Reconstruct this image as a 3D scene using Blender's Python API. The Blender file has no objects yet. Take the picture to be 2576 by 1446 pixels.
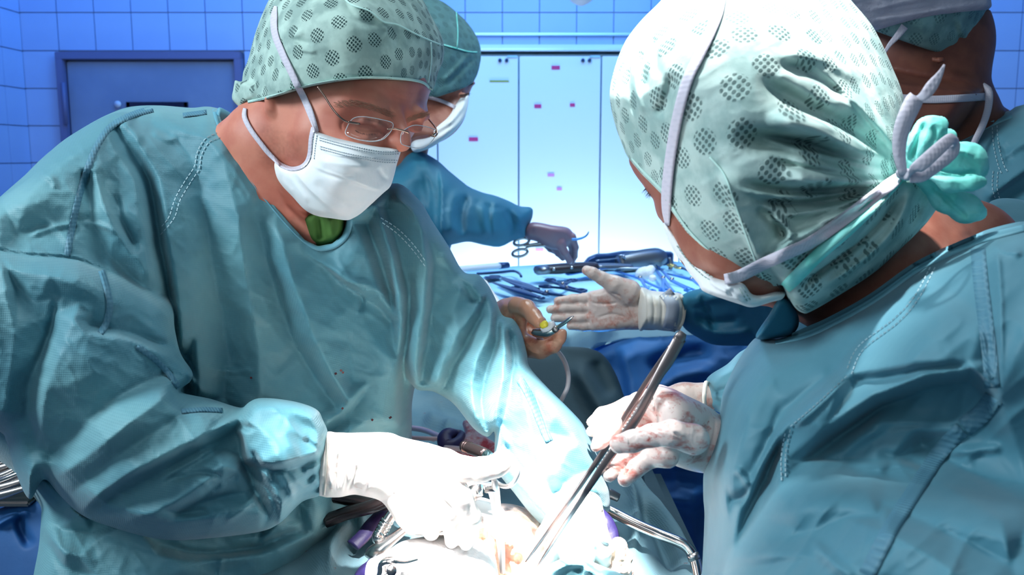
import bpy, math, random
import numpy as np
from mathutils import Vector, Matrix
from mathutils.bvhtree import BVHTree
random.seed(7)
SC = bpy.context.scene
COL = SC.collection
# ---------------------------------------------------------------- camera, world, lights, exposure
FPX, CX, CY = 2231.0, 1288.0, 723.0
PIT = math.radians(8.3)
CP, SP = math.cos(PIT), math.sin(PIT)
CAMH = 1.55
cam_d = bpy.data.cameras.new('camera')
cam = bpy.data.objects.new('camera', cam_d); COL.objects.link(cam)
cam.location = (0, 0, CAMH); cam.rotation_euler = (math.pi/2 - PIT, 0, 0)
cam_d.sensor_width = 36.0; cam_d.lens = 36.0*FPX/2576.0
cam_d.clip_start = 0.02; cam_d.clip_end = 60
cam_d.dof.use_dof = True; cam_d.dof.focus_distance = 0.95; cam_d.dof.aperture_fstop = 11.0
SC.camera = cam
SC.view_settings.view_transform = 'Standard'; SC.view_settings.look = 'None'
SC.view_settings.exposure = 0.0; SC.view_settings.gamma = 1.0
SC.view_settings.use_curve_mapping = False

def W(px, py, z):
    x = (px-CX)*z/FPX; y = (CY-py)*z/FPX
    return Vector((x, z*CP + y*SP, CAMH + y*CP - z*SP))

world = bpy.data.worlds.new('room_air'); SC.world = world; world.use_nodes = True
bg = world.node_tree.nodes['Background']; bg.inputs[0].default_value = (0.42, 0.72, 1.0, 1); bg.inputs[1].default_value = 0.15

def light(name, kind, loc, tgt, energy, color, size=0.2, cone=None, blend=0.5, spread=None, size_y=None):
    d = bpy.data.lights.new(name, kind); d.energy = energy; d.color = color
    if kind == 'AREA':
        d.size = size
        if size_y: d.shape = 'RECTANGLE'; d.size_y = size_y
        else: d.shape = 'DISK'
        if spread: d.spread = math.radians(spread)
    elif kind == 'SPOT':
        d.shadow_soft_size = size; d.spot_size = math.radians(cone); d.spot_blend = blend
    o = bpy.data.objects.new(name, d); COL.objects.link(o)
    o.location = loc
    o.rotation_euler = (Vector(tgt)-Vector(loc)).to_track_quat('-Z', 'Y').to_euler()
    return o
WOUND = W(1270, 1330, 0.93)
light('surgical_light', 'SPOT', (-0.06, 0.42, 2.65), W(1290, 1420, .92), 1150, (1.0, 0.98, 0.97), 0.05, 12.2, 0.4)
light('surgical_light', 'SPOT', (-0.42, 0.22, 2.35), W(1090, 1330, .82), 520, (1.0, 0.98, 0.97), 0.05, 11.0, 0.6)  # extra spot added to brighten the gauze and glove where the hand shades them
HEADT = W(1930, -60, 0.72)
light('surgical_light', 'SPOT', (0.10, 0.80, 2.75), HEADT, 720, (1.0, 0.99, 0.98), 0.08, 12.5, 0.9)
light('overhead_fill_light', 'AREA', (-1.45, 0.35, 2.45), (0.0, 1.0, 1.3), 34, (0.84, 0.95, 1.0), 0.6)
light('overhead_fill_light', 'AREA', (-0.5, -0.7, 2.2), (-0.1, 1.0, 1.2), 6, (0.86, 0.95, 1.0), 0.9)  # added soft fill from the camera side, lifts the dark lower folds
light('overhead_fill_light', 'AREA', (0.1, 1.3, 2.95), (0, 1.1, 1.3), 14, (0.80, 0.94, 1.0), 0.7)
light('overhead_fill_light', 'AREA', (0.7, 2.3, 2.8), (0.3, 2.1, 1.2), 5, (0.62, 0.85, 1.0), 0.5, spread=70)  # added fill above the instrument table, brightens its drape
light('blue_wall_wash', 'AREA', (-1.3, 3.5, 3.4), (-2.0, 4.5, 1.8), 34, (0.03, 0.24, 1.0), 1.4)
light('blue_wall_wash', 'AREA', (1.9, 3.3, 3.2), (1.9, 4.5, 2.0), 22, (0.02, 0.25, 1.0), 1.4)
light('blue_wall_wash', 'AREA', (0.2, 2.7, 2.9), (0.2, 4.5, 2.0), 42, (0.13, 0.43, 1.0), 1.4)
light('cabinet_glow_fill', 'AREA', W(1440, 860, 3.85), W(1440, 640, 4.3), 13, (0.60, 0.80, 1.0), 1.3, None, 0.5, 160, 0.3)  # added lamp hidden behind the table, makes the white glow on the cabinet
light('low_blue_fill', 'AREA', W(1640, 1500, 2.4), W(1680, 1250, 1.6), 16, (0.03, 0.30, 1.0), 0.6)  # added low lamp out of view, brightens the blue drape from below

# ---------------------------------------------------------------- numpy helpers
def catmull(P, n=6, closed=True):
    P = np.asarray(P, float); N = len(P); out = []
    rng = range(N) if closed else range(N-1)
    for i in rng:
        if closed: a, b, c, d = P[(i-1) % N], P[i], P[(i+1) % N], P[(i+2) % N]
        else: a, b, c, d = P[max(i-1, 0)], P[i], P[i+1], P[min(i+2, N-1)]
        for k in range(n):
            t = k/n
            out.append(0.5*((2*b) + (c-a)*t + (2*a-5*b+4*c-d)*t*t + (3*b-a-3*c+d)*t**3))
    if not closed: out.append(P[-1])
    return np.array(out)

def poly_sd(X, Y, P):
    P = np.asarray(P, float); d = np.full(X.shape, 1e9); ins = np.zeros(X.shape, bool)
    for i in range(len(P)):
        ax, ay = P[i]; bx, by = P[(i+1) % len(P)]
        ex, ey = bx-ax, by-ay; L = ex*ex+ey*ey
        if L < 1e-9: continue
        t = np.clip(((X-ax)*ex+(Y-ay)*ey)/L, 0, 1)
        d = np.minimum(d, (X-ax-t*ex)**2+(Y-ay-t*ey)**2)
        c = ((ay > Y) != (by > Y))
        if c.any():
            with np.errstate(divide='ignore', invalid='ignore'):
                xi = ex*(Y-ay)/(ey if ey != 0 else 1e-9)+ax
            ins ^= c & (X < xi)
    d = np.sqrt(d)
    return np.where(ins, -d, d)

def tps(ctrl):
    """thin plate interpolation through (x, y, value) points"""
    C = np.asarray(ctrl, float); n = len(C)
    if n < 3:
        v = C[:, 2].mean(); return lambda X, Y: np.full(np.shape(X), v)
    s = 500.0; x = C[:, 0]/s; y = C[:, 1]/s
    def ph(r2): return np.where(r2 > 1e-12, 0.5*r2*np.log(r2+1e-12), 0)
    K = ph((x[:, None]-x)**2+(y[:, None]-y)**2) + np.eye(n)*0.004
    A = np.zeros((n+3, n+3)); A[:n, :n] = K
    A[:n, n] = 1; A[:n, n+1] = x; A[:n, n+2] = y; A[n, :n] = 1; A[n+1, :n] = x; A[n+2, :n] = y
    w = np.linalg.solve(A + np.eye(n+3)*1e-9, np.concatenate([C[:, 2], [0, 0, 0]]))
    lo, hi = C[:, 2].min()-0.04, C[:, 2].max()+0.04
    def f(X, Y):
        X = np.asarray(X, float)/s; Y = np.asarray(Y, float)/s
        r = w[n] + w[n+1]*X + w[n+2]*Y
        for i in range(n): r = r + w[i]*ph((X-x[i])**2+(Y-y[i])**2)
        return np.clip(r, lo, hi)
    return f

def vnoise(X, Y, scale, seed=0):
    r = np.random.RandomState(seed).rand(256, 256)
    x = X/scale+1000.3; y = Y/scale+1000.7
    xi = np.floor(x).astype(int); yi = np.floor(y).astype(int); fx = x-xi; fy = y-yi
    fx = fx*fx*fx*(fx*(fx*6-15)+10); fy = fy*fy*fy*(fy*(fy*6-15)+10)
    a = r[xi % 256, yi % 256]; b = r[(xi+1) % 256, yi % 256]; c = r[xi % 256, (yi+1) % 256]; d = r[(xi+1) % 256, (yi+1) % 256]
    return (a*(1-fx)+b*fx)*(1-fy)+(c*(1-fx)+d*fx)*fy-0.5

def crumple(X, Y, s, seed, rot=0.0, asp=1.0):
    """soft creases: two scales of ridged noise, optionally stretched along a direction"""
    c, q = math.cos(rot), math.sin(rot)
    U = X*c+Y*q; V = (-X*q+Y*c)*asp
    wx = vnoise(U, V, s*1.3, seed+5)*s*0.7; wy = vnoise(U, V, s*1.3, seed+6)*s*0.7
    n1 = vnoise(U+wx, V+wy, s, seed); n2 = vnoise(U-wy, V+wx, s*0.45, seed+1)
    return (0.5-np.abs(n1)*2)*0.8 + (0.5-np.abs(n2)*2)*0.3

def stroke_eval(X, Y, st):
    kind, w, h, L, pts = st
    P = catmull(pts, 5, False) if len(pts) > 2 else np.asarray(pts, float)
    m = max(w*3, (L or 0)*3.2)
    sel = (X > P[:, 0].min()-m) & (X < P[:, 0].max()+m) & (Y > P[:, 1].min()-m) & (Y < P[:, 1].max()+m)
    out = np.zeros(X.shape)
    if not sel.any(): return out
    x = X[sel]; y = Y[sel]
    seg = np.hypot(*(P[1:]-P[:-1]).T); cum = np.concatenate([[0], np.cumsum(seg)]); tot = cum[-1]
    bd = np.full(x.shape, 1e9); bs = np.zeros(x.shape); bt = np.zeros(x.shape)
    for i in range(len(P)-1):
        ax, ay = P[i]; ex, ey = P[i+1]-P[i]; LL = max(ex*ex+ey*ey, 1e-9)
        t = np.clip(((x-ax)*ex+(y-ay)*ey)/LL, 0, 1)
        dx = x-ax-t*ex; dy = y-ay-t*ey; d = np.hypot(dx, dy); u = d < bd
        bd = np.where(u, d, bd); bs = np.where(u, np.sign(ex*dy-ey*dx), bs); bt = np.where(u, (cum[i]+t*seg[i])/tot, bt)
    e = np.clip(np.minimum(bt, 1-bt)/0.22, 0, 1); e = e*e*(3-2*e)
    if kind == 'r': v = np.exp(-(bd/w)**2)
    elif kind == 'R': v = np.exp(-(bd/w)**2); e = np.clip(np.minimum(bt, 1-bt)/0.04+0.3, 0, 1)
    else:                                   # 's': sharp on the left-hand side of the drawn line's right, gentle on the other
        v = np.where(bs < 0, np.exp(-(bd/L)**1.3), np.exp(-(bd/w)**2))
    if kind == 'S': e = np.clip((1-bt)/0.22, 0, 1)
    out[sel] = h*v*e
    return out

def strokes(S):
    def f(X, Y):
        r = np.zeros(X.shape)
        for st in S: r = r + stroke_eval(X, Y, st)
        return r
    return f

def facets(lines, blur=4, g=3.0):
    """crisp planar folds: heights given along crest and valley lines, flat cloth between them"""
    from mathutils.geometry import delaunay_2d_cdt
    V = []; H = []; E = []
    for h, pts in lines:
        hs = h if isinstance(h, (list, tuple)) else [h]*len(pts)
        for i, (p, q) in enumerate(zip(pts, hs)):
            V.append(Vector((p[0]+.01*math.sin(7*len(V)), p[1]+.01*math.cos(5*len(V))))); H.append(q)
            if i: E.append((len(V)-2, len(V)-1))
    ov, oe, of, vi, _, _ = delaunay_2d_cdt(V, E, [], 0, 0.5, True)
    P = np.array([(v.x, v.y) for v in ov]); h = np.zeros(len(P))
    for i, l in enumerate(vi):
        if l: h[i] = np.mean([H[k] for k in l])
        else:
            d = np.hypot(P[i, 0]-np.array([v.x for v in V]), P[i, 1]-np.array([v.y for v in V])); k = np.argsort(d)[:2]; h[i] = (H[k[0]]+H[k[1]])/2
    x0, y0 = P.min(0)-20; x1, y1 = P.max(0)+20; xs = np.arange(x0, x1, g); ys = np.arange(y0, y1, g); X, Y = np.meshgrid(xs, ys, indexing='ij'); G = np.zeros(X.shape)
    for f in of:
        a, b, c = P[f[0]], P[f[1]], P[f[2]]; det = (b[0]-a[0])*(c[1]-a[1])-(c[0]-a[0])*(b[1]-a[1])
        if abs(det) < 1e-6: continue
        i0, i1 = np.searchsorted(xs, [min(a[0], b[0], c[0])-g, max(a[0], b[0], c[0])+g]); j0, j1 = np.searchsorted(ys, [min(a[1], b[1], c[1])-g, max(a[1], b[1], c[1])+g])
        x = X[i0:i1, j0:j1]; y = Y[i0:i1, j0:j1]; u = ((x-a[0])*(c[1]-a[1])-(c[0]-a[0])*(y-a[1]))/det; v = ((b[0]-a[0])*(y-a[1])-(x-a[0])*(b[1]-a[1]))/det
        m = (u >= -1e-3) & (v >= -1e-3) & (u+v <= 1.001); G[i0:i1, j0:j1][m] = (h[f[0]]*(1-u-v)+h[f[1]]*u+h[f[2]]*v)[m]
    for _ in range(blur):
        G[1:-1] = (G[:-2]+2*G[1:-1]+G[2:])/4; G[:, 1:-1] = (G[:, :-2]+2*G[:, 1:-1]+G[:, 2:])/4
    def fn(Xq, Yq):
        a = np.clip((Xq-x0)/g, 0, G.shape[0]-1.001); b = np.clip((Yq-y0)/g, 0, G.shape[1]-1.001); i = a.astype(int); j = b.astype(int); fa = a-i; fb = b-j
        r = (G[i, j]*(1-fa)+G[i+1, j]*fa)*(1-fb)+(G[i, j+1]*(1-fa)+G[i+1, j+1]*fa)*fb
        return np.where((Xq < x0) | (Xq > x1) | (Yq < y0) | (Yq > y1), 0, r)
    return fn

class Solid:
    """implicit body sampled on a view-aligned lattice; real metric distances"""
    def __init__(s, x0, x1, y0, y1, z0, z1, dp, dz):
        s.px = np.arange(x0, x1+dp, dp, dtype=np.float64); s.py = np.arange(y0, y1+dp, dp, dtype=np.float64); s.z = np.arange(z0, z1+dz, dz)
        s.dp, s.dz = dp, dz
        s.F = np.full((len(s.px), len(s.py), len(s.z)), 0.2, np.float32)
        s.PX, s.PY = np.meshgrid(s.px, s.py, indexing='ij')
    def _xyz(s, a, b, c, d, e, f):
        z = s.z[None, None, e:f]
        return (s.px[a:b, None, None]-CX)*z/FPX, (CY-s.py[None, c:d, None])*z/FPX, z
    def _put(s, sl, D, k, sub=False):
        A = s.F[sl]; D = D.astype(np.float32)
        if sub:
            A2, D2 = -A, D
            h = np.maximum(k-np.abs(A2-D2), 0)/k if k > 0 else 0
            s.F[sl] = -(np.minimum(A2, D2)-h*h*k*0.25)
        else:
            h = np.maximum(k-np.abs(A-D), 0)/k if k > 0 else 0
            s.F[sl] = np.minimum(A, D)-h*h*k*0.25
    def chain(s, pts, k=0.006, sub=False):
        """pts: (px, py, z, radius_px); smooth tube through them"""
        for i in range(max(len(pts)-1, 1)):
            a = pts[i]; b = pts[min(i+1, len(pts)-1)]
            A = np.array([(a[0]-CX)*a[2]/FPX, (CY-a[1])*a[2]/FPX, a[2]]); B = np.array([(b[0]-CX)*b[2]/FPX, (CY-b[1])*b[2]/FPX, b[2]])
            ra, rb = a[3]*a[2]/FPX, b[3]*b[2]/FPX
            m = max(a[3], b[3])*1.35+k*FPX/min(a[2], b[2])+3*s.dp; mz = max(ra, rb)*1.2+k+3*s.dz
            i0, i1 = np.searchsorted(s.px, [min(a[0], b[0])-m, max(a[0], b[0])+m]); j0, j1 = np.searchsorted(s.py, [min(a[1], b[1])-m, max(a[1], b[1])+m])
            k0, k1 = np.searchsorted(s.z, [min(a[2], b[2])-mz, max(a[2], b[2])+mz])
            if i1 <= i0 or j1 <= j0 or k1 <= k0: continue
            X, Y, Z = s._xyz(i0, i1, j0, j1, k0, k1); E = B-A; L = max(E@E, 1e-12)
            t = np.clip(((X-A[0])*E[0]+(Y-A[1])*E[1]+(Z-A[2])*E[2])/L, 0, 1)
            D = np.sqrt((X-A[0]-t*E[0])**2+(Y-A[1]-t*E[1])**2+(Z-A[2]-t*E[2])**2)-(ra+(rb-ra)*t)
            s._put((slice(i0, i1), slice(j0, j1), slice(k0, k1)), D, k, sub)
        return s
    def ell(s, c, r, k=0.01, rot=0.0, sub=False):
        """ellipsoid: centre (px,py,z), radii in metres (x,y,z), rotation in the image plane (deg)"""
        C = ((c[0]-CX)*c[2]/FPX, (CY-c[1])*c[2]/FPX, c[2]); R = max(r)
        m = R*1.3*FPX/max(c[2]-R, 0.1)+k*3000+3*s.dp
        i0, i1 = np.searchsorted(s.px, [c[0]-m, c[0]+m]); j0, j1 = np.searchsorted(s.py, [c[1]-m, c[1]+m]); k0, k1 = np.searchsorted(s.z, [c[2]-r[2]*1.4-k-3*s.dz, c[2]+r[2]*1.4+k+3*s.dz])
        if i1 <= i0 or j1 <= j0 or k1 <= k0: return s
        X, Y, Z = s._xyz(i0, i1, j0, j1, k0, k1); X = X-C[0]; Y = Y-C[1]; Z = Z-C[2]
        a = math.radians(rot); X, Y = X*math.cos(a)+Y*math.sin(a), -X*math.sin(a)+Y*math.cos(a)
        k0_ = np.sqrt((X/r[0])**2+(Y/r[1])**2+(Z/r[2])**2); k1_ = np.sqrt((X/r[0]**2)**2+(Y/r[1]**2)**2+(Z/r[2]**2)**2)
        D = k0_*(k0_-1)/np.maximum(k1_, 1e-6)
        s._put((slice(i0, i1), slice(j0, j1), slice(k0, k1)), D, k, sub); return s
    def slab(s, poly, zf, T, R, k=0.008, smooth=True):
        """thick body: outline poly (px), front depth zf (control points or function), half thickness T (m), rim roundness R (px)"""
        P = catmull(poly, 5) if smooth else np.asarray(poly, float)
        m = 30; i0, i1 = np.searchsorted(s.px, [P[:, 0].min()-m, P[:, 0].max()+m]); j0, j1 = np.searchsorted(s.py, [P[:, 1].min()-m, P[:, 1].max()+m])
        X = s.PX[i0:i1, j0:j1]; Y = s.PY[i0:i1, j0:j1]; d = poly_sd(X, Y, P)
        f = zf if callable(zf) else tps(zf)
        zfv = f(X, Y); zc = zfv+T
        a = np.maximum(d/R+1, 0)[:, :, None]; b = (s.z[None, None, :]-zc[:, :, None])/T
        sc = min(T, R*float(zc.mean())/FPX)
        D = (np.sqrt(a*a+b*b)-1)*sc
        s._put((slice(i0, i1), slice(j0, j1), slice(None)), D, k); return s
    def cut(s, poly, smooth=True, outside=False):
        """keep what lies within the outline (or, with outside, remove it)"""
        P = catmull(poly, 5) if smooth else np.asarray(poly, float)
        d = poly_sd(s.PX, s.PY, P)*float(s.z.mean())/FPX
        if outside: d = -d
        s.F = np.maximum(s.F, d[:, :, None].astype(np.float32)); return s
    def mesh(s, disp=None, relax=1):
        F = s.F; F[0, :, :] = F[-1, :, :] = 0.2; F[:, 0, :] = F[:, -1, :] = 0.2; F[:, :, 0] = F[:, :, -1] = 0.2
        neg = F < 0; nx, ny, nz = F.shape
        cnt = np.zeros((nx-1, ny-1, nz-1), np.int8)
        for i in (0, 1):
            for j in (0, 1):
                for k in (0, 1): cnt += neg[i:nx-1+i, j:ny-1+j, k:nz-1+k]
        act = (cnt > 0) & (cnt < 8)
        I = np.argwhere(act); idx = np.full(act.shape, -1, np.int64); idx[act] = np.arange(len(I))
        acc = np.zeros((len(I), 3)); n = np.zeros(len(I))
        cor = [(i, j, k) for i in (0, 1) for j in (0, 1) for k in (0, 1)]
        V = {c: F[I[:, 0]+c[0], I[:, 1]+c[1], I[:, 2]+c[2]].astype(float) for c in cor}
        for c in cor:
            for ax in range(3):
                if c[ax] == 0:
                    e = list(c); e[ax] = 1; e = tuple(e); a = V[c]; b = V[e]; x = (a < 0) != (b < 0)
                    t = np.where(x, a/np.where(x, a-b, 1), 0)
                    p = np.tile(np.array(c, float), (len(I), 1)); p[:, ax] += t
                    acc += p*x[:, None]; n += x
        P = I+acc/n[:, None]
        Q = []
        for ax in range(3):
            o = [a for a in range(3) if a != ax]
            sa = [slice(None)]*3; sb = [slice(None)]*3; sa[ax] = slice(0, -1); sb[ax] = slice(1, None)
            ch = neg[tuple(sa)] != neg[tuple(sb)]
            E = np.argwhere(ch); E = E[(E[:, o[0]] > 0) & (E[:, o[1]] > 0) & (E[:, o[0]] < F.shape[o[0]]-1) & (E[:, o[1]] < F.shape[o[1]]-1)]
            if not len(E): continue
            fl = neg[E[:, 0], E[:, 1], E[:, 2]]
            def ix(d0, d1):
                G = E.copy(); G[:, o[0]] -= d0; G[:, o[1]] -= d1; return idx[G[:, 0], G[:, 1], G[:, 2]]
            q = np.stack([ix(1, 1), ix(0, 1), ix(0, 0), ix(1, 0)], 1)
            if ax == 1: fl = ~fl
            q[~fl] = q[~fl][:, ::-1]; Q.append(q)
        Q = np.concatenate(Q)
        # to camera space is mirrored in y, so flip
        px = s.px[0]+P[:, 0]*s.dp; py = s.py[0]+P[:, 1]*s.dp; z = s.z[0]+P[:, 2]*s.dz
        def cart(px, py, z): return np.stack([(px-CX)*z/FPX, (CY-py)*z/FPX, z], 1)
        C = cart(px, py, z)
        for _ in range(relax):
            A = np.zeros_like(C); m = np.zeros(len(C))
            for a in range(4):
                b = (a+1) % 4
                for u, v in ((a, b), (b, a)):
                    for d in range(3): A[:, d] += np.bincount(Q[:, u], C[Q[:, v], d], len(C))
                    m += np.bincount(Q[:, u], minlength=len(C))
            C = C*0.5+0.5*A/np.maximum(m, 1)[:, None]
        def normals(C):
            fn = np.cross(C[Q[:, 2]]-C[Q[:, 0]], C[Q[:, 3]]-C[Q[:, 1]]); N = np.zeros_like(C)
            for a in range(4):
                for d in range(3): N[:, d] += np.bincount(Q[:, a], fn[:, d], len(C))
            return N/np.maximum(np.linalg.norm(N, axis=1), 1e-12)[:, None]
        N = normals(C); ray = C/np.linalg.norm(C, axis=1)[:, None]
        # orientation: outward normals should follow the field
        gz = float(np.mean((N*ray).sum(1)*np.where(C[:, 2] < np.median(C[:, 2]), -1, 1)))
        if gz < 0: Q = Q[:, ::-1]; N = -N
        if disp is not None:
            px = C[:, 0]/C[:, 2]*FPX+CX; py = CY-C[:, 1]/C[:, 2]*FPX
            w = np.clip(-(N*ray).sum(1)*1.8-0.1, 0, 1)
            C = C-ray*(disp(px, py)*w)[:, None]
        s.C, s.Q = C, Q
        return C, Q

def to_world(C):
    x, y, z = C[:, 0], C[:, 1], C[:, 2]
    return np.stack([x, z*CP+y*SP, CAMH+y*CP-z*SP], 1)
def pix(Wv):
    x = Wv[:, 0]; yy = Wv[:, 1]; zz = Wv[:, 2]-CAMH
    z = yy*CP-zz*SP; y = yy*SP+zz*CP
    return x/z*FPX+CX, CY-y/z*FPX, z
BVH = {}
def link_mesh(name, V, Q, mat, parent=None, smooth=True, bvh=None, attrs=None, label=None, kind=None):
    me = bpy.data.meshes.new(name); V = np.asarray(V, np.float32)
    if isinstance(Q, np.ndarray):
        me.vertices.add(len(V)); me.vertices.foreach_set('co', V.ravel())
        n = Q.shape[1]; me.loops.add(Q.size); me.loops.foreach_set('vertex_index', Q.ravel().astype(np.int32))
        me.polygons.add(len(Q)); me.polygons.foreach_set('loop_start', np.arange(0, Q.size, n, dtype=np.int32))
        me.update(calc_edges=True)
    else: me.from_pydata(V.tolist(), [], Q); me.update()
    if smooth: me.polygons.foreach_set('use_smooth', np.ones(len(me.polygons), bool))
    for an, av in (attrs or {}).items():
        if av.ndim == 1: me.attributes.new(an, 'FLOAT', 'POINT').data.foreach_set('value', av.astype(np.float32))
        else: me.attributes.new(an, 'FLOAT_VECTOR', 'POINT').data.foreach_set('vector', av.astype(np.float32).ravel())
    me.materials.append(mat)
    o = bpy.data.objects.new(name, me); COL.objects.link(o)
    if parent: o.parent = parent
    if label: o['label'] = label
    if kind: o['kind'] = kind
    if bvh: BVH[bvh] = BVHTree.FromPolygons([tuple(v) for v in V.tolist()], [tuple(q) for q in (Q.tolist() if isinstance(Q, np.ndarray) else Q)])
    return o
def solid(name, s, mat, parent=None, disp=None, relax=1, bvh=None, paint=None, sph=None, label=None, kind=None):
    C, Q = s.mesh(disp, relax); V = to_world(C); at = {}
    px, py, z = pix(V)
    if paint: at['paint'] = paint(px, py)
    if sph is not None:                     # spherical cloth coordinates about a centre, pole direction up/back
        c, ax, R = sph; c = np.array(c); ax = np.array(ax, float); ax /= np.linalg.norm(ax)
        e1 = np.cross(ax, [0.3, 1.0, 0.1]); e1 /= np.linalg.norm(e1); e2 = np.cross(ax, e1)
        d = V-c; d /= np.linalg.norm(d, axis=1)[:, None]
        th = np.arccos(np.clip(d@ax, -1, 1)); ph = np.arctan2(d@e2, d@e1)
        # azimuthal equal-distance map keeps the print even around the visible side
        at['cuv'] = np.stack([R*th*np.cos(ph), R*th*np.sin(ph), th*0], 1)
    return link_mesh(name, V, Q, mat, parent, True, bvh, at, label, kind)

def thing(name, loc, label, cat, group=None):
    o = bpy.data.objects.new(name, None); COL.objects.link(o); o.location = loc; o.empty_display_size = 0.05
    o['label'] = label; o['category'] = cat
    if group: o['group'] = group
    bpy.context.view_layer.update()
    return o
def adopt(root, objs):
    """parent parts whose meshes are in world coordinates, keeping them in place"""
    for o in objs:
        o.parent = root; o.matrix_parent_inverse = Matrix.Translation(-Vector(root.location))
def tag(o, label, cat, group=None, kind=None):
    o['label'] = label; o['category'] = cat
    if group: o['group'] = group
    if kind: o['kind'] = kind
    return o
class Thing:
    """thing whose parts are modelled in world coordinates"""
    def __init__(s, name, loc, label, cat, group=None): s.o = thing(name, loc, label, cat, group)
    def add(s, *objs): adopt(s.o, objs); return objs[0]
def sub(parent, o):
    o.parent = parent; return o

def cast(px, py, keys):
    o = Vector((0, 0, CAMH)); d = (W(px, py, 1.0)-o).normalized(); best = None
    for k in keys:
        h = BVH[k].ray_cast(o, d)
        if h[0] is not None:
            z = (h[0]-o).length*(1.0/ (W(px, py, 1.0)-o).length)
            if best is None or z < best: best = z
    return best
def path_px(pts, step=9):
    P = catmull(pts, 8, False) if len(pts) > 2 else np.asarray(pts, float)
    seg = np.hypot(P[1:, 0]-P[:-1, 0], P[1:, 1]-P[:-1, 1]); cum = np.concatenate([[0], np.cumsum(seg)])
    n = max(int(cum[-1]/step), 2); t = np.linspace(0, cum[-1], n)
    return np.stack([np.interp(t, cum, P[:, i]) for i in range(P.shape[1])], 1)
def ribbon(name, pts, mat, keys=(), width=14, lift=0.0015, thick=0.001, across=3, step=9, parent=None, soft=2, dome=0.0, label=None):
    """flat band laid over what it rests on; pts (px,py[,z[,width]])"""
    A = np.array([(p[0], p[1], p[2] if len(p) > 2 and p[2] else np.nan, p[3] if len(p) > 3 else width) for p in pts], float)
    if len(A) == 2: A = np.vstack([A[0], (A[0]+A[1])/2, A[1]])
    zc = A[:, 2].copy()
    B = A.copy(); B[:, 2] = 0; P = path_px(B, step)
    N = len(P); T = np.gradient(P[:, :2], axis=0); T /= np.maximum(np.hypot(T[:, 0], T[:, 1]), 1e-6)[:, None]; Nn = np.stack([-T[:, 1], T[:, 0]], 1)
    Z = np.full((N, across+1), np.nan); XY = np.zeros((N, across+1, 2))
    for j in range(across+1):
        u = (j/across-0.5); XY[:, j] = P[:, :2]+Nn*(P[:, 3]*u)[:, None]
    if keys:
        for i in range(N):
            for j in range(across+1):
                z = cast(XY[i, j, 0], XY[i, j, 1], keys)
                if z: Z[i, j] = z
    if not np.isnan(zc).all():
        ok = ~np.isnan(zc); ts = np.linspace(0, 1, len(zc))[ok]; zi = np.interp(np.linspace(0, 1, N), ts, zc[ok])
        Z = np.where(np.isnan(Z), zi[:, None], Z) if keys else np.repeat(zi[:, None], across+1, 1)
    fl = Z.ravel(); bad = np.isnan(fl)
    if bad.all(): fl[:] = 1.0
    elif bad.any():
        g = np.where(~bad)[0]; fl[bad] = np.interp(np.where(bad)[0], g, fl[g])
    Z = fl.reshape(Z.shape)
    for _ in range(soft):
        Z2 = Z.copy(); Z2[1:-1] = np.minimum(Z[1:-1], (Z[:-2]+Z[2:]+Z[1:-1])/3); Z = Z2
    Z = Z-lift
    if dome: Z = Z-dome*(1-(2*np.linspace(0, 1, across+1)-1)**2)[None, :]
    V = []
    for lay in (0, thick):
        for i in range(N):
            for j in range(across+1): V.append(W(XY[i, j, 0], XY[i, j, 1], Z[i, j]+lay))
    m = across+1; off = N*m; Qs = []
    for i in range(N-1):
        for j in range(across):
            a = i*m+j; Qs.append((a, a+m, a+m+1, a+1)); Qs.append((off+a, off+a+1, off+a+m+1, off+a+m))
        a = i*m; Qs.append((a, off+a, off+a+m, a+m)); a = i*m+across; Qs.append((a, a+m, off+a+m, off+a))
    a = 0; Qs.append(tuple([j for j in range(m)]+[off+j for j in range(m-1, -1, -1)])); b = (N-1)*m
    Qs.append(tuple([b+j for j in range(m-1, -1, -1)]+[off+b+j for j in range(m)]))
    return link_mesh(name, np.array([tuple(v) for v in V]), Qs, mat, parent, label=label)
def stitches(name, lines, mat, keys, dash=9, gap=7, width=2.6, lift=0.0012):
    """dashed thread laid along lines on cloth, one mesh"""
    V = []; Qs = []
    for pts in lines:
        P = path_px([(p[0], p[1]) for p in pts], 2.0); n = int(dash/2); g = int(gap/2); i = 0
        while i+n < len(P):
            a, b = P[i], P[i+n]; t = (b-a)/max(np.hypot(*(b-a)), 1e-6); nn = np.array([-t[1], t[0]])*width/2
            za, zb = cast(a[0], a[1], keys), cast(b[0], b[1], keys)
            if za and zb and abs(za-zb) < 0.012:
                k = len(V)
                for d in (0, 0.0008):
                    V += [W(*(a+nn), za-lift-d), W(*(a-nn), za-lift-d), W(*(b-nn), zb-lift-d), W(*(b+nn), zb-lift-d)]
                Qs += [(k+4, k+5, k+6, k+7), (k, k+4, k+7, k+3), (k+1, k+2, k+6, k+5), (k+3, k+2, k+1, k), (k, k+1, k+5, k+4), (k+2, k+3, k+7, k+6)]
            i += n+g
    if not V: V = [W(0, 0, 1)]*3; Qs = [(0, 1, 2)]
    return link_mesh(name, np.array([tuple(v) for v in V]), Qs, mat, None, smooth=False, kind='stuff')

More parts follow.
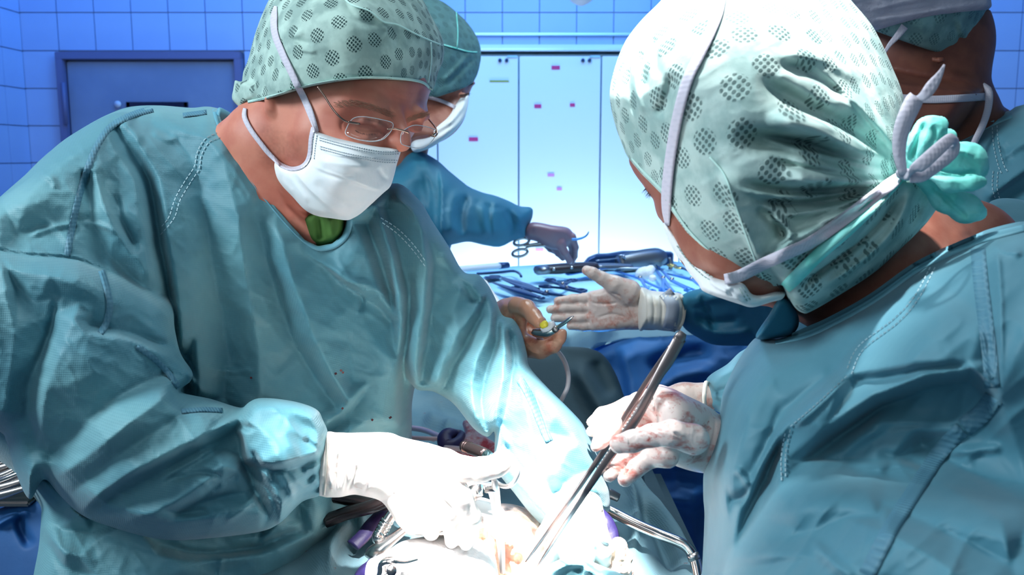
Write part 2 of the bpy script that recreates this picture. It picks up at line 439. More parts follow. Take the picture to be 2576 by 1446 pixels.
def tube(name, P, r, mat, seg=10, closed=False, flat=None, parent=None, label=None, up=(0, 0, 1), res=6, kind=None):
    """tube through world points; r number or list; flat squashes it along up"""
    P = [Vector(p) for p in P]
    r = [r]*len(P) if not hasattr(r, '__len__') else list(r)
    A = np.array([(p.x, p.y, p.z, q) for p, q in zip(P, r)])
    if len(A) > 2 and res > 1: A = catmull(A, res, closed)
    N = len(A); V = []; Qs = []
    prev = None
    for i in range(N):
        if closed: t = A[(i+1) % N, :3]-A[i-1, :3]
        else: t = A[min(i+1, N-1), :3]-A[max(i-1, 0), :3]
        t = t/max(np.linalg.norm(t), 1e-9)
        u = np.array(up, float) if prev is None else prev
        u = u-t*(u@t)
        if np.linalg.norm(u) < 1e-3: u = np.array([1.0, 0.1, 0])-t*(np.array([1.0, 0.1, 0])@t)
        u /= np.linalg.norm(u); v = np.cross(t, u)
        if flat is None: prev = u
        for k in range(seg):
            a = 2*math.pi*k/seg; V.append(A[i, :3]+A[i, 3]*(math.cos(a)*v+math.sin(a)*u*(flat or 1.0)))
    for i in range(N if closed else N-1):
        for k in range(seg):
            a = i*seg+k; b = i*seg+(k+1) % seg; c = ((i+1) % N)*seg+(k+1) % seg; d = ((i+1) % N)*seg+k; Qs.append((a, b, c, d))
    if not closed: Qs += [tuple(range(seg-1, -1, -1)), tuple((N-1)*seg+k for k in range(seg))]
    return link_mesh(name, np.array(V), Qs, mat, parent, label=label, kind=kind)
def box(name, c, size, mat, rot=None, bev=0.0, parent=None, label=None, kind=None):
    import bmesh
    bm = bmesh.new(); bmesh.ops.create_cube(bm, size=1.0)
    for v in bm.verts: v.co = Vector((v.co.x*size[0], v.co.y*size[1], v.co.z*size[2]))
    if bev: bmesh.ops.bevel(bm, geom=bm.edges[:], offset=bev, segments=2, affect='EDGES', clamp_overlap=True)
    M = (Matrix.Rotation(rot, 3, 'Z') if isinstance(rot, float) else rot) if rot is not None else Matrix.Identity(3)
    for v in bm.verts: v.co = M @ v.co + Vector(c)
    me = bpy.data.meshes.new(name); bm.to_mesh(me); bm.free(); me.materials.append(mat)
    o = bpy.data.objects.new(name, me); COL.objects.link(o); o.parent = parent
    if label: o['label'] = label
    if kind: o['kind'] = kind
    return o
def plate(name, outline, thick, mat, nrm=None, bend=0.0, label=None, smooth=False):
    """extruded outline of world points"""
    P = [Vector(p) for p in outline]; n = nrm or (P[1]-P[0]).cross(P[2]-P[0]).normalized(); N = len(P)
    V = [p+n*thick/2 for p in P]+[p-n*thick/2 for p in P]
    Qs = [tuple(range(N)), tuple(range(2*N-1, N-1, -1))]+[(i, N+i, N+(i+1) % N, (i+1) % N) for i in range(N)]
    return link_mesh(name, np.array([tuple(v) for v in V]), Qs, mat, None, smooth=smooth, label=label)

# ---------------------------------------------------------------- materials
def mat(name, col, rough=0.6, metal=0.0, spec=0.5, noise=None, bump=None, sheen=0.0, sss=0.0, trans=0.0, emis=None):
    """noise=(scale, col2, lo, hi); bump=(scale, strength, distance)"""
    m = bpy.data.materials.new(name); m.use_nodes = True; nt = m.node_tree; b = nt.nodes['Principled BSDF']
    b.inputs['Base Color'].default_value = (*col, 1); b.inputs['Roughness'].default_value = rough; b.inputs['Metallic'].default_value = metal
    b.inputs['Specular IOR Level'].default_value = spec
    if sheen: b.inputs['Sheen Weight'].default_value = sheen
    if sss: b.inputs['Subsurface Weight'].default_value = sss; b.inputs['Subsurface Scale'].default_value = 0.01; b.inputs['Subsurface Radius'].default_value = (1, 0.35, 0.2)
    if trans: b.inputs['Transmission Weight'].default_value = trans
    if emis: b.inputs['Emission Color'].default_value = (*emis[0], 1); b.inputs['Emission Strength'].default_value = emis[1]
    m['c'] = 1
    tc = nt.nodes.new('ShaderNodeTexCoord')
    if noise:
        n = nt.nodes.new('ShaderNodeTexNoise'); n.inputs['Scale'].default_value = noise[0]; n.inputs['Detail'].default_value = 5
        nt.links.new(tc.outputs['Object'], n.inputs['Vector'])
        r = nt.nodes.new('ShaderNodeMapRange'); r.inputs[1].default_value = noise[2]; r.inputs[2].default_value = noise[3]
        nt.links.new(n.outputs[0], r.inputs[0])
        mx = nt.nodes.new('ShaderNodeMix'); mx.data_type = 'RGBA'; mx.inputs[6].default_value = (*col, 1); mx.inputs[7].default_value = (*noise[1], 1)
        nt.links.new(r.outputs[0], mx.inputs[0]); nt.links.new(mx.outputs[2], b.inputs['Base Color'])
        m['mix'] = mx.name
    if bump:
        n = nt.nodes.new('ShaderNodeTexNoise'); n.inputs['Scale'].default_value = bump[0]; n.inputs['Detail'].default_value = 6
        nt.links.new(tc.outputs['Object'], n.inputs['Vector'])
        bp = nt.nodes.new('ShaderNodeBump'); bp.inputs['Strength'].default_value = bump[1]; bp.inputs['Distance'].default_value = bump[2]
        nt.links.new(n.outputs[0], bp.inputs['Height']); nt.links.new(bp.outputs[0], b.inputs['Normal'])
        m['bump'] = bp.name
    return m
def nmath(nt, op, a, b=None):
    n = nt.nodes.new('ShaderNodeMath'); n.operation = op
    for i, v in enumerate((a, b)):
        if v is None: continue
        if isinstance(v, (int, float)): n.inputs[i].default_value = v
        else: nt.links.new(v, n.inputs[i])
    return n.outputs[0]
def over(m, fac, col, rough=None):
    """mix a further colour over the base colour of m by factor socket"""
    nt = m.node_tree; b = nt.nodes['Principled BSDF']; s = b.inputs['Base Color']
    mx = nt.nodes.new('ShaderNodeMix'); mx.data_type = 'RGBA'
    if s.links: nt.links.new(s.links[0].from_socket, mx.inputs[6])
    else: mx.inputs[6].default_value = s.default_value
    mx.inputs[7].default_value = (*col, 1); nt.links.new(fac, mx.inputs[0]); nt.links.new(mx.outputs[2], s); return m
def painted(m, col, att='paint'):
    nt = m.node_tree; a = nt.nodes.new('ShaderNodeAttribute'); a.attribute_name = att
    c = nmath(nt, 'MINIMUM', nmath(nt, 'MAXIMUM', a.outputs['Fac'], 0.0), 1.0); return over(m, c, col)
def weave(m, pitch=0.0021, strength=0.35, dark=None):
    """fine diamond emboss of non-woven cloth, two crossed waves"""
    nt = m.node_tree; b = nt.nodes['Principled BSDF']; tc = nt.nodes.new('ShaderNodeTexCoord'); sp = nt.nodes.new('ShaderNodeSeparateXYZ'); nt.links.new(tc.outputs['Object'], sp.inputs[0])
    k = 2*math.pi/pitch
    u = nmath(nt, 'SINE', nmath(nt, 'MULTIPLY', nmath(nt, 'ADD', sp.outputs[0], nmath(nt, 'ADD', nmath(nt, 'MULTIPLY', sp.outputs[1], 0.6), nmath(nt, 'MULTIPLY', sp.outputs[2], 0.8))), k*0.7))
    v = nmath(nt, 'SINE', nmath(nt, 'MULTIPLY', nmath(nt, 'SUBTRACT', sp.outputs[0], nmath(nt, 'SUBTRACT', nmath(nt, 'MULTIPLY', sp.outputs[2], 0.8), nmath(nt, 'MULTIPLY', sp.outputs[1], 0.5))), k*0.7))
    p = nmath(nt, 'MULTIPLY', u, v)
    bp = nt.nodes.new('ShaderNodeBump'); bp.inputs['Strength'].default_value = strength; bp.inputs['Distance'].default_value = 0.0004
    nt.links.new(p, bp.inputs['Height'])
    s = b.inputs['Normal']
    if s.links: nt.links.new(s.links[0].from_socket, bp.inputs['Normal'])
    nt.links.new(bp.outputs[0], s)
    if dark: over(m, nmath(nt, 'MULTIPLY', nmath(nt, 'MAXIMUM', p, 0.0), 0.35), dark)
    return m
def perforate(m, col, pitch=0.033, hole=0.0030, size=0.27, rand=0.25, amount=0.85):
    """clusters of small punched holes over cloth coordinates 'cuv'"""
    nt = m.node_tree; a = nt.nodes.new('ShaderNodeAttribute'); a.attribute_name = 'cuv'
    mp = nt.nodes.new('ShaderNodeMapping'); mp.inputs['Rotation'].default_value = (0, 0, 0.65); nt.links.new(a.outputs['Vector'], mp.inputs[0])
    v = nt.nodes.new('ShaderNodeTexVoronoi'); v.voronoi_dimensions = '2D'; v.inputs['Scale'].default_value = 1/pitch; v.inputs['Randomness'].default_value = rand
    nt.links.new(mp.outputs[0], v.inputs['Vector'])
    mp2 = nt.nodes.new('ShaderNodeMapping'); mp2.inputs['Rotation'].default_value = (0, 0, 0.2); mp2.inputs['Scale'].default_value = (1, 0.8, 1); nt.links.new(a.outputs['Vector'], mp2.inputs[0])
    w = nt.nodes.new('ShaderNodeTexVoronoi'); w.voronoi_dimensions = '2D'; w.inputs['Scale'].default_value = 1/hole; w.inputs['Randomness'].default_value = 0.12
    nt.links.new(mp2.outputs[0], w.inputs['Vector'])
    def less(x, t, soft):
        r = nt.nodes.new('ShaderNodeMapRange'); r.inputs[1].default_value = t+soft; r.inputs[2].default_value = t-soft; nt.links.new(x, r.inputs[0]); return r.outputs[0]
    f = nmath(nt, 'MULTIPLY', less(v.outputs['Distance'], size, 0.02), less(w.outputs['Distance'], 0.36, 0.07))
    f = nmath(nt, 'MULTIPLY', f, amount)
    over(m, f, col)
    bp = nt.nodes.new('ShaderNodeBump'); bp.inputs['Strength'].default_value = 0.6; bp.inputs['Distance'].default_value = 0.0006; bp.invert = True
    b = nt.nodes['Principled BSDF']; nt.links.new(f, bp.inputs['Height']); s = b.inputs['Normal']
    if s.links: nt.links.new(s.links[0].from_socket, bp.inputs['Normal'])
    nt.links.new(bp.outputs[0], s); return m
def stained(m, col, scale=60, lo=0.56, hi=0.68, seed=0.0, amount=0.8, stretch=(1, 1, 1)):
    nt = m.node_tree; tc = nt.nodes.new('ShaderNodeTexCoord'); mp = nt.nodes.new('ShaderNodeMapping'); mp.inputs['Location'].default_value = (seed, seed*0.7, seed*1.3); mp.inputs['Scale'].default_value = stretch
    nt.links.new(tc.outputs['Object'], mp.inputs[0]); n = nt.nodes.new('ShaderNodeTexNoise'); n.inputs['Scale'].default_value = scale; n.inputs['Detail'].default_value = 6; n.inputs['Roughness'].default_value = 0.65
    nt.links.new(mp.outputs[0], n.inputs['Vector']); r = nt.nodes.new('ShaderNodeMapRange'); r.inputs[1].default_value = lo; r.inputs[2].default_value = hi; nt.links.new(n.outputs[0], r.inputs[0])
    return over(m, nmath(nt, 'MULTIPLY', r.outputs[0], amount), col)

TEAL = (0.070, 0.228, 0.288)
M = {}
M['gown'] = weave(mat('teal_gown_cloth', TEAL, 0.62, noise=(9, (0.125, 0.31, 0.355), 0.42, 0.62), bump=(60, 0.25, 0.002), sheen=0.15), 0.0022, 0.2, (0.05, 0.22, 0.27))
M['gown'] = painted(M['gown'], (0.03, 0.12, 0.19))
M['gown2'] = painted(mat('teal_gown_cloth_soft', (0.050, 0.19, 0.258), 0.62, noise=(8, (0.078, 0.24, 0.31), 0.42, 0.62), bump=(50, 0.2, 0.002), sheen=0.15), (0.03, 0.13, 0.22))
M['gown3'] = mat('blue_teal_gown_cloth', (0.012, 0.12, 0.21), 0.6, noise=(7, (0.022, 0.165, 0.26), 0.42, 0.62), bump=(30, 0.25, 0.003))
M['tape'] = weave(mat('seam_tape_cloth', (0.07, 0.20, 0.28), 0.6), 0.0045, 0.6, (0.12, 0.28, 0.34))
M['thread'] = mat('pale_thread', (0.45, 0.62, 0.68), 0.6)
M['collar'] = mat('collar_band_cloth', (0.12, 0.33, 0.42), 0.6, bump=(200, 0.2, 0.001))
M['cap'] = perforate(mat('green_cap_fleece', (0.42, 0.58, 0.52), 0.8, noise=(38, (0.25, 0.37, 0.34), 0.42, 0.60), bump=(90, 0.3, 0.002)), (0.012, 0.05, 0.05), 0.0245, 0.0024, 0.29, 0.25, 1.0)
M['capR'] = perforate(mat('pale_green_cap_fleece', (0.46, 0.61, 0.57), 0.75, noise=(34, (0.28, 0.43, 0.41), 0.42, 0.60), bump=(80, 0.3, 0.002)), (0.03, 0.08, 0.08), 0.0235, 0.0028, 0.32, 0.35, 0.8)
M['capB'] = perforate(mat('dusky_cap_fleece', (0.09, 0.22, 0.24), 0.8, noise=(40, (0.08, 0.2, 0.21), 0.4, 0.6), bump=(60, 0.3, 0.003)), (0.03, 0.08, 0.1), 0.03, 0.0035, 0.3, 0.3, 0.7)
M['capG'] = perforate(mat('grey_green_cap_fleece', (0.24, 0.46, 0.45), 0.8, noise=(40, (0.15, 0.3, 0.3), 0.4, 0.6), bump=(60, 0.3, 0.003)), (0.04, 0.12, 0.13), 0.03, 0.0035, 0.3, 0.3, 0.7)
M['hem'] = mat('cap_elastic_hem', (0.50, 0.74, 0.68), 0.7, bump=(600, 0.5, 0.001))
M['mint'] = mat('mint_cap_tie', (0.16, 0.66, 0.58), 0.7, noise=(50, (0.28, 0.78, 0.72), 0.4, 0.6), bump=(60, 0.4, 0.003))
M['mask'] = mat('white_mask_fleece', (0.86, 0.87, 0.88), 0.8, noise=(30, (0.78, 0.83, 0.85), 0.4, 0.6), bump=(300, 0.2, 0.001))
M['strap'] = weave(mat('white_mask_tie', (0.60, 0.57, 0.66), 0.75), 0.004, 0.25, (0.45, 0.46, 0.54))
M['towel'] = mat('white_head_towel', (0.60, 0.58, 0.68), 0.85, noise=(25, (0.45, 0.45, 0.56), 0.4, 0.62), bump=(120, 0.6, 0.003))
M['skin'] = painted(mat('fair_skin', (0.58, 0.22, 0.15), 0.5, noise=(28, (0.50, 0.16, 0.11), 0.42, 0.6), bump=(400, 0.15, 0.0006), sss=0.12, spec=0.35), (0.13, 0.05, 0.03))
M['skinD'] = painted(mat('tanned_skin', (0.33, 0.13, 0.09), 0.5, noise=(40, (0.27, 0.09, 0.06), 0.42, 0.6), bump=(400, 0.15, 0.0006), spec=0.35), (0.04, 0.015, 0.015))
M['skinB'] = mat('shaded_skin', (0.20, 0.072, 0.048), 0.5, noise=(40, (0.16, 0.055, 0.04), 0.42, 0.6), bump=(400, 0.15, 0.0006), spec=0.3)  # darker skin copy, the shade on this person is put into the colour
M['scrub'] = mat('green_scrub_shirt', (0.055, 0.15, 0.025), 0.8, bump=(500, 0.2, 0.001))
M['glove'] = mat('white_latex_glove', (0.84, 0.78, 0.73), 0.42, bump=(70, 0.25, 0.002), sss=0.05)
M['glove'] = stained(M['glove'], (0.55, 0.16, 0.08), 75, 0.60, 0.72, 2.3, 0.55)
M['gloveB'] = stained(stained(mat('bloodied_latex_glove', (0.82, 0.68, 0.63), 0.36, bump=(80, 0.3, 0.002), sss=0.05), (0.55, 0.08, 0.05), 55, 0.50, 0.64, 5.1, 0.75, (1, 1, 2.2)), (0.45, 0.03, 0.02), 160, 0.62, 0.70, 9.4, 0.8)
M['gloveC'] = stained(mat('blood_flecked_glove', (0.66, 0.52, 0.46), 0.4, bump=(60, 0.25, 0.002)), (0.50, 0.15, 0.09), 45, 0.5, 0.66, 1.1, 0.75)
M['gloveT'] = stained(mat('tan_latex_glove', (0.66, 0.32, 0.20), 0.28, bump=(60, 0.2, 0.002), sss=0.05), (0.42, 0.05, 0.02), 40, 0.55, 0.68, 4.1, 0.6)
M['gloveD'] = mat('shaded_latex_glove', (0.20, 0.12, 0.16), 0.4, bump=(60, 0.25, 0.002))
M['cuff'] = stained(mat('cream_glove_cuff', (0.72, 0.66, 0.58), 0.45, bump=(40, 0.3, 0.003)), (0.60, 0.42, 0.14), 50, 0.6, 0.75, 6.6, 0.5, (3, 1, 0.7))
M['steel'] = mat('brushed_steel', (0.52, 0.49, 0.48), 0.26, 1.0, bump=(900, 0.1, 0.0004))
M['steelD'] = mat('dark_matt_steel', (0.33, 0.31, 0.31), 0.40, 1.0, bump=(900, 0.1, 0.0004))
M['satin'] = mat('satin_pale_steel', (0.80, 0.76, 0.74), 0.42, 0.7)
M['tweez'] = mat('grey_steel_tweezers', (0.26, 0.225, 0.225), 0.34, 0.9, bump=(900, 0.1, 0.0004))
M['darkbar'] = mat('dark_polished_bar', (0.10, 0.07, 0.07), 0.25, 0.9)
M['chrome'] = mat('polished_steel', (0.72, 0.68, 0.66), 0.12, 1.0)
M['gold'] = mat('gilt_finger_ring', (0.85, 0.55, 0.18), 0.25, 1.0)
M['blueI'] = mat('blue_reflecting_steel', (0.08, 0.26, 0.62), 0.3, 0.7)
M['navy'] = mat('dark_navy_steel', (0.02, 0.05, 0.13), 0.35, 0.5)
M['tableD'] = mat('light_blue_table_drape', (0.50, 0.78, 0.88), 0.7, noise=(6, (0.44, 0.74, 0.86), 0.4, 0.6), bump=(40, 0.2, 0.002))
M['drape'] = stained(weave(mat('grey_teal_patient_drape', (0.11, 0.22, 0.265), 0.7, noise=(7, (0.15, 0.26, 0.30), 0.4, 0.6), bump=(40, 0.3, 0.003)), 0.003, 0.3), (0.16, 0.03, 0.03), 90, 0.66, 0.72, 3.1, 0.8)
M['drapeD'] = mat('dark_teal_drape', (0.02, 0.055, 0.075), 0.75, bump=(30, 0.3, 0.004))
M['drapeB'] = mat('blue_hanging_drape', (0.007, 0.065, 0.21), 0.7, noise=(6, (0.01, 0.10, 0.30), 0.4, 0.6), bump=(12, 0.3, 0.01))
M['tissue'] = stained(mat('pale_wet_tissue', (0.80, 0.60, 0.50), 0.3, bump=(60, 0.7, 0.004), sss=0.15), (0.70, 0.20, 0.10), 45, 0.5, 0.66, 2.0, 0.6)
M['fat'] = mat('yellowish_tissue', (0.72, 0.50, 0.42), 0.35, bump=(70, 0.8, 0.005), noise=(60, (0.78, 0.62, 0.48), 0.4, 0.6))
M['gauze'] = mat('white_gauze', (0.80, 0.78, 0.78), 0.85, bump=(160, 0.8, 0.003))
M['gauzeR'] = stained(mat('blood_soaked_gauze', (0.62, 0.46, 0.50), 0.8, bump=(150, 0.8, 0.003)), (0.50, 0.02, 0.03), 28, 0.40, 0.55, 0.6, 0.95)
M['purple'] = mat('purple_loop', (0.018, 0.012, 0.07), 0.5, bump=(60, 0.4, 0.003))
M['tubeP'] = mat('pinkish_clear_tube', (0.50, 0.38, 0.40), 0.25, spec=0.8)
M['cableW'] = mat('white_cable', (0.62, 0.55, 0.55), 0.45)
M['blackP'] = mat('dark_handle_plastic', (0.035, 0.02, 0.02), 0.35)
M['whiteP'] = mat('white_plastic', (0.74, 0.72, 0.74), 0.35)
M['yellow'] = mat('yellow_button', (0.80, 0.66, 0.05), 0.4)
M['tile'] = mat('pale_blue_glazed_tile', (0.46, 0.57, 0.76), 0.32, noise=(2.5, (0.42, 0.53, 0.74), 0.4, 0.6))
M['grout'] = mat('grey_tile_joint', (0.34, 0.42, 0.58), 0.8, bump=(200, 0.3, 0.001))
M['door'] = mat('grey_lilac_door_leaf', (0.26, 0.30, 0.40), 0.5, noise=(4, (0.22, 0.26, 0.36), 0.4, 0.6))
M['frame'] = mat('slate_door_frame', (0.16, 0.16, 0.28), 0.5)
M['panel'] = mat('white_cabinet_glass', (0.76, 0.84, 0.90), 0.35)
M['joint'] = mat('grey_blue_joint', (0.40, 0.66, 0.80), 0.5)
M['metalB'] = mat('pale_metal_rail', (0.70, 0.80, 0.86), 0.3, 0.4)
M['magenta'] = mat('magenta_sticker', (0.60, 0.03, 0.18), 0.6)
M['lilac'] = mat('lilac_sticker', (0.70, 0.25, 0.75), 0.6)
M['olive'] = mat('olive_tape', (0.30, 0.35, 0.05), 0.6)
M['floor'] = mat('blue_grey_floor', (0.12, 0.18, 0.26), 0.4, noise=(3, (0.10, 0.15, 0.22), 0.4, 0.6))
M['black'] = mat('dark_window', (0.008, 0.01, 0.03), 0.2)
M['hair'] = mat('dark_hair', (0.05, 0.03, 0.025), 0.6)
M['brow'] = mat('brown_eyebrow_hair', (0.30, 0.15, 0.10), 0.6)
# rimless lens: clear sheet with a faint surface reflection
lens = bpy.data.materials.new('clear_lens'); lens.use_nodes = True; nt = lens.node_tree; nt.nodes.clear()
o_ = nt.nodes.new('ShaderNodeOutputMaterial'); mxs = nt.nodes.new('ShaderNodeMixShader'); tr = nt.nodes.new('ShaderNodeBsdfTransparent'); gl = nt.nodes.new('ShaderNodeBsdfGlossy'); fr = nt.nodes.new('ShaderNodeFresnel')
fr.inputs[0].default_value = 1.6; gl.inputs['Roughness'].default_value = 0.03; tr.inputs[0].default_value = (0.96, 0.97, 0.98, 1)
mxs.inputs[0].default_value = 0.05; nt.links.new(tr.outputs[0], mxs.inputs[1]); nt.links.new(gl.outputs[0], mxs.inputs[2]); nt.links.new(mxs.outputs[0], o_.inputs[0])
M['lens'] = lens
M['lensedge'] = mat('bright_lens_edge', (0.60, 0.62, 0.66), 0.1, spec=0.9)
# ================================================================ the room
YW = 4.42
def onwall(px, py, y=YW):
    d = W(px, py, 1.0)-Vector((0, 0, CAMH)); return Vector((0, 0, CAMH))+d*(y/d.y)
def project(p):
    a, b, c = pix(np.array([tuple(p)])); return a[0], b[0]
def onplane(px, py, H, up=0.0):
    d = W(px, py, 1.0)-Vector((0, 0, CAMH)); t = (H-CAMH)/d.z; p = Vector((0, 0, CAMH))+d*t; p.z += up; return p
XL = onwall(62, 200).x
wb = box('wall_back', ((XL+3.6)/2, YW+0.06, 1.5), (3.6-XL+0.3, 0.1, 3.0), M['grout']); wb['kind'] = 'structure'
wl = box('wall_left', (XL-0.06, YW/2, 1.5), (0.1, YW+0.2, 3.0), M['grout']); wl['kind'] = 'structure'
wr = box('wall_right', (3.66, YW/2, 1.5), (0.1, YW+0.2, 3.0), M['tile']); wr['kind'] = 'structure'
fl = box('floor', (0.6, 2.2, -0.05), (6.4, 5.0, 0.1), M['floor']); fl['kind'] = 'structure'
# glazed tiles, one object each, where the walls can be seen
TP = 0.179
tme = box('tile', (0, 0, 0), (TP-0.004, 0.012, TP-0.004), M['tile'], bev=0.0015)
tile_mesh = tme.data; bpy.data.objects.remove(tme)
door_l, door_r, door_t = onwall(150, 140).x, onwall(613, 140).x, onwall(380, 133).z
cab_l, cab_r, cab_t = onwall(1040, 200).x, onwall(1900, 200).x, onwall(1400, 104).z
tz0 = onwall(300, 33).z
nt_ = 0
for i in range(34):
    for j in range(-6, 3):
        x = XL+TP*(i+0.5); z = tz0+TP*(j+0.5)+0.002
        a, b = project((x, YW, z))
        if a > 3100 or b < -120 or b > 620: continue
        if door_l-0.06 < x < door_r+0.06 and z < door_t+0.05: continue
        if cab_l-0.05 < x < cab_r+0.05 and z < cab_t: continue
        t = bpy.data.objects.new('tile', tile_mesh); COL.objects.link(t); t.parent = wb; t.location = (x, YW+0.003, z)
for i in range(1, 9):
    for j in range(-6, 3):
        y = YW-TP*(i-0.5); z = tz0+TP*(j+0.5)
        a, b = project((XL, y, z))
        if b < -330 or b > 700: continue
        t = bpy.data.objects.new('tile', tile_mesh); COL.objects.link(t); t.parent = wl; t.location = (XL-0.004, y, z); t.rotation_euler = (0, 0, math.pi/2)
# door with frame, hinge, sign and window
dd = thing('door_1', ((door_l+door_r)/2, YW, 0), 'grey lilac door in slate frame behind the surgeon with rimless glasses', 'door'); dd['kind'] = 'structure'
dw = door_r-door_l; fw = 0.035
def dpart(*o): adopt(dd, o); return o[0]
for sx in (door_l+fw/2, door_r-fw/2): dpart(box('door_frame', (sx, YW-0.02, (door_t)/2), (fw, 0.06, door_t), M['frame'], bev=0.003))
dpart(box('door_frame', ((door_l+door_r)/2, YW-0.02, door_t-fw/2), (dw, 0.062, fw), M['frame'], bev=0.003))
leaf = dpart(box('door_leaf', ((door_l+door_r)/2, YW+0.0, (door_t-fw-0.008)/2), (dw-2*fw-0.012, 0.04, door_t-fw-0.012), M['door'], bev=0.002))
hz = onwall(168, 262).z
dpart(tube('hinge', [(door_l+fw, YW-0.055, hz-0.1), (door_l+fw, YW-0.055, hz+0.1)], 0.009, M['frame'], 10))
s_ = onwall(297, 262, YW-0.03); dpart(tube('round_sign', [s_+Vector((0, 0, 0)), s_+Vector((0, -0.006, 0))], 0.016, M['whiteP'], 20))
w0, w1 = onwall(318, 257, YW-0.03), onwall(481, 440, YW-0.03)
dpart(box('window_frame', ((w0.x+w1.x)/2, YW-0.025, w0.z-0.01), (w1.x-w0.x, 0.02, 0.022), M['black']))
for xx in (w0.x+.008, w1.x-.008): dpart(box('window_frame', (xx, YW-0.025, (w0.z+w1.z)/2), (0.016, 0.02, w0.z-w1.z), M['black']))
dpart(box('window_pane', ((w0.x+w1.x)/2, YW-0.022, (w0.z+w1.z)/2-0.02), (w1.x-w0.x-0.03, 0.006, w0.z-w1.z-0.04), M['panel']))
# wall cabinet with glass fronts
cb = thing('wall_cabinet', ((cab_l+cab_r)/2, YW, 0), 'tall white glass fronted wall cabinet with small magenta stickers', 'cabinet')
def cpart(*o): adopt(cb, o); return o[0]
ct = onwall(1400, 133, YW-0.3).z; YC = YW-0.3
cpart(box('cabinet_body', ((cab_l+cab_r)/2, YW-0.13, ct/2), (cab_r-cab_l, 0.26, ct), M['joint']))
cpart(box('cover_panel', ((cab_l+cab_r)/2, YW-0.15, (ct+cab_t)/2-0.02), (cab_r-cab_l, 0.28, cab_t-ct-0.06), M['panel'], bev=0.004))
cpart(box('top_rail', ((cab_l+cab_r)/2, YC-0.005, ct+0.012), (cab_r-cab_l, 0.05, 0.012), M['metalB'], bev=0.003))
xs = [onwall(p, 200, YC).x for p in (890, 1099, 1305, 1512, 1720, 1890)]
for a, b in zip(xs[:-1], xs[1:]):
    dr = cpart(box('glass_door', ((a+b)/2, YC, (ct-0.02)/2+0.01), (b-a-0.007, 0.02, ct-0.03), M['panel'], bev=0.003))
    for dx in (0.055, 0.085):
        sub(dr, tube('door_clip', [(b-dx, YC-0.01, ct-0.035), (b-dx, YC-0.026, ct-0.035)], 0.008, M['navy'], 12))
    sub(dr, box('door_clip', (b-0.03, YC-0.016, ct-0.018), (0.045, 0.012, 0.008), M['joint'], bev=0.001))
for (px, py, w, h, m) in [(1398, 170, 20, 9, 'magenta'), (1353, 267, 17, 9, 'magenta'), (1440, 264, 12, 8, 'magenta'), (1191, 350, 22, 9, 'magenta'), (1386, 440, 16, 7, 'lilac'), (1407, 475, 12, 7, 'lilac'), (1357, 628, 20, 7, 'lilac')]:
    p = onwall(px, py, YC-0.0125); k = (YC)/FPX
    cpart(box('sticker', p, (w*k*1.02, 0.002, h*k*1.02), M[m]))
p = onwall(1256, 204, YC-0.0125); cpart(box('tape_strip', p, (0.088, 0.002, 0.008), M['olive']))
# rail and dome over the cabinet
r0, r1 = onwall(1190, 92), onwall(1580, 92)
rl = box('trim_1', ((cab_l+cab_r)/2, YW-0.02, cab_t+0.03), (cab_r-cab_l+0.1, 0.03, 0.012), M['metalB'], bev=0.003); rl['kind'] = 'structure'
lp = onwall(1462, -8, 3.6)
dm = Thing('smoke_detector', lp, 'white round dome hanging above the cabinet at the top edge', 'detector')
dm.add(tube('dome', [lp+Vector((0, 0, 0.06)), lp+Vector((0, 0, 0.0)), lp+Vector((0, 0, -0.02)), lp+Vector((0, 0, -0.034))], [0.05, 0.048, 0.036, 0.008], M['whiteP'], 24, res=4))
dm.add(tube('mount', [lp+Vector((0, 0, 0.05)), lp+Vector((0, 0, 0.5))], 0.012, M['metalB'], 12))

# ================================================================ instrument table
HT = 1.21
def ztab(X, Y, H=HT, yclip=815.0):
    Yc = np.minimum(np.asarray(Y, float), yclip); a = SP-(CY-Yc)/FPX*CP
    z = (CAMH-H)/np.maximum(a, 0.02); 
    return np.clip(z, 0.5, 3.2)+0*X
def sheet(name, lines, mt, sub_=10, cols=90, thick=.005, disp=None, bvh=None, label=None):
    """cloth laid through lines of (px, py, z) given from back to front"""
    R = []
    for ln in lines:
        A = np.asarray(ln, float); seg = np.hypot(np.diff(A[:, 0]), np.diff(A[:, 1])); c = np.concatenate([[0], np.cumsum(seg)]); t = np.linspace(0, c[-1], cols); R.append(np.stack([np.interp(t, c, A[:, i]) for i in range(3)], 1))
    rows = []
    for i in range(len(R)-1):
        for k in range(sub_): rows.append(R[i]+(R[i+1]-R[i])*k/sub_)
    rows.append(R[-1]); G = np.array(rows); Wd = np.array([[tuple(W(*p)) for p in r] for r in G])
    if disp is not None:
        h = disp(G[:, :, 0], G[:, :, 1]); Wd[:, :, 2] += h*.8; Wd[:, :, 1] -= h*.6
    for _ in range(2): Wd[1:-1] = (Wd[:-2]+Wd[2:]+2*Wd[1:-1])/4
    n, m = Wd.shape[:2]; V = np.concatenate([Wd.reshape(-1, 3), Wd.reshape(-1, 3)-np.array([0, -.3, 1])*thick]); I = np.arange(n*m).reshape(n, m); o = n*m
    a = np.stack([I[:-1, :-1], I[1:, :-1], I[1:, 1:], I[:-1, 1:]], -1).reshape(-1, 4); Q = [a, a[:, ::-1]+o]
    for L in (I[0, :], I[-1, ::-1], I[::-1, 0], I[:, -1]): Q.append(np.stack([L[:-1], L[1:], L[1:]+o, L[:-1]+o], 1))
    return link_mesh(name, V, np.concatenate(Q), mt, None, bvh=bvh, label=label)
def tz(px, py): return float(ztab(px, py, HT, 2000))
far = [(x, y, tz(x, y)) for x, y in [(1150, 688), (1170, 684), (1290, 670), (1400, 664), (1560, 660), (1690, 658), (1780, 662), (1880, 670)]]
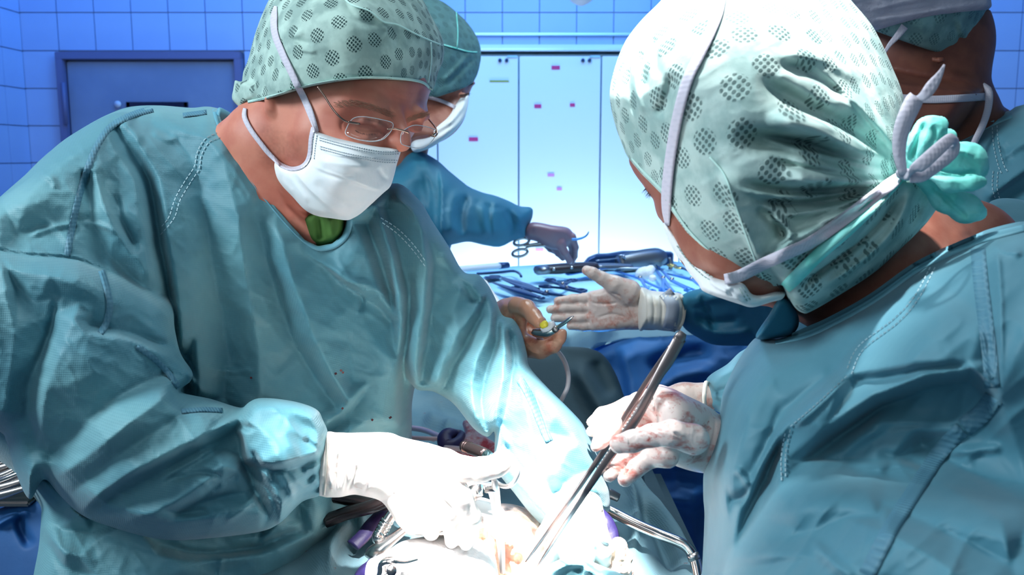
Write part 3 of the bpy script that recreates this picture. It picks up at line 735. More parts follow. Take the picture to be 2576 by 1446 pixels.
near = [(x, 808, tz(x, 808)) for x in (1160, 1200, 1290, 1400, 1560, 1690, 1800, 1960)]
rim = [(x, 818, tz(1200, 812)-.01) for x in (1160, 1200, 1290, 1400, 1560, 1690, 1800, 1960)]
hem = [(x, y, tz(1200, 812)-.005) for x, y in [(1160, 862), (1200, 866), (1290, 880), (1345, 912), (1375, 921), (1454, 889), (1515, 864), (1567, 850), (1760, 840), (1990, 836)]]
tb = Thing('instrument_table', (W(1450, 760, 2.1).x, W(1450, 760, 2.1).y, 0), 'instrument table under a light blue drape in front of the glowing cabinet', 'table')
dsp = strokes([('s', 10, .03, 60, [(1340, 850), (1450, 860), (1560, 830)]), ('r', 14, -.02, 0, [(1420, 800), (1440, 900)]), ('r', 14, .02, 0, [(1480, 800), (1500, 870)])])
tb.add(sheet('table_drape', [far, near, rim, hem], M['tableD'], disp=lambda X, Y: dsp(X, Y)+np.where(Y < 815, crumple(X, (Y-640)*3, 90, 8)*.006, 0), bvh='tab'))
c0, c1 = onplane(1180, 690, HT-0.04), onplane(1690, 668, HT-0.04)
for px, py in ((1250, 700), (1650, 690), (1420, 790), (1780, 780)):
    q = onplane(px, py, HT-0.05); tb.add(tube('leg', [q, (q.x, q.y, 0.0)], 0.016, M['steel'], 12))
tb.add(box('table_board', tuple((onplane(1250, 700, HT-0.06)+onplane(1780, 780, HT-0.06))/2), (0.9, 0.7, 0.02), M['steel'], bev=0.004))

# -------- things lying on it
def tp(px, py, up=0.012): return onplane(px, py, HT, up)
def flatbar(name, P, r, m, flat=0.4): return tube(name, P, r, m, 8, flat=flat, res=4)
# long dissecting forceps, dark
def lying_forceps(a, b, off, label, m='navy'):
    A, B = tp(*a), tp(*b); th = Thing('dissecting_forceps', tuple(A), label, 'forceps', 'dark forceps on the table')
    n = (B-A).normalized(); s_ = Vector((-n.y, n.x, 0))*off
    for sg, nm in ((1, 'arm'), (-1, 'arm')):
        th.add(flatbar(nm, [A, A.lerp(B, .35)+s_*sg, A.lerp(B, .7)+s_*sg*.9, B+s_*sg*.25], [.007, .010, .006, .003], M[m]))
    th.add(flatbar('joint', [A-n*.004, A+n*.02], [.009, .008], M[m]))
lying_forceps((1372, 752), (1262, 712), .006, 'dark long forceps on the table, nearest the white open hand')
lying_forceps((1362, 762), (1240, 722), .005, 'dark long forceps on the table, lying along the sleeve side')
lying_forceps((1350, 738), (1262, 708), .004, 'slim dark forceps lying behind the other two forceps')
# clamps with ring handles, lying down
def lying_clamp(ring_a, ring_b, joint, tip, label, m='blueI', gold=False, group='clamps on the table', r=.0045, rr=(15, 6)):
    J, T = tp(*joint), tp(*tip); th = Thing('artery_clamp', tuple(J), label, 'clamp', group)
    for rg in (ring_a, ring_b):
        c = tp(*rg); ring = []
        d = (J-c).normalized(); n = Vector((-d.y, d.x, 0))
        for k in range(12):
            a = 2*math.pi*k/12; ring.append(c+d*math.cos(a)*.017+n*math.sin(a)*.012)
        th.add(tube('finger_ring', ring, r*.75, M['gold' if gold else m], 8, closed=True, res=2))
        th.add(flatbar('shank', [c+d*.016, c.lerp(J, .5)+n*.002, J, J.lerp(T, .5), T], [r, r, r*1.3, r, r*.5], M[m], 0.7))
    th.add(tube('pivot', [J+Vector((0, 0, -.004)), J+Vector((0, 0, .008))], r*1.2, M['steel'], 10))
lying_clamp((1330, 741), (1300, 736), (1375, 750), (1440, 760), 'dark clamp on the table, right of the dark forceps', 'navy')
lying_clamp((1385, 715), (1372, 732), (1425, 738), (1500, 758), 'dark clamp lying behind the fingertips of the open hand', 'navy')
lying_clamp((1440, 716), (1462, 742), (1415, 728), (1370, 716), 'small dark clamp with rings near the thumb of the open hand', 'navy')
lying_clamp((1388, 690), (1402, 696), (1450, 694), (1560, 690), 'clamp with gilt rings at the near end of the metal box', 'navy', True)
lying_clamp((1735, 742), (1762, 748), (1690, 716), (1650, 676), 'blue clamp gripping the white swab ball', 'blueI')
lying_clamp((1672, 752), (1700, 752), (1668, 712), (1640, 676), 'blue clamp crossing beside the white swab ball', 'blueI')
lying_clamp((1636, 744), (1672, 742), (1610, 712), (1545, 690), 'blue curved clamp behind the wrist of the open hand', 'blueI')
lying_clamp((1790, 722), (1775, 738), (1740, 714), (1668, 696), 'blue clamp at the right end of the table', 'blueI')
lying_clamp((1690, 677), (1708, 683), (1740, 692), (1800, 694), 'clamp with gilt rings in front of the metal box end', 'navy', True)
# curved retractor
cr = Thing('curved_retractor', tuple(tp(1500, 690)), 'long curved flat steel retractor lying in front of the metal box', 'retractor')
cr.add(flatbar('blade', [tp(1430, 700), tp(1480, 690), tp(1560, 683), tp(1650, 686)], [.012, .014, .014, .010], M['blueI'], .3))
cr.add(flatbar('rib', [tp(1500, 697, .02), tp(1560, 691, .02), tp(1640, 692, .02)], [.004, .005, .004], M['steel'], .5))
# swab
s = Solid(1590, 1670, 655, 715, 2.2, 2.75, 2, 0.008)
for (x, y, z, r) in [(1612, 690, 2.46, 15), (1630, 690, 2.46, 13), (1622, 682, 2.46, 12), (1637, 677, 2.47, 11), (1641, 700, 2.42, 10)]: s.chain([(x, y, z, r), (x+1, y, z, r)], .01)
tag(solid('swab_ball', s, M['gauze']), 'white gauze swab ball held by the blue clamps', 'swab')
# cautery pencil with cord
cp_ = Thing('cautery_pencil', tuple(tp(1230, 690)), 'white cautery pencil with dark tip on the far left of the table', 'pencil')
cp_.add(flatbar('barrel', [tp(1130, 697, .02), tp(1200, 690, .02), tp(1256, 685, .02)], [.012, .012, .012], M['whiteP'], .8))
cp_.add(flatbar('collar', [tp(1254, 685, .02), tp(1278, 683, .02)], [.013, .012], M['navy'], .8))
cp_.add(tube('cord', [tp(1200, 697, .01), tp(1256, 693, .01), tp(1290, 690, .01), tp(1306, 696, .01), tp(1311, 704, .01)], .004, M['navy'], 8))
s = Solid(1200, 1280, 680, 715, 2.3, 2.75, 3, 0.01)
s.slab([(1218, 694), (1240, 690), (1262, 692), (1266, 699), (1240, 703), (1216, 701)], lambda X, Y: ztab(X, Y)-.03, .015, 6)
tag(solid('holster_dish', s, M['navy']), 'flat dark dish under the cautery pencil', 'dish')
# metal box with brown saw handle
def zbox(dz): return lambda X, Y: 0*X+2.62+dz+(X-1350)*0.0006
bx_ = Thing('instrument_box', tuple(W(1560, 690, 2.6)), 'open dark steel instrument box at the far edge of the table', 'box')
s = Solid(1430, 1720, 615, 710, 2.4, 3.1, 3, 0.02)
s.slab([(1478, 646), (1500, 637), (1530, 636), (1565, 630), (1620, 629), (1688, 632), (1695, 637), (1694, 680), (1685, 688), (1560, 694), (1470, 690), (1460, 668)], zbox(.05), .08, 6, smooth=False)
s.cut([(1478, 640), (1500, 628), (1700, 620), (1700, 700), (1440, 700), (1440, 655)], smooth=False)
bx_.add(solid('box_body', s, M['navy']))
def bar(p, z, r, m, nm, flat=.5): return tube(nm, [W(x, y, z+(x-1350)*.0006) for x, y in p], r, m, 8, flat=flat, res=4)
bx_.add(bar([(1556, 664), (1600, 657), (1650, 650), (1672, 646)], 2.60, [.022, .026, .026, .016], M['steelD'], 'side_plate', 1.3))
bx_.add(bar([(1556, 642), (1600, 640), (1645, 645)], 2.59, [.006, .005, .004], M['steel'], 'rim'))
bx_.add(bar([(1566, 642), (1573, 652)], 2.57, [.010, .006], M['steel'], 'catch'))
bx_.add(bar([(1684, 648), (1688, 664), (1686, 678)], 2.56, [.008, .010, .007], M['steelD'], 'end_fitting'))
bx_.add(bar([(1500, 655), (1535, 652), (1560, 648)], 2.58, [.004, .004, .003], M['steel'], 'rim'))
sw = Thing('amputation_knife', tuple(W(1420, 678, 2.5)), 'brown riveted handle of a large blade lying against the steel box', 'knife')
sw.add(bar([(1362, 678), (1400, 676), (1450, 672), (1497, 669)], 2.50, [.024, .028, .027, .022], M['blackP'], 'handle', .55))
sw.add(bar([(1352, 680), (1374, 678)], 2.49, [.024, .026], M['steelD'], 'end_cap', .55))
sw.add(bar([(1497, 669), (1540, 668), (1585, 670)], 2.51, [.025, .024, .022], M['steelD'], 'blade', .3))
for x, y in ((1393, 677), (1438, 673)): sw.add(tube('rivet', [W(x, y, 2.478+(x-1350)*.0006), W(x, y, 2.46+(x-1350)*.0006)], .0045, M['steel'], 10))
ng = onplane(1205, 745, HT-.02)
s = Solid(1160, 1270, 690, 790, 1.5, 2.1, 3, .01)
s.slab([(1200, 705), (1222, 703), (1240, 730), (1262, 765), (1235, 775), (1190, 740)], [(1200, 700, 1.7), (1260, 770, 1.6), (1180, 760, 1.65)], .02, 12)
tag(solid('folded_swab', s, M['gauze']), 'folded white cloth lying on the table by the sleeve', 'cloth')

# ================================================================ hanging drapes between and behind the people
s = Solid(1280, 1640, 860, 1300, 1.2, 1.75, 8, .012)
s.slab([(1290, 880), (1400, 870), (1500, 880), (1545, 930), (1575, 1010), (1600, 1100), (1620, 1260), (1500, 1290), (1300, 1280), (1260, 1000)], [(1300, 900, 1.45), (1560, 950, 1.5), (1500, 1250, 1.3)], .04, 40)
d1 = tag(solid('hanging_drape', s, M['drapeD'], disp=strokes([('r', 26, .03, 0, [(1440, 900), (1500, 1000), (1560, 1100)]), ('r', 22, -.02, 0, [(1490, 900), (1540, 1000)])])), 'dark drape below the instrument table', 'drape')
s = Solid(1440, 1960, 820, 1560, 1.6, 2.2, 9, .014)
s.slab([(1480, 850), (1600, 830), (1750, 830), (1900, 830), (1940, 900), (1940, 1500), (1700, 1540), (1600, 1540), (1560, 1200), (1500, 1000)], [(1500, 900, 1.85), (1900, 900, 1.8), (1700, 1400, 1.75)], .04, 40)
d2 = tag(solid('hanging_drape', s, M['drapeB'], disp=lambda X, Y: strokes([('s', 12, .05, 60, [(1560, 860), (1585, 950), (1600, 1060)]), ('r', 20, -.04, 0, [(1620, 930), (1700, 900), (1800, 880)]), ('r', 20, .04, 0, [(1640, 1000), (1700, 950), (1800, 930)]), ('s', 12, .05, 70, [(1600, 1300), (1680, 1260), (1780, 1270)]), ('s', 8, .03, 50, [(1600, 1120), (1700, 1170), (1790, 1160)])])(X, Y)+crumple(X, Y, 90, 4)*.02), 'deep blue drape hanging behind the hand with the large tweezers', 'drape')
# ================================================================ surgeon with glasses (left)
def face_pt(px, py, z): return tuple(W(px, py, z))
A1 = Thing('person', (W(500, 900, 1.05).x, W(500, 900, 1.05).y, 0), 'surgeon with rimless glasses, white mask and perforated green cap looking down', 'person')
# --- skin: head, neck and chest in one continuous mesh
s = Solid(520, 1130, -60, 760, 0.84, 1.2, 3.2, .0032)
s.ell((872, 170, 1.0), (.090, .098, .078), .01)
s.slab([(655, 225), (720, 170), (900, 130), (1040, 165), (1082, 216), (1079, 240), (1074, 262), (1077, 286), (1064, 306), (1046, 330), (1025, 360), (985, 410), (955, 470), (885, 525), (800, 515), (705, 430), (650, 340), (628, 270)],
       [(660, 300, .955), (720, 350, .93), (780, 280, .912), (850, 240, .905), (930, 230, .912), (1010, 230, .935), (1070, 230, .975), (1060, 300, .975), (980, 420, .93), (850, 460, .915), (760, 440, .93), (850, 340, .906), (930, 380, .908), (1000, 340, .945)], .075, 60, .012)
# brow ridges, eye hollows, nose, cheek, lids
s.chain([(838, 268, .920, 17), (880, 262, .915, 19), (930, 268, .918, 18), (975, 288, .935, 14)], .012)
s.chain([(1020, 300, .960, 13), (1052, 292, .975, 14), (1070, 292, .990, 12)], .010)
s.ell((925, 316, .898), (.024, .011, .016), .012, -14, True)
s.ell((1050, 318, .955), (.012, .010, .016), .010, -14, True)
s.chain([(990, 285, .942, 13), (1002, 315, .938, 13), (1012, 345, .930, 15), (1016, 362, .925, 17)], .012)
s.chain([(990, 362, .928, 14), (1000, 366, .93, 12)], .010)
s.chain([(800, 345, .935, 40), (900, 385, .925, 36)], .02)
s.chain([(905, 320, .926, 20), (950, 326, .932, 19)], .006)       # eye ball under the lowered lid
s.chain([(1040, 322, .972, 12), (1052, 322, .977, 12)], .006)
s.chain([(886, 309, .914, 4), (915, 303, .911, 5), (950, 312, .916, 5), (968, 325, .925, 4)], .005)   # upper lid fold
s.chain([(893, 335, .914, 5), (925, 345, .912, 6), (958, 343, .920, 5)], .006)                  # under-eye fold
s.chain([(676, 252, .938, 11), (680, 272, .940, 8), (690, 285, .942, 6)], .006)      # ear under the cap
s.chain([(745, 260, .99, 92), (690, 370, 1.0, 100), (690, 470, 1.02, 110), (740, 560, 1.05, 110), (800, 660, 1.09, 130)], .02)
s.chain([(640, 340, 1.0, 72), (600, 390, 1.02, 76), (560, 460, 1.06, 90)], .02)
s.chain([(700, 520, 1.02, 90), (860, 640, 1.10, 120)], .02)
s.chain([(668, 400, .965, 14), (740, 540, .985, 16), (790, 600, 1.0, 14)], .012)        # neck tendon
skinf = strokes([('s', 4, .0015, 18, [(852, 352), (890, 368), (950, 372)]), ('r', 3, -.0010, 0, [(1000, 222), (1030, 232), (1070, 226)]), ('r', 3, -.0010, 0, [(985, 238), (1030, 252), (1072, 246)]),
                 ('r', 3, -.0012, 0, [(868, 300), (858, 312), (862, 330)]), ('r', 5, -.003, 0, [(712, 500), (760, 545), (800, 565)]), ('r', 6, -.003, 0, [(700, 470), (740, 520), (790, 545)]), ('r', 4, -.0014, 0, [(880, 345), (915, 356), (955, 352)]), ('r', 4, -.0012, 0, [(975, 268), (985, 280), (992, 292)])])
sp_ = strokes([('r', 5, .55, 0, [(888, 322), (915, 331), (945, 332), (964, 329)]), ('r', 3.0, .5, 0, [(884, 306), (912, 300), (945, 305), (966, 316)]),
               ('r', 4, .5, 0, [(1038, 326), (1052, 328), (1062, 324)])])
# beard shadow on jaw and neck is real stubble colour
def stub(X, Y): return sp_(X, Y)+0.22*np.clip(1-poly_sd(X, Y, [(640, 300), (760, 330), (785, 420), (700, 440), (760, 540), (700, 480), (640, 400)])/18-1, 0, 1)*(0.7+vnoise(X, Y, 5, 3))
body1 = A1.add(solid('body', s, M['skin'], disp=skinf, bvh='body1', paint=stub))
# eyebrow hairs
def hairs(name, line, n, ln, ang, m, keys, w=.0004, spread=5, seed=1, lift=.001):
    rs = random.Random(seed); P = path_px(line, 1.0); V = []; Qs = []
    for _ in range(n):
        i = rs.randrange(len(P)); x = P[i, 0]+rs.uniform(-1, 1)*spread*.5; y = P[i, 1]+rs.uniform(-1, 1)*spread
        z = cast(x, y, keys)
        if not z: continue
        a = math.radians(ang+rs.uniform(-22, 22)); l = ln*rs.uniform(.6, 1.2)
        p = W(x, y, z-.0003); q = W(x+math.cos(a)*l, y+math.sin(a)*l, z-lift*rs.uniform(.6, 2)); d = (q-p).normalized(); sd = Vector((d.z, 0.3, -d.x)).normalized()*w
        k = len(V); V += [p-sd, p+sd, p+Vector((0, -w, 0)), q]; Qs += [(k, k+1, k+3), (k+1, k+2, k+3), (k+2, k, k+3), (k, k+2, k+1)]
    return link_mesh(name, np.array([tuple(v) for v in V]), Qs, m, None, smooth=False, kind='stuff')
A1.add(hairs('eyebrow', [(842, 262), (880, 258), (925, 266), (985, 288)], 360, 14, 20, M['brow'], ['body1'], .00020, 8, 3, .0015))
A1.add(hairs('eyebrow', [(1024, 304), (1048, 294), (1074, 288)], 220, 13, -25, M['brow'], ['body1'], .00020, 6, 4, .0015))
A1.add(hairs('eyelashes', [(890, 326), (920, 336), (958, 334)], 34, 6, 60, M['hair'], ['body1'], .00016, 1.5, 5, .002))

# --- gown
gA = [(548, 272), (480, 271), (400, 265), (330, 268), (280, 284), (220, 315), (150, 360), (80, 425), (0, 495), (-80, 570), (-150, 700), (-150, 1000), (20, 1180), (85, 1262), (92, 1300), (85, 1370), (72, 1446), (50, 1600), (700, 1600), (745, 1490), (790, 1415), (840, 1360), (868, 1300), (880, 1240), (960, 1190), (1030, 1150), (1036, 1080), (1042, 980), (1100, 800), (1080, 600), (985, 462), (900, 420), (700, 330)]
zA = [(480, 290, .985), (330, 290, .965), (220, 330, .93), (80, 450, .885), (0, 560, .86), (-100, 800, .86), (420, 480, .945), (550, 420, .965), (700, 620, .965), (800, 660, .99), (900, 640, .995), (1000, 520, 1.03), (600, 800, .97), (800, 850, .99), (1000, 800, 1.04), (1020, 1050, 1.05), (700, 1000, .98), (450, 900, .95), (300, 700, .91), (150, 1400, .86), (450, 1420, .89), (750, 1380, .95), (850, 1150, .98), (600, 1200, .95), (100, 1100, .88)]
s = Solid(-215, 1560, 225, 1640, .66, 1.34, 4.2, .005)
s.slab(gA, zA, .11, 95, .01)
# back of the neckline and right shoulder
s.slab([(-150, 560), (0, 495), (120, 385), (230, 310), (300, 282), (345, 300), (372, 380), (386, 450), (400, 590), (424, 740), (440, 860), (440, 960), (200, 1000), (-150, 960)], [(300, 310, .945), (200, 400, .90), (0, 600, .83), (300, 550, .885), (400, 700, .905), (430, 900, .90), (-100, 800, .82), (150, 800, .85), (340, 380, .94)], .07, 55, .006)
# lower sleeve hanging in a heavy fold, forearm, cuff
s.slab([(-170, 590), (0, 621), (63, 636), (180, 650), (228, 665), (339, 708), (426, 761), (440, 830), (455, 890), (484, 935), (480, 958), (455, 985), (530, 1003), (604, 1025), (640, 1020), (700, 1030), (800, 1060), (820, 1150), (812, 1238), (760, 1262), (700, 1318), (640, 1340), (500, 1356), (420, 1358), (347, 1345), (270, 1322), (204, 1294), (150, 1245), (110, 1205), (75, 1256), (40, 1190), (16, 1110), (-10, 1080), (-170, 1000)],
       [(0, 660, .795), (200, 700, .80), (380, 780, .86), (450, 930, .83), (250, 900, .77), (50, 850, .77), (300, 1100, .755), (100, 1100, .79), (500, 1100, .78), (650, 1100, .80), (800, 1150, .83), (680, 1280, .81), (400, 1320, .79), (200, 1270, .80), (-100, 800, .75)], .055, 60, .005)
s.slab([(612, 1026), (632, 1008), (655, 1001), (700, 1003), (755, 1013), (797, 1030), (812, 1055), (826, 1095), (822, 1160), (818, 1228), (795, 1238), (752, 1262), (716, 1300), (702, 1314), (694, 1300), (668, 1245), (625, 1160), (600, 1140), (585, 1100), (588, 1070)], [(640, 1040, .792), (780, 1060, .80), (600, 1100, .80), (810, 1200, .815), (700, 1290, .80), (700, 1150, .775)], .045, 34, .004)
# left sleeve
s.slab([(985, 462), (1050, 498), (1090, 560), (1128, 618), (1165, 682), (1203, 690), (1226, 714), (1246, 750), (1264, 792), (1292, 803), (1312, 835), (1326, 890), (1332, 922), (1375, 972), (1422, 1018), (1464, 1063), (1480, 1096), (1497, 1132), (1528, 1212), (1534, 1245), (1533, 1283), (1508, 1288), (1440, 1258), (1405, 1290), (1379, 1328), (1335, 1292), (1292, 1238), (1256, 1192), (1244, 1150), (1244, 1086), (1226, 1099), (1190, 1076), (1140, 1015), (1090, 985), (1042, 975), (1008, 900), (960, 720), (900, 560)],
       [(1000, 520, 1.03), (1080, 650, 1.03), (1040, 900, 1.03), (1200, 740, 1.05), (1230, 880, 1.01), (1140, 980, 1.02), (1300, 860, 1.03), (1300, 1000, .965), (1270, 1120, .945), (1400, 1050, .96), (1460, 1130, .95), (1380, 1290, .90), (1515, 1250, .93), (960, 600, 1.01)], .055, 42, .008)
s.cut([(552, 262), (556, 300), (574, 338), (600, 385), (650, 465), (700, 528), (740, 574), (767, 603), (800, 619), (836, 612), (860, 592), (868, 572), (872, 545), (900, 500), (985, 440), (960, 200), (700, 200)], smooth=False, outside=True)
Gd = [  # crease lines read off the garment: kind, sharp width, height, soft width, line
 ('s', 8, .022, 50, [(345, 400), (372, 450), (392, 560), (412, 680), (432, 760), (446, 880)]),
 ('r', 14, -.014, 0, [(335, 330), (365, 420), (383, 500), (400, 620)]),
 ('s', 9, .012, 40, [(300, 300), (330, 350), (350, 400), (372, 455)]),
 ('s', 7, .010, 34, [(262, 470), (285, 560), (330, 640), (372, 700), (425, 752)]),
 ('r', 12, .010, 0, [(240, 440), (262, 540), (290, 640)]), ('r', 10, -.007, 0, [(285, 470), (310, 560), (350, 640)]),
 ('r', 12, -.008, 0, [(300, 340), (330, 420), (360, 520)]), ('r', 10, .008, 0, [(325, 330), (350, 400), (380, 430)]),
 ('r', 8, .005, 0, [(90, 430), (130, 450), (140, 480)]), ('r', 7, .004, 0, [(60, 600), (140, 570), (220, 560)]), ('r', 7, .004, 0, [(200, 560), (250, 565), (300, 590)]),
 ('s', 6, .008, 30, [(200, 830), (300, 850), (370, 875), (421, 898), (462, 925)]),
 ('r', 16, -.012, 0, [(230, 780), (330, 830), (440, 870)]), ('r', 20, .012, 0, [(150, 660), (240, 690), (340, 730)]),
 ('r', 12, -.010, 0, [(222, 670), (232, 750), (218, 830)]), ('s', 7, .010, 40, [(218, 835), (232, 780), (240, 700)]),
 ('s', 7, .009, 36, [(90, 660), (60, 780), (20, 900), (0, 1000)]), ('r', 10, -.006, 0, [(145, 740), (120, 850), (80, 930)]), ('r', 14, .008, 0, [(100, 700), (90, 800), (60, 880)]),
 ('s', 7, .013, 55, [(140, 1205), (230, 1130), (330, 1050), (400, 1000), (450, 965)]),
 ('r', 24, -.014, 0, [(180, 1120), (290, 1050), (380, 1000)]), ('r', 22, .010, 0, [(200, 1180), (330, 1100), (420, 1020)]),
 ('s', 8, .020, 60, [(215, 1282), (235, 1250), (300, 1205), (380, 1165), (460, 1120), (530, 1060), (575, 1030)]),
 ('r', 18, -.012, 0, [(260, 1255), (360, 1210), (470, 1160), (560, 1110)]),
 ('s', 6, .010, 20, [(452, 960), (448, 1000), (442, 1040), (500, 1030), (560, 1035)]),
 ('r', 8, -.010, 0, [(470, 980), (520, 1000), (590, 1030)]),
 ('r', 12, .008, 0, [(480, 1130), (560, 1090), (600, 1060)]), ('r', 8, -.006, 0, [(420, 1210), (500, 1190), (570, 1200)]),
 ('s', 6, .007, 24, [(395, 1220), (430, 1190), (500, 1150), (560, 1110)]), ('r', 9, -.005, 0, [(500, 1250), (560, 1210), (610, 1190)]), ('r', 22, .012, 0, [(300, 1310), (420, 1320), (520, 1310), (620, 1290)]),
 ('r', 10, -.007, 0, [(400, 1280), (470, 1290), (540, 1280)]), ('r', 8, .006, 0, [(560, 1320), (600, 1290), (660, 1240)]),
 ('s', 5, .012, 26, [(600, 1055), (618, 1085), (622, 1130), (625, 1165), (680, 1170), (760, 1165)]),
 ('r', 7, -.010, 0, [(585, 1095), (605, 1085), (612, 1120)]), ('r', 10, .008, 0, [(640, 1020), (700, 1040), (760, 1080), (800, 1100)]),
 ('s', 5, .009, 22, [(620, 1150), (650, 1230), (690, 1300)]), ('r', 9, -.008, 0, [(660, 1180), (690, 1230), (705, 1290)]), ('r', 9, .007, 0, [(700, 1180), (730, 1230), (735, 1270)]),
 ('r', 7, -.006, 0, [(760, 1100), (800, 1130), (822, 1150)]), ('r', 7, .005, 0, [(760, 1190), (790, 1175), (815, 1165)]), ('r', 6, -.005, 0, [(770, 1215), (790, 1195), (812, 1185)]),
 ('r', 12, -.012, 0, [(20, 1100), (60, 1160), (82, 1220)]), ('s', 6, .012, 30, [(90, 1180), (80, 1230), (78, 1260)]),
 # trunk
 ('s', 10, .022, 90, [(640, 500), (680, 620), (720, 760), (770, 860), (830, 940), (875, 1000)]),
 ('r', 26, -.014, 0, [(600, 560), (640, 700), (690, 830), (730, 930)]), ('r', 30, .010, 0, [(520, 440), (560, 600), (600, 760), (620, 900)]),
 ('r', 20, -.012, 0, [(470, 500), (520, 640), (560, 800)]), ('r', 16, .009, 0, [(440, 560), (470, 720), (490, 900)]), ('r', 18, -.010, 0, [(500, 780), (510, 900), (500, 1000)]),
 ('s', 7, .014, 50, [(872, 552), (905, 600), (940, 690), (962, 740), (975, 800)]), ('s', 8, .018, 40, [(925, 520), (965, 600), (990, 700), (1010, 800), (1012, 900), (1000, 1000)]),
 ('r', 14, -.014, 0, [(895, 530), (925, 600), (950, 680)]), ('r', 14, -.012, 0, [(985, 560), (1010, 660), (1030, 780), (1030, 900)]),
 ('s', 5, .006, 20, [(740, 620), (800, 655), (850, 690), (905, 725), (960, 735), (990, 790)]), ('r', 8, .005, 0, [(840, 690), (880, 710), (940, 715)]), ('r', 6, -.005, 0, [(905, 730), (912, 760), (906, 790)]),
 ('s', 6, .012, 40, [(870, 1005), (872, 1030), (830, 1060), (810, 1075)]), ('r', 9, -.008, 0, [(860, 960), (885, 990), (880, 1040)]), ('s', 6, .008, 50, [(905, 700), (890, 800), (875, 900), (880, 980)]),
 ('r', 7, .004, 0, [(550, 930), (600, 935), (640, 930)]), ('r', 12, -.008, 0, [(690, 640), (760, 680), (820, 720)]),
 # lower trunk below the forearm
 ('r', 9, -.010, 0, [(120, 1330), (160, 1360), (190, 1420)]), ('s', 5, .008, 18, [(110, 1290), (135, 1340), (150, 1390), (190, 1400)]), ('r', 20, -.008, 0, [(250, 1330), (240, 1400), (230, 1446)]),
 ('r', 8, -.007, 0, [(400, 1362), (470, 1385), (560, 1390), (700, 1370)]), ('r', 7, .004, 0, [(560, 1390), (556, 1420), (550, 1460)]), ('r', 12, .006, 0, [(560, 1360), (660, 1350), (780, 1310)]),
 # left sleeve
 ('s', 8, .016, 50, [(1070, 540), (1075, 640), (1068, 760), (1050, 860), (1044, 960)]), ('r', 16, -.012, 0, [(1090, 650), (1080, 780), (1060, 900)]),
 ('s', 7, .016, 42, [(1220, 720), (1222, 790), (1200, 880), (1185, 950)]), ('r', 12, -.014, 0, [(1235, 770), (1225, 850), (1195, 930)]), ('r', 16, .012, 0, [(1250, 800), (1250, 880), (1225, 960)]),
 ('r', 12, -.008, 0, [(1160, 720), (1185, 740), (1215, 730)]), ('r', 14, .008, 0, [(1120, 790), (1150, 850), (1140, 930), (1110, 970)]), ('r', 12, -.008, 0, [(1090, 950), (1150, 900), (1190, 830)]),
 ('s', 6, .012, 34, [(1262, 800), (1268, 880), (1280, 960), (1262, 1040), (1246, 1090)]), ('r', 9, -.010, 0, [(1280, 820), (1290, 900), (1300, 960)]),
 ('s', 5, .014, 26, [(1300, 955), (1312, 935), (1330, 930), (1345, 960)]), ('r', 8, -.010, 0, [(1310, 960), (1325, 985), (1350, 990)]), ('s', 6, .010, 36, [(1244, 1080), (1262, 1000), (1255, 920)]),
 ('r', 12, -.010, 0, [(1330, 1100), (1360, 1160), (1400, 1180)]), ('s', 7, .012, 40, [(1300, 960), (1340, 1060), (1380, 1140), (1400, 1230)]), ('r', 14, .010, 0, [(1400, 1060), (1440, 1110), (1420, 1180)]),
 ('r', 9, -.008, 0, [(1420, 1030), (1450, 1080), (1500, 1140)]), ('s', 6, .009, 26, [(1390, 1225), (1440, 1180), (1470, 1150)]), ('r', 8, -.007, 0, [(1260, 1100), (1290, 1150), (1330, 1200)]),
 ('r', 8, -.008, 0, [(1480, 1220), (1505, 1240), (1530, 1245)]), ('r', 7, .006, 0, [(1490, 1250), (1510, 1270), (1525, 1280)]), ('r', 12, -.009, 0, [(1150, 960), (1180, 1010), (1205, 1070)]), ('r', 10, .008, 0, [(1180, 960), (1210, 1020), (1225, 1080)]),
 ('r', 9, .006, 0, [(985, 500), (1030, 520), (1075, 560)]),
 # shoulder
 ('r', 14, .008, 0, [(330, 275), (400, 300), (480, 350), (520, 370)]), ('r', 12, -.008, 0, [(370, 275), (440, 310), (520, 345)]), ('r', 8, .005, 0, [(380, 330), (420, 350), (450, 345)]), ('s', 5, .005, 20, [(545, 275), (540, 310), (556, 330)]),
]
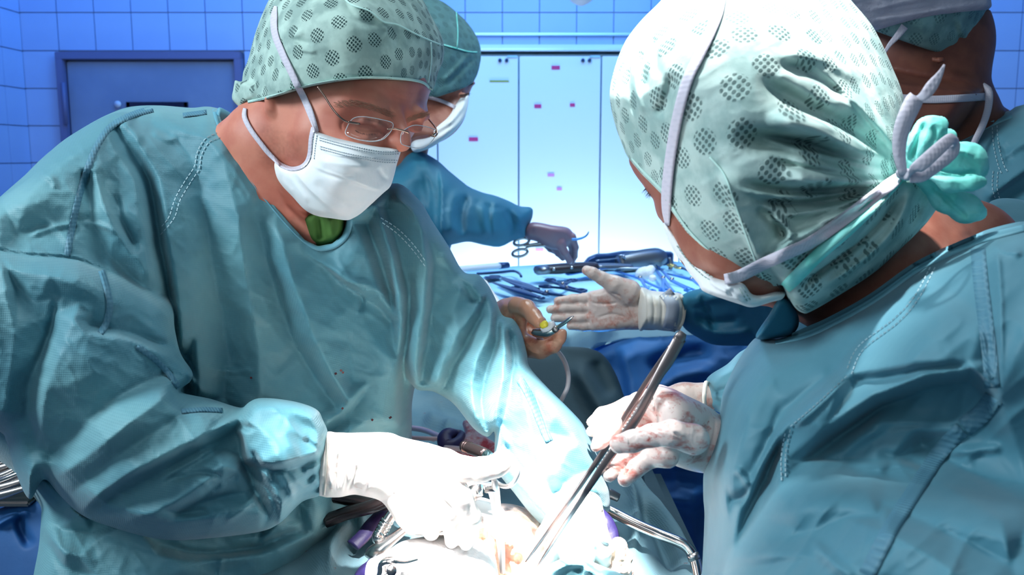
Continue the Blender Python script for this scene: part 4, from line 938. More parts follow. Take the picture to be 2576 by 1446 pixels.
FA = facets([
 (0, [(-150, 560), (0, 490), (150, 350), (280, 280), (400, 262), (548, 270)]), (0, [(-150, 1050), (-20, 1090), (20, 1180), (75, 1262), (85, 1340), (72, 1446), (60, 1560), (700, 1560)]),
 (0, [(560, 300), (600, 385), (650, 465), (700, 528), (767, 603), (800, 620), (836, 613), (868, 572)]), (0, [(985, 462), (1050, 498), (1128, 618), (1165, 682), (1226, 714), (1264, 792), (1312, 835), (1332, 922), (1422, 1018), (1480, 1096), (1534, 1245), (1505, 1288), (1379, 1328), (1292, 1238), (1244, 1150)]),
 # upper sleeve
 (-.016, [(290, 318), (334, 384), (376, 452), (388, 510), (404, 611), (426, 747), (436, 850)]), (.014, [(318, 300), (356, 376), (398, 446), (410, 505), (424, 611), (446, 740), (456, 860)]), (.006, [(262, 330), (300, 390), (345, 460), (360, 540), (372, 620)]),
 (.012, [(240, 430), (256, 500), (288, 575), (335, 645), (404, 722)]), (-.008, [(222, 450), (232, 550), (272, 640), (350, 718), (395, 750)]), (.006, [(200, 420), (185, 520), (170, 620)]), (-.004, [(262, 460), (290, 540), (330, 600)]),
 (.006, [(60, 520), (120, 500), (190, 500)]), (-.005, [(40, 590), (110, 570), (180, 570)]), (.008, [(400, 285), (450, 320), (520, 350)]), (-.006, [(380, 310), (440, 350), (480, 400)]),
 # lower sleeve
 (.014, [(0, 645), (100, 658), (200, 678), (300, 718), (400, 772), (430, 800)]), (-.006, [(40, 720), (90, 760), (140, 740), (200, 760), (232, 790)]), (.008, [(60, 690), (130, 700), (240, 740), (330, 790), (420, 850)]),
 (-.014, [(228, 818), (330, 838), (425, 872), (476, 905)]), (.014, [(221, 838), (330, 858), (418, 895), (468, 928), (480, 948)]), (.012, [(40, 830), (25, 950), (10, 1040)]), (-.010, [(139, 790), (110, 880), (75, 960), (70, 1040), (95, 1130)]), (.010, [(185, 800), (155, 880), (112, 985), (105, 1050)]),
 (-.014, [(130, 1150), (220, 1060), (310, 990), (400, 945), (440, 935)]), (.004, [(200, 960), (290, 910), (360, 900)]), (.020, [(125, 1213), (230, 1137), (330, 1060), (400, 1008), (450, 978)]),
 (.006, [(180, 1240), (290, 1150), (400, 1080), (450, 1040)]), (.022, [(204, 1290), (262, 1235), (330, 1190), (420, 1143), (520, 1090), (603, 1044)]), (-.008, [(228, 1292), (300, 1242), (420, 1180), (520, 1125), (600, 1072)]),
 (.018, [(330, 1310), (430, 1270), (510, 1215), (560, 1170)]), (.008, [(420, 1320), (520, 1300), (600, 1280), (660, 1290)]), (.012, [(491, 1250), (555, 1208), (600, 1182), (622, 1150)]), (-.008, [(500, 1266), (570, 1246), (630, 1235)]),
 (.010, [(453, 978), (446, 1012), (444, 1043)]), (-.014, [(466, 985), (480, 1015), (520, 1018), (590, 1040)]), (.008, [(455, 1045), (500, 1030), (560, 1028)]),
 # cuff
 (.004, [(612, 1023), (660, 1003), (742, 1015), (804, 1045)]), (.013, [(650, 1080), (690, 1100), (720, 1090)]), (0, [(730, 1040), (760, 1070), (790, 1080)]), (.007, [(770, 1040), (800, 1075), (822, 1112)]), (.016, [(612, 1090), (628, 1156), (684, 1170), (751, 1156), (824, 1126)]), (-.006, [(640, 1172), (688, 1186), (755, 1172), (815, 1150)]),
 (.010, [(664, 1190), (680, 1250), (696, 1316)]), (-.016, [(612, 1165), (640, 1235), (672, 1302)]), (.004, [(720, 1220), (740, 1250), (716, 1296)]), (-.003, [(776, 1190), (768, 1230), (752, 1256)]), (.003, [(800, 1170), (796, 1205), (790, 1232)]), (-.014, [(590, 1085), (604, 1100), (604, 1140)]),
 # trunk
 ([.0, .010, .020, .020, .020, .020], [(690, 560), (712, 620), (745, 730), (790, 850), (835, 940), (874, 1012)]), (-.012, [(646, 560), (668, 640), (700, 750), (745, 870), (795, 955), (850, 1030)]), (.010, [(560, 400), (600, 560), (625, 720), (650, 870), (655, 990)]), (-.012, [(505, 480), (525, 620), (555, 780), (575, 900), (560, 1000)]), (.010, [(462, 520), (475, 680), (490, 840), (500, 980)]), (-.012, [(446, 880), (470, 940), (480, 985)]),
 (.002, [(740, 640), (800, 655), (860, 700)]), (.010, [(850, 690), (905, 725), (945, 735), (990, 792)]), (-.006, [(860, 715), (912, 745), (950, 770), (985, 810)]), (-.004, [(900, 760), (880, 860), (885, 960)]), (.004, [(930, 860), (930, 960), (920, 1060)]), (.010, [(874, 1012), (850, 1040), (812, 1072)]), (-.010, [(884, 1030), (860, 1060), (830, 1085)]),
 (.012, [(885, 560), (908, 600), (935, 680), (957, 742)]), (-.016, [(922, 560), (955, 650), (982, 735)]), (.020, [(948, 515), (984, 639), (1005, 742), (1008, 800), (1000, 920), (994, 1060)]), (-.012, [(968, 520), (1006, 640), (1028, 742), (1024, 860), (1014, 980), (1008, 1080)]), (.008, [(1020, 520), (1045, 640), (1045, 760), (1030, 900), (1030, 1060)]),
 (.020, [(1060, 560), (1074, 675), (1066, 780), (1048, 890), (1043, 975)]), (-.012, [(1092, 650), (1086, 780), (1068, 890), (1058, 965)]), (.012, [(1212, 752), (1155, 838), (1114, 918), (1094, 974)]), (-.014, [(1212, 792), (1174, 860), (1134, 930), (1110, 984)]), (.006, [(1120, 640), (1160, 720), (1140, 780)]), (.008, [(1170, 700), (1205, 740), (1226, 735)]), (-.008, [(1150, 700), (1190, 750), (1218, 758)]),
 (.014, [(1244, 765), (1234, 830), (1200, 900), (1186, 960), (1194, 1070)]), (-.014, [(1252, 800), (1248, 870), (1222, 940), (1212, 1010), (1222, 1080)]), (.016, [(1268, 805), (1270, 880), (1264, 960), (1250, 1010), (1245, 1085)]), (-.012, [(1284, 850), (1292, 920), (1278, 1000), (1262, 1070)]), (.008, [(1304, 840), (1316, 900), (1322, 936)]),
 (-.008, [(1290, 960), (1286, 1040), (1290, 1120)]), (.014, [(1302, 958), (1324, 1020), (1340, 1100), (1368, 1200), (1378, 1300)]), (.010, [(1345, 948), (1400, 1020), (1456, 1075)]), (-.008, [(1350, 1010), (1372, 1090), (1415, 1100)]), (.010, [(1400, 1190), (1430, 1130), (1470, 1110)]), (-.008, [(1390, 1240), (1440, 1200), (1490, 1180)]), (.008, [(1440, 1250), (1490, 1230), (1520, 1240)]), (-.006, [(1498, 1262), (1516, 1268), (1528, 1270)]),
 # skirt under the forearm
 (-.010, [(100, 1290), (150, 1330), (230, 1340)]), (.012, [(112, 1330), (160, 1390), (200, 1400)]), (-.010, [(120, 1370), (160, 1425), (200, 1440)]), (.006, [(240, 1360), (245, 1446), (240, 1540)]), (-.008, [(400, 1372), (480, 1392), (640, 1378), (760, 1330)]), (.010, [(400, 1400), (500, 1415), (660, 1395), (800, 1340)]), (-.004, [(560, 1440), (660, 1470), (740, 1440)])], 3)
Gd = [g for g in Gd if abs(g[2]) <= .0071]
def dispA(X, Y): return FA(X, Y)*1.15+strokes(Gd)(X, Y)*1.0+crumple(X, Y, 150, 11, .9, 1.8)*.007+crumple(X, Y, 55, 21, .4, 1.5)*.0022
splat = strokes([('R', 4, .9, 0, [(858, 932), (868, 940)]), ('R', 2.5, .8, 0, [(845, 940), (850, 938)]), ('R', 2.5, .8, 0, [(858, 1028), (866, 1022)]), ('R', 2, .7, 0, [(935, 1057), (940, 1052)]), ('R', 2, .7, 0, [(980, 1051), (984, 1049)]), ('R', 2, .6, 0, [(632, 950), (640, 955)])])
gown1 = A1.add(solid('gown', s, M['gown'], disp=dispA, bvh='gown1', label='teal wraparound gown with dark seam tapes'))
M['blood'] = mat('dried_blood', (0.10, 0.01, 0.015), 0.5)
A1.add(stitches('blood_fleck', [[(856, 930), (868, 942)], [(842, 941), (850, 937)], [(860, 1029), (867, 1021)], [(935, 1058), (941, 1050)], [(979, 1052), (985, 1048)], [(630, 948), (636, 956)]], M['blood'], ['gown1'], 5, 2, 5, .0008))
# back collar seen behind the neck
s = Solid(500, 660, 250, 360, .98, 1.16, 4, .005)
s.slab([(548, 271), (566, 275), (590, 290), (612, 306), (600, 330), (565, 340), (545, 300)], [(550, 280, 1.03), (610, 305, 1.07), (560, 330, 1.04)], .02, 10)
A1.add(solid('collar_back', s, M['collar']))
A1.add(ribbon('collar_band', [(540, 274, None, 13), (545, 300, None, 10), (563, 345, None, 5), (594, 392, None, 4), (643, 470, None, 4), (694, 535, None, 4), (736, 582, None, 4), (768, 610, None, 6), (802, 626, None, 11), (840, 619, None, 13), (867, 597, None, 14), (878, 572, None, 14), (881, 548, None, 14)], M['collar'], ['gown1'], 11, .0015, .0010, 2))
s = Solid(730, 890, 520, 650, .93, 1.12, 3, .004)
s.slab([(752, 560), (775, 535), (860, 530), (868, 560), (862, 590), (840, 615), (800, 622), (770, 606)], [(760, 560, .985), (860, 560, .985), (810, 610, .993)], .03, 20)
A1.add(solid('scrub_shirt', s, M['scrub'], disp=strokes([('r', 8, -.006, 0, [(800, 540), (806, 610)]), ('r', 7, .004, 0, [(830, 545), (835, 600)])])))
A1.add(ribbon('seam_tape', [(385, 274), (330, 290), (275, 322), (240, 375), (215, 440), (195, 510), (180, 580), (168, 645)], M['tape'], ['gown1'], 17, .001, .0006, 2))
A1.add(ribbon('seam_tape', [(255, 680), (270, 730), (276, 770), (268, 810), (252, 838)], M['tape'], ['gown1'], 17, .001, .0006, 2))
A1.add(ribbon('seam_tape', [(345, 870), (390, 905), (425, 940), (450, 975)], M['tape'], ['gown1'], 15, .001, .0006, 2))
A1.add(ribbon('seam_tape', [(456, 1034), (510, 1030), (560, 1032)], M['tape'], ['gown1'], 13, .001, .0006, 2))
A1.add(ribbon('seam_tape', [(1305, 950), (1335, 1000), (1360, 1060), (1382, 1110)], M['tape'], ['gown1'], 20, .001, .0006, 2))
A1.add(ribbon('seam_tape', [(460, 290), (490, 286), (520, 282)], M['tape'], ['gown1'], 13, .001, .0006, 2))
A1.add(stitches('seam_stitches', [[(550, 332), (515, 350), (495, 385), (488, 420), (465, 455), (440, 500), (425, 545), (402, 575)], [(556, 345), (525, 358), (506, 390), (500, 425), (478, 460), (452, 505), (438, 548), (404, 590)],
    [(958, 548), (1000, 575), (1040, 615), (1072, 660)], [(962, 560), (1000, 588), (1038, 628), (1074, 676)]], M['thread'], ['gown1'], 9, 5, 2.2))

# --- cap
capd = strokes([('s', 5, .004, 22, [(860, -10), (885, 12), (930, 28), (965, 55), (1000, 62), (1045, 85), (1085, 103), (1110, 112)]), ('r', 7, -.003, 0, [(650, 60), (665, 100), (672, 150)]), ('r', 8, .004, 0, [(630, 150), (650, 190), (690, 225)]),
  ('r', 9, -.004, 0, [(625, 190), (660, 225), (700, 238)]), ('r', 9, .004, 0, [(700, 60), (720, 90), (770, 80)]), ('r', 7, -.003, 0, [(715, 75), (740, 100), (790, 110)]), ('r', 6, .003, 0, [(960, 110), (975, 80), (960, 60)]), ('r', 8, -.003, 0, [(985, 70), (1000, 100), (1000, 130)]),
  ('r', 6, -.003, 0, [(1085, 110), (1085, 150), (1078, 200)]), ('r', 5, .003, 0, [(730, 100), (760, 125), (800, 130)]), ('r', 8, -.004, 0, [(640, 110), (680, 130), (700, 190)]), ('r', 10, -.004, 0, [(860, 0), (900, 50), (960, 60)])])
s = Solid(540, 1150, -140, 330, .84, 1.17, 3.4, .004)
s.slab([(592, 206), (606, 215), (612, 180), (624, 150), (640, 90), (662, 30), (690, -20), (760, -90), (880, -120), (1000, -70), (1060, -5), (1082, 35), (1108, 83), (1117, 116), (1115, 153), (1100, 190), (1092, 240), (1040, 330), (900, 380), (740, 380), (640, 320)], [(880, 60, .872), (650, 220, .93), (700, 100, .90), (1060, 120, .94), (1075, 210, .965), (800, 210, .893), (950, 200, .895), (880, -100, .93), (680, 235, .915), (1020, 205, .93)], .085, 130, .01)
s.slab([(592, 204), (603, 205), (622, 206), (650, 222), (640, 245), (618, 262), (610, 272), (600, 268), (584, 250), (586, 228)], [(600, 220, .975), (640, 230, .95), (600, 260, .98)], .02, 14, .006)
s.cut([(560, 150), (600, -150), (1140, -150), (1140, 60), (1122, 150), (1100, 195), (1089, 228), (1083, 226), (1068, 208), (1045, 202), (1017, 200), (934, 196), (864, 201), (797, 212), (760, 220), (731, 229), (700, 240), (680, 245), (660, 247), (623, 257), (617, 275), (600, 280), (570, 250)], smooth=False)
axc = tuple(W(872, 160, 1.0))
A1.add(solid('surgical_cap', s, M['cap'], disp=lambda X, Y: capd(X, Y)+crumple(X, Y, 60, 31)*.0015, bvh='cap1', sph=(axc, (-.1, -.8, .25), .115), label='pale green cap with clusters of small holes'))
A1.add(ribbon('cap_hem', [(623, 256, None, 6), (677, 244), (731, 229), (760, 220), (797, 211), (864, 200), (934, 195), (1017, 199), (1052, 204), (1070, 211), (1084, 226, None, 5)], M['hem'], ['cap1', 'body1'], 7, .002, .0015, 2, 7))
A1.add(ribbon('cap_seam', [(858, -12), (885, 12), (930, 28), (965, 55), (1000, 62), (1045, 85), (1085, 103), (1114, 114)], M['hem'], ['cap1'], 4.5, .001, .001, 2, 8))
A1.add(ribbon('cap_seam', [(1084, 106), (1086, 150), (1078, 208)], M['hem'], ['cap1'], 4, .001, .001, 2, 8))

# --- mask
s = Solid(670, 1040, 300, 580, .84, 1.02, 2.6, .0028)
s.slab([(785, 317), (800, 330), (840, 345), (872, 353), (910, 361), (955, 369), (990, 370), (1007, 366), (1010, 374), (1004, 396), (998, 415), (992, 440), (982, 469), (965, 485), (938, 510), (909, 536), (888, 549), (872, 554), (840, 550), (797, 543), (766, 527), (735, 494), (712, 470), (697, 448), (690, 425), (690, 409), (697, 404), (712, 416), (731, 422), (756, 420), (772, 407), (779, 386), (781, 350)],
       [(790, 330, .892), (870, 365, .875), (960, 380, .895), (1005, 380, .925), (995, 430, .925), (975, 470, .925), (880, 545, .915), (850, 460, .872), (770, 440, .90), (700, 420, .935), (740, 490, .925), (800, 530, .915), (930, 430, .882), (1000, 400, .915)], .028, 16, .004)
md = strokes([('s', 5, .006, 26, [(782, 412), (820, 430), (870, 447), (930, 470), (978, 480)]), ('s', 5, .007, 26, [(740, 424), (765, 460), (800, 495), (840, 530), (868, 550)]), ('r', 12, -.004, 0, [(790, 450), (830, 490), (890, 525)]),
  ('r', 10, .004, 0, [(790, 400), (850, 410), (930, 425)]), ('r', 9, -.004, 0, [(800, 420), (850, 440), (900, 450)]), ('r', 8, .003, 0, [(720, 430), (745, 470), (780, 515)]), ('s', 4, .003, 16, [(790, 350), (830, 385), (900, 395), (970, 400)]), ('r', 7, -.003, 0, [(950, 420), (965, 445), (985, 455)]), ('r', 8, -.0025, 0, [(700, 440), (720, 460), (735, 480)])])
mk = A1.add(solid('face_mask', s, M['mask'], disp=md, bvh='mask1', label='white pleated mask with stitched upper edge'))
mk2 = stitches('mask_stitches', [[(803, 346), (870, 364), (955, 381), (1003, 381)], [(803, 352), (870, 370), (955, 387), (1003, 387)], [(805, 368), (870, 385), (955, 401), (1000, 403)], [(805, 374), (870, 391), (955, 407), (999, 409)], [(790, 340), (786, 370), (783, 400)], [(797, 340), (793, 370), (790, 400)]], mat('grey_stitch_dimples', (0.38, 0.45, 0.5), .8), ['mask1'], 4, 3, 2.2, .0006)
A1.add(mk2)
A1.add(ribbon('mask_edge', [(788, 320), (782, 350), (779, 386), (771, 408), (755, 421), (731, 424), (706, 414), (694, 404)], M['strap'], ['mask1', 'body1'], 11, .002, .0012, 2, 6))
A1.add(ribbon('mask_tie', [(797, 332, None, 11), (782, 288), (766, 250), (748, 215), (735, 187), (717, 150), (703, 118), (694, 95), (689, 70), (689, 41), (693, 15, None, 8)], M['strap'], ['cap1', 'body1', 'mask1'], 17, .003, .0012, 3, 8, soft=6))
A1.add(ribbon('mask_tie', [(616, 272, None, 9), (614, 290), (620, 308), (634, 332), (655, 360), (676, 386), (706, 415, None, 9)], M['strap'], ['body1', 'mask1'], 12, .003, .0012, 2, 7, soft=6))

# --- glasses
GL = []
def lens_part(outline, zf, nm='lens'):
    P = catmull(outline, 5); f = tps(zf); Z = f(P[:, 0], P[:, 1]); V = [W(x, y, z) for (x, y), z in zip(P, Z)]; c = P.mean(0)
    N = len(V); rings = 4; VV = []; 
    for th in (0, .0018):
        for r in range(rings):
            q = c+(P-c)*(1-r/rings); zz = f(q[:, 0], q[:, 1])-.0016*(1-(1-r/rings)**2)+th; VV += [W(x, y, z) for (x, y), z in zip(q, zz)]
        VV.append(W(c[0], c[1], float(f(c[0], c[1]))-.0016+th))
    Qs = []; tot = rings*N+1
    for b in (0, tot):
        for r in range(rings-1):
            for i in range(N):
                q = (b+r*N+i, b+r*N+(i+1) % N, b+(r+1)*N+(i+1) % N, b+(r+1)*N+i); Qs.append(q if b else q[::-1])
        for i in range(N):
            q = (b+(rings-1)*N+i, b+(rings-1)*N+(i+1) % N, b+tot-1); Qs.append(q if b else q[::-1])
    for i in range(N): Qs.append((i, (i+1) % N, tot+(i+1) % N, tot+i))
    o = link_mesh(nm, np.array([tuple(v) for v in VV]), Qs, M['lens']); 
    e = tube('lens_edge', V[::3], .00045, M['lensedge'], 6, closed=True, res=3)
    return o, e
gl_root = bpy.data.objects.new('glasses', None); COL.objects.link(gl_root); A1.add(gl_root); gl_root['label'] = 'rimless glasses with thin bronze wire'
bpy.context.view_layer.update()
l1 = [(902, 294), (930, 295), (965, 302), (985, 308), (989, 318), (980, 335), (962, 351), (935, 356), (905, 352), (880, 344), (869, 335), (874, 318), (886, 300)]
z1 = [(880, 320, .896), (985, 315, .918), (930, 355, .893), (930, 295, .899)]
l2 = [(1020, 325), (1040, 315), (1065, 317), (1090, 324), (1098, 333), (1090, 350), (1075, 366), (1058, 373), (1035, 370), (1012, 363), (1008, 352), (1010, 336)]
z2 = [(1012, 345, .914), (1095, 335, .975), (1050, 372, .935), (1050, 318, .945)]
for L, Z in ((l1, z1), (l2, z2)):
    for o in lens_part(L, Z): o.parent = gl_root; o.matrix_parent_inverse = Matrix.Identity(4)
def wire(nm, pts, r=.0007, m='goldw'): o = tube(nm, [W(*p) for p in pts], r, M[m], 8); o.parent = gl_root; return o
M['goldw'] = mat('bronze_wire', (0.42, 0.27, 0.22), 0.25, 1.0)
wire('bridge', [(974, 325, .906), (990, 324, .905), (1004, 326, .908), (1018, 330, .912), (1028, 334, .915)], .0010)
wire('temple', [(799, 218, .888), (815, 240, .886), (838, 275, .885), (858, 297, .886), (874, 307, .889), (884, 309, .893)], .0010)
wire('temple', [(1072, 293, 1.0), (1085, 308, .985), (1096, 322, .975), (1100, 335, .968), (1094, 343, .966), (1086, 341, .967)], .0009)
wire('hinge_pin', [(876, 307, .889), (898, 311, .893), (904, 312, .895)], .0014)
wire('hinge_pin', [(1098, 330, .972), (1086, 342, .966)], .0013)
# ================================================================ surgeon on the right, seen from behind the shoulder
A2 = Thing('person', (W(2150, 1000, .85).x, W(2150, 1000, .85).y, 0), 'surgeon in the right foreground, back of capped head turned to the camera', 'person')
s = Solid(1560, 2560, 40, 1010, .5, .98, 5, .005)
s.ell((1890, 380, .75), (.088, .095, .072), .01, 40)
s.slab([(1600, 330), (1582, 396), (1590, 425), (1604, 448), (1620, 468), (1635, 488), (1648, 498), (1650, 525), (1656, 545), (1670, 564), (1690, 620), (1740, 690), (1830, 745), (1930, 760), (1990, 700), (1950, 560), (1850, 350)], [(1600, 420, .735), (1700, 600, .70), (1840, 700, .665), (1960, 700, .67), (1800, 500, .66)], .05, 60, .01)
s.chain([(1980, 560, .76, 190), (2120, 650, .78, 170), (2250, 720, .79, 170), (2420, 840, .80, 180)], .03)
s.chain([(2250, 600, .80, 130), (2420, 640, .82, 120), (2500, 760, .82, 110)], .03)
body2 = A2.add(solid('body', s, M['skinD'], bvh='body2', disp=lambda X, Y: strokes([('r', 20, .006, 0, [(2430, 560), (2420, 600), (2460, 640)])])(X, Y)))
A2.add(hairs('eyelashes', [(1624, 474), (1638, 491)], 26, 17, 118, M['hair'], ['body2'], .00018, 2, 15, .0005))
A2.add(hairs('hair', [(1952, 700), (1965, 712), (1985, 706)], 160, 22, 60, M['hair'], ['body2'], .0003, 7, 16, .002))

# cap
outline2 = [(1664, 0), (1613, 51), (1574, 102), (1548, 164), (1534, 227), (1537, 272), (1550, 323), (1568, 372), (1585, 403), (1613, 437), (1664, 488), (1687, 528), (1727, 584), (1784, 641), (1840, 686), (1900, 716), (1935, 724), (1968, 716), (1980, 735), (1995, 768), (2018, 787), (2042, 783), (2124, 735), (2200, 685), (2261, 630), (2325, 568), (2360, 520), (2369, 490), (2350, 455), (2300, 430), (2285, 380), (2284, 300), (2270, 232), (2249, 178), (2216, 104), (2187, 54), (2141, 0), (2090, -70), (1960, -130), (1800, -120), (1710, -60)]
s = Solid(1500, 2400, -150, 820, .48, .96, 4.6, .0045)
s.slab([(1664, 0), (1613, 51), (1574, 102), (1548, 164), (1534, 227), (1537, 272), (1550, 323), (1568, 372), (1590, 430), (1640, 560), (1760, 700), (1900, 770), (2050, 740), (2180, 640), (2290, 500), (2300, 400), (2284, 300), (2270, 232), (2249, 178), (2216, 104), (2187, 54), (2141, 0), (2090, -70), (1960, -130), (1800, -120), (1710, -60)],
       [(1880, 250, .595), (1700, 200, .625), (1640, 350, .66), (1720, 500, .648), (1850, 620, .632), (1950, 420, .60), (2100, 250, .62), (2200, 420, .635), (2050, 600, .63), (1880, -60, .66), (2200, 150, .66)], .105, 235, .01)
s.slab([(1935, 640), (2050, 560), (2170, 500), (2262, 440), (2300, 428), (2355, 455), (2372, 492), (2360, 520), (2325, 568), (2261, 630), (2200, 685), (2124, 735), (2042, 783), (2018, 787), (1995, 768), (1978, 732), (1960, 700)], [(2000, 720, .645), (2150, 640, .64), (2280, 480, .645), (2040, 770, .665), (2300, 580, .675)], .03, 40, .01)
s.cut([(1500, -160), (1500, 300), (1545, 340), (1583, 401), (1613, 437), (1664, 488), (1687, 528), (1727, 584), (1784, 641), (1840, 686), (1900, 716), (1935, 724), (1968, 716), (1976, 735), (1990, 775), (2018, 795), (2050, 790), (2130, 740), (2210, 690), (2275, 635), (2340, 568), (2380, 500), (2390, 440), (2330, 400), (2330, 100), (2200, -160)], smooth=False)
cf = [('r', 22, -.014, 0, [(2260, 400), (2150, 330), (2050, 280), (1960, 230), (1900, 190)]), ('r', 26, -.020, 0, [(2250, 430), (2120, 400), (2000, 360), (1900, 350), (1840, 330)]),
 ('s', 10, .016, 60, [(1960, 446), (2060, 455), (2160, 460), (2240, 450)]), ('r', 8, .008, 0, [(1880, 340), (1990, 370), (2110, 400), (2240, 430)]), ('r', 8, -.008, 0, [(1930, 400), (2040, 425), (2140, 440), (2250, 440)]), ('r', 7, .006, 0, [(1840, 470), (1960, 495), (2100, 490), (2230, 465)]), ('r', 7, -.006, 0, [(2060, 190), (2140, 260), (2200, 330), (2260, 400)]), ('r', 8, .007, 0, [(2030, 300), (2130, 340), (2210, 390), (2260, 420)]), ('r', 7, .006, 0, [(2240, 455), (2160, 500), (2060, 530), (1950, 545)]), ('r', 7, -.006, 0, [(2245, 460), (2180, 515), (2080, 560), (1980, 580)]), ('r', 20, .014, 0, [(2100, 230), (2160, 270), (2220, 330), (2270, 400)]), ('r', 24, .016, 0, [(1920, 300), (2040, 320), (2140, 370), (2230, 420)]),
 ('r', 12, -.010, 0, [(1860, 460), (1970, 480), (2080, 480), (2200, 470)]), ('r', 12, -.010, 0, [(1880, 500), (1990, 510), (2100, 500), (2200, 480)]),
 ('s', 9, .010, 40, [(1800, 420), (1835, 490), (1870, 560), (1905, 640), (1920, 690)]), ('r', 12, -.008, 0, [(1900, 520), (1950, 560), (1975, 610)]), ('r', 10, .008, 0, [(1930, 540), (1980, 570), (1990, 620)]),
 ('r', 12, .008, 0, [(2230, 460), (2100, 540), (1990, 600), (1930, 640)]), ('r', 12, -.010, 0, [(2240, 470), (2150, 540), (2040, 600)]),
 ('r', 10, .010, 0, [(2270, 450), (2200, 530), (2100, 610), (2000, 700)]), ('r', 10, -.010, 0, [(2275, 460), (2230, 540), (2150, 620), (2040, 700), (2000, 735)]), ('r', 12, .010, 0, [(2300, 450), (2260, 560), (2180, 650), (2060, 730)]), ('r', 10, -.009, 0, [(2330, 480), (2290, 570), (2200, 650), (2100, 715)]),
 ('r', 10, -.006, 0, [(1640, 90), (1650, 150), (1655, 200)]), ('r', 9, -.006, 0, [(1610, 120), (1615, 180), (1622, 230)]), ('r', 9, -.005, 0, [(1580, 150), (1585, 230), (1600, 300)]), ('r', 9, .005, 0, [(1595, 140), (1600, 220), (1620, 300)]), ('r', 10, .005, 0, [(1560, 200), (1565, 280), (1590, 350)]),
 ('r', 16, -.008, 0, [(1690, 180), (1680, 240), (1650, 300)]), ('r', 18, -.008, 0, [(2180, 60), (2230, 160), (2260, 260)]), ('r', 14, -.007, 0, [(1950, 160), (2050, 190), (2120, 250)]), ('r', 18, .008, 0, [(1960, 130), (2080, 150), (2170, 210)])]
A2.add(solid('surgical_cap', s, M['capR'], disp=lambda X, Y: strokes(cf)(X, Y)*1.7+crumple(X, Y, 75, 41, -.5, 1.6)*.0022, bvh='cap2', sph=(tuple(W(1880, 330, .76)), (-.1, -.85, .2), .12), label='pale green cap gathered at the nape by a bow'))
A2.add(ribbon('cap_hem', [(1589, 398, None, 4), (1618, 432), (1668, 483), (1692, 523), (1731, 579), (1787, 636), (1842, 681), (1898, 711)], M['hem'], ['cap2'], 6, .001, .0012, 2, 8))
A2.add(ribbon('cap_seam', [(1785, 395, None, 5), (1822, 440), (1848, 510), (1872, 580), (1898, 650), (1920, 700)], M['hem'], ['cap2'], 5, .001, .0012, 2, 8))
A2.add(ribbon('cap_tie', [(1975, 725, None, 30), (2000, 700), (2060, 640), (2140, 570), (2220, 490), (2272, 440, None, 22)], M['mint'], ['cap2'], 34, .003, .002, 3, 9, soft=8, dome=.002))
# gathered tail of the cap
s = Solid(2220, 2510, 260, 580, .54, .78, 3.2, .0035)
for ch in ([(2280, 432, .63, 24), (2310, 370, .63, 34), (2340, 330, .635, 36), (2365, 312, .64, 20)], [(2300, 425, .635, 24), (2370, 400, .64, 46), (2430, 410, .645, 48), (2452, 425, .65, 32)], [(2330, 430, .62, 14), (2390, 462, .615, 20), (2440, 460, .61, 18), (2466, 458, .612, 16)], [(2330, 450, .64, 26), (2380, 500, .645, 32), (2430, 525, .65, 34), (2460, 535, .655, 22)], [(2350, 350, .65, 26), (2385, 345, .66, 22)]): s.chain(ch, .006)
A2.add(solid('cap_tail', s, M['mint'], disp=lambda X, Y: strokes([('r', 8, -.006, 0, [(2290, 430), (2400, 440), (2470, 430)]), ('r', 7, -.006, 0, [(2290, 410), (2310, 350), (2330, 300)]), ('r', 7, -.005, 0, [(2340, 460), (2400, 520), (2440, 550)]), ('r', 6, -.004, 0, [(2330, 400), (2350, 350), (2350, 310)]), ('r', 8, .004, 0, [(2350, 400), (2420, 380), (2450, 400)])])(X, Y)+crumple(X, Y, 30, 3)*.002, bvh='tail2'))
# mask of the right surgeon
s = Solid(1640, 2000, 500, 800, .54, .80, 3, .0035)
s.slab([(1668, 560), (1682, 568), (1712, 600), (1755, 650), (1790, 690), (1815, 702), (1835, 706), (1870, 712), (1890, 738), (1915, 742), (1950, 732), (1975, 735), (1968, 752), (1940, 760), (1893, 773), (1860, 765), (1820, 752), (1770, 733), (1755, 712), (1728, 680), (1718, 660), (1700, 640), (1675, 590)], [(1680, 580, .72), (1740, 680, .70), (1830, 720, .655), (1890, 760, .66), (1960, 745, .68), (1870, 740, .648)], .022, 12, .004)
A2.add(solid('face_mask', s, M['mask'], bvh='mask2', disp=strokes([('s', 5, .006, 18, [(1782, 700), (1800, 718), (1840, 740)]), ('r', 7, -.005, 0, [(1826, 722), (1850, 745), (1890, 765)]), ('s', 4, .005, 14, [(1830, 712), (1845, 742), (1880, 768)])])))
A2.add(stitches('mask_stitches', [[(1703, 618), (1730, 655), (1765, 690), (1790, 706)], [(1710, 612), (1738, 650), (1772, 684), (1798, 700)], [(1868, 722), (1880, 742), (1890, 758)], [(1860, 724), (1872, 745), (1882, 761)]], mat('grey_green_stitch', (0.3, 0.42, 0.4), .8), ['mask2'], 6, 4, 3, .0006))
A2.add(ribbon('mask_tie', [(1679, 568, None, 10), (1676, 530, None, 22), (1677, 482), (1683, 420), (1693, 352), (1706, 285), (1721, 227), (1736, 185), (1755, 147), (1775, 105), (1789, 74), (1806, 30), (1815, -20)], M['strap'], ['cap2', 'body2'], 27, .004, .0015, 3, 10, soft=4))
A2.add(ribbon('mask_tie', [(1822, 702, None, 26), (1860, 694), (1920, 664), (1985, 635), (2044, 607), (2125, 550), (2200, 493), (2240, 462), (2272, 436, None, 20)], M['strap'], ['cap2', 'mask2'], 31, .008, .0015, 3, 10, soft=5))
ZB = .60
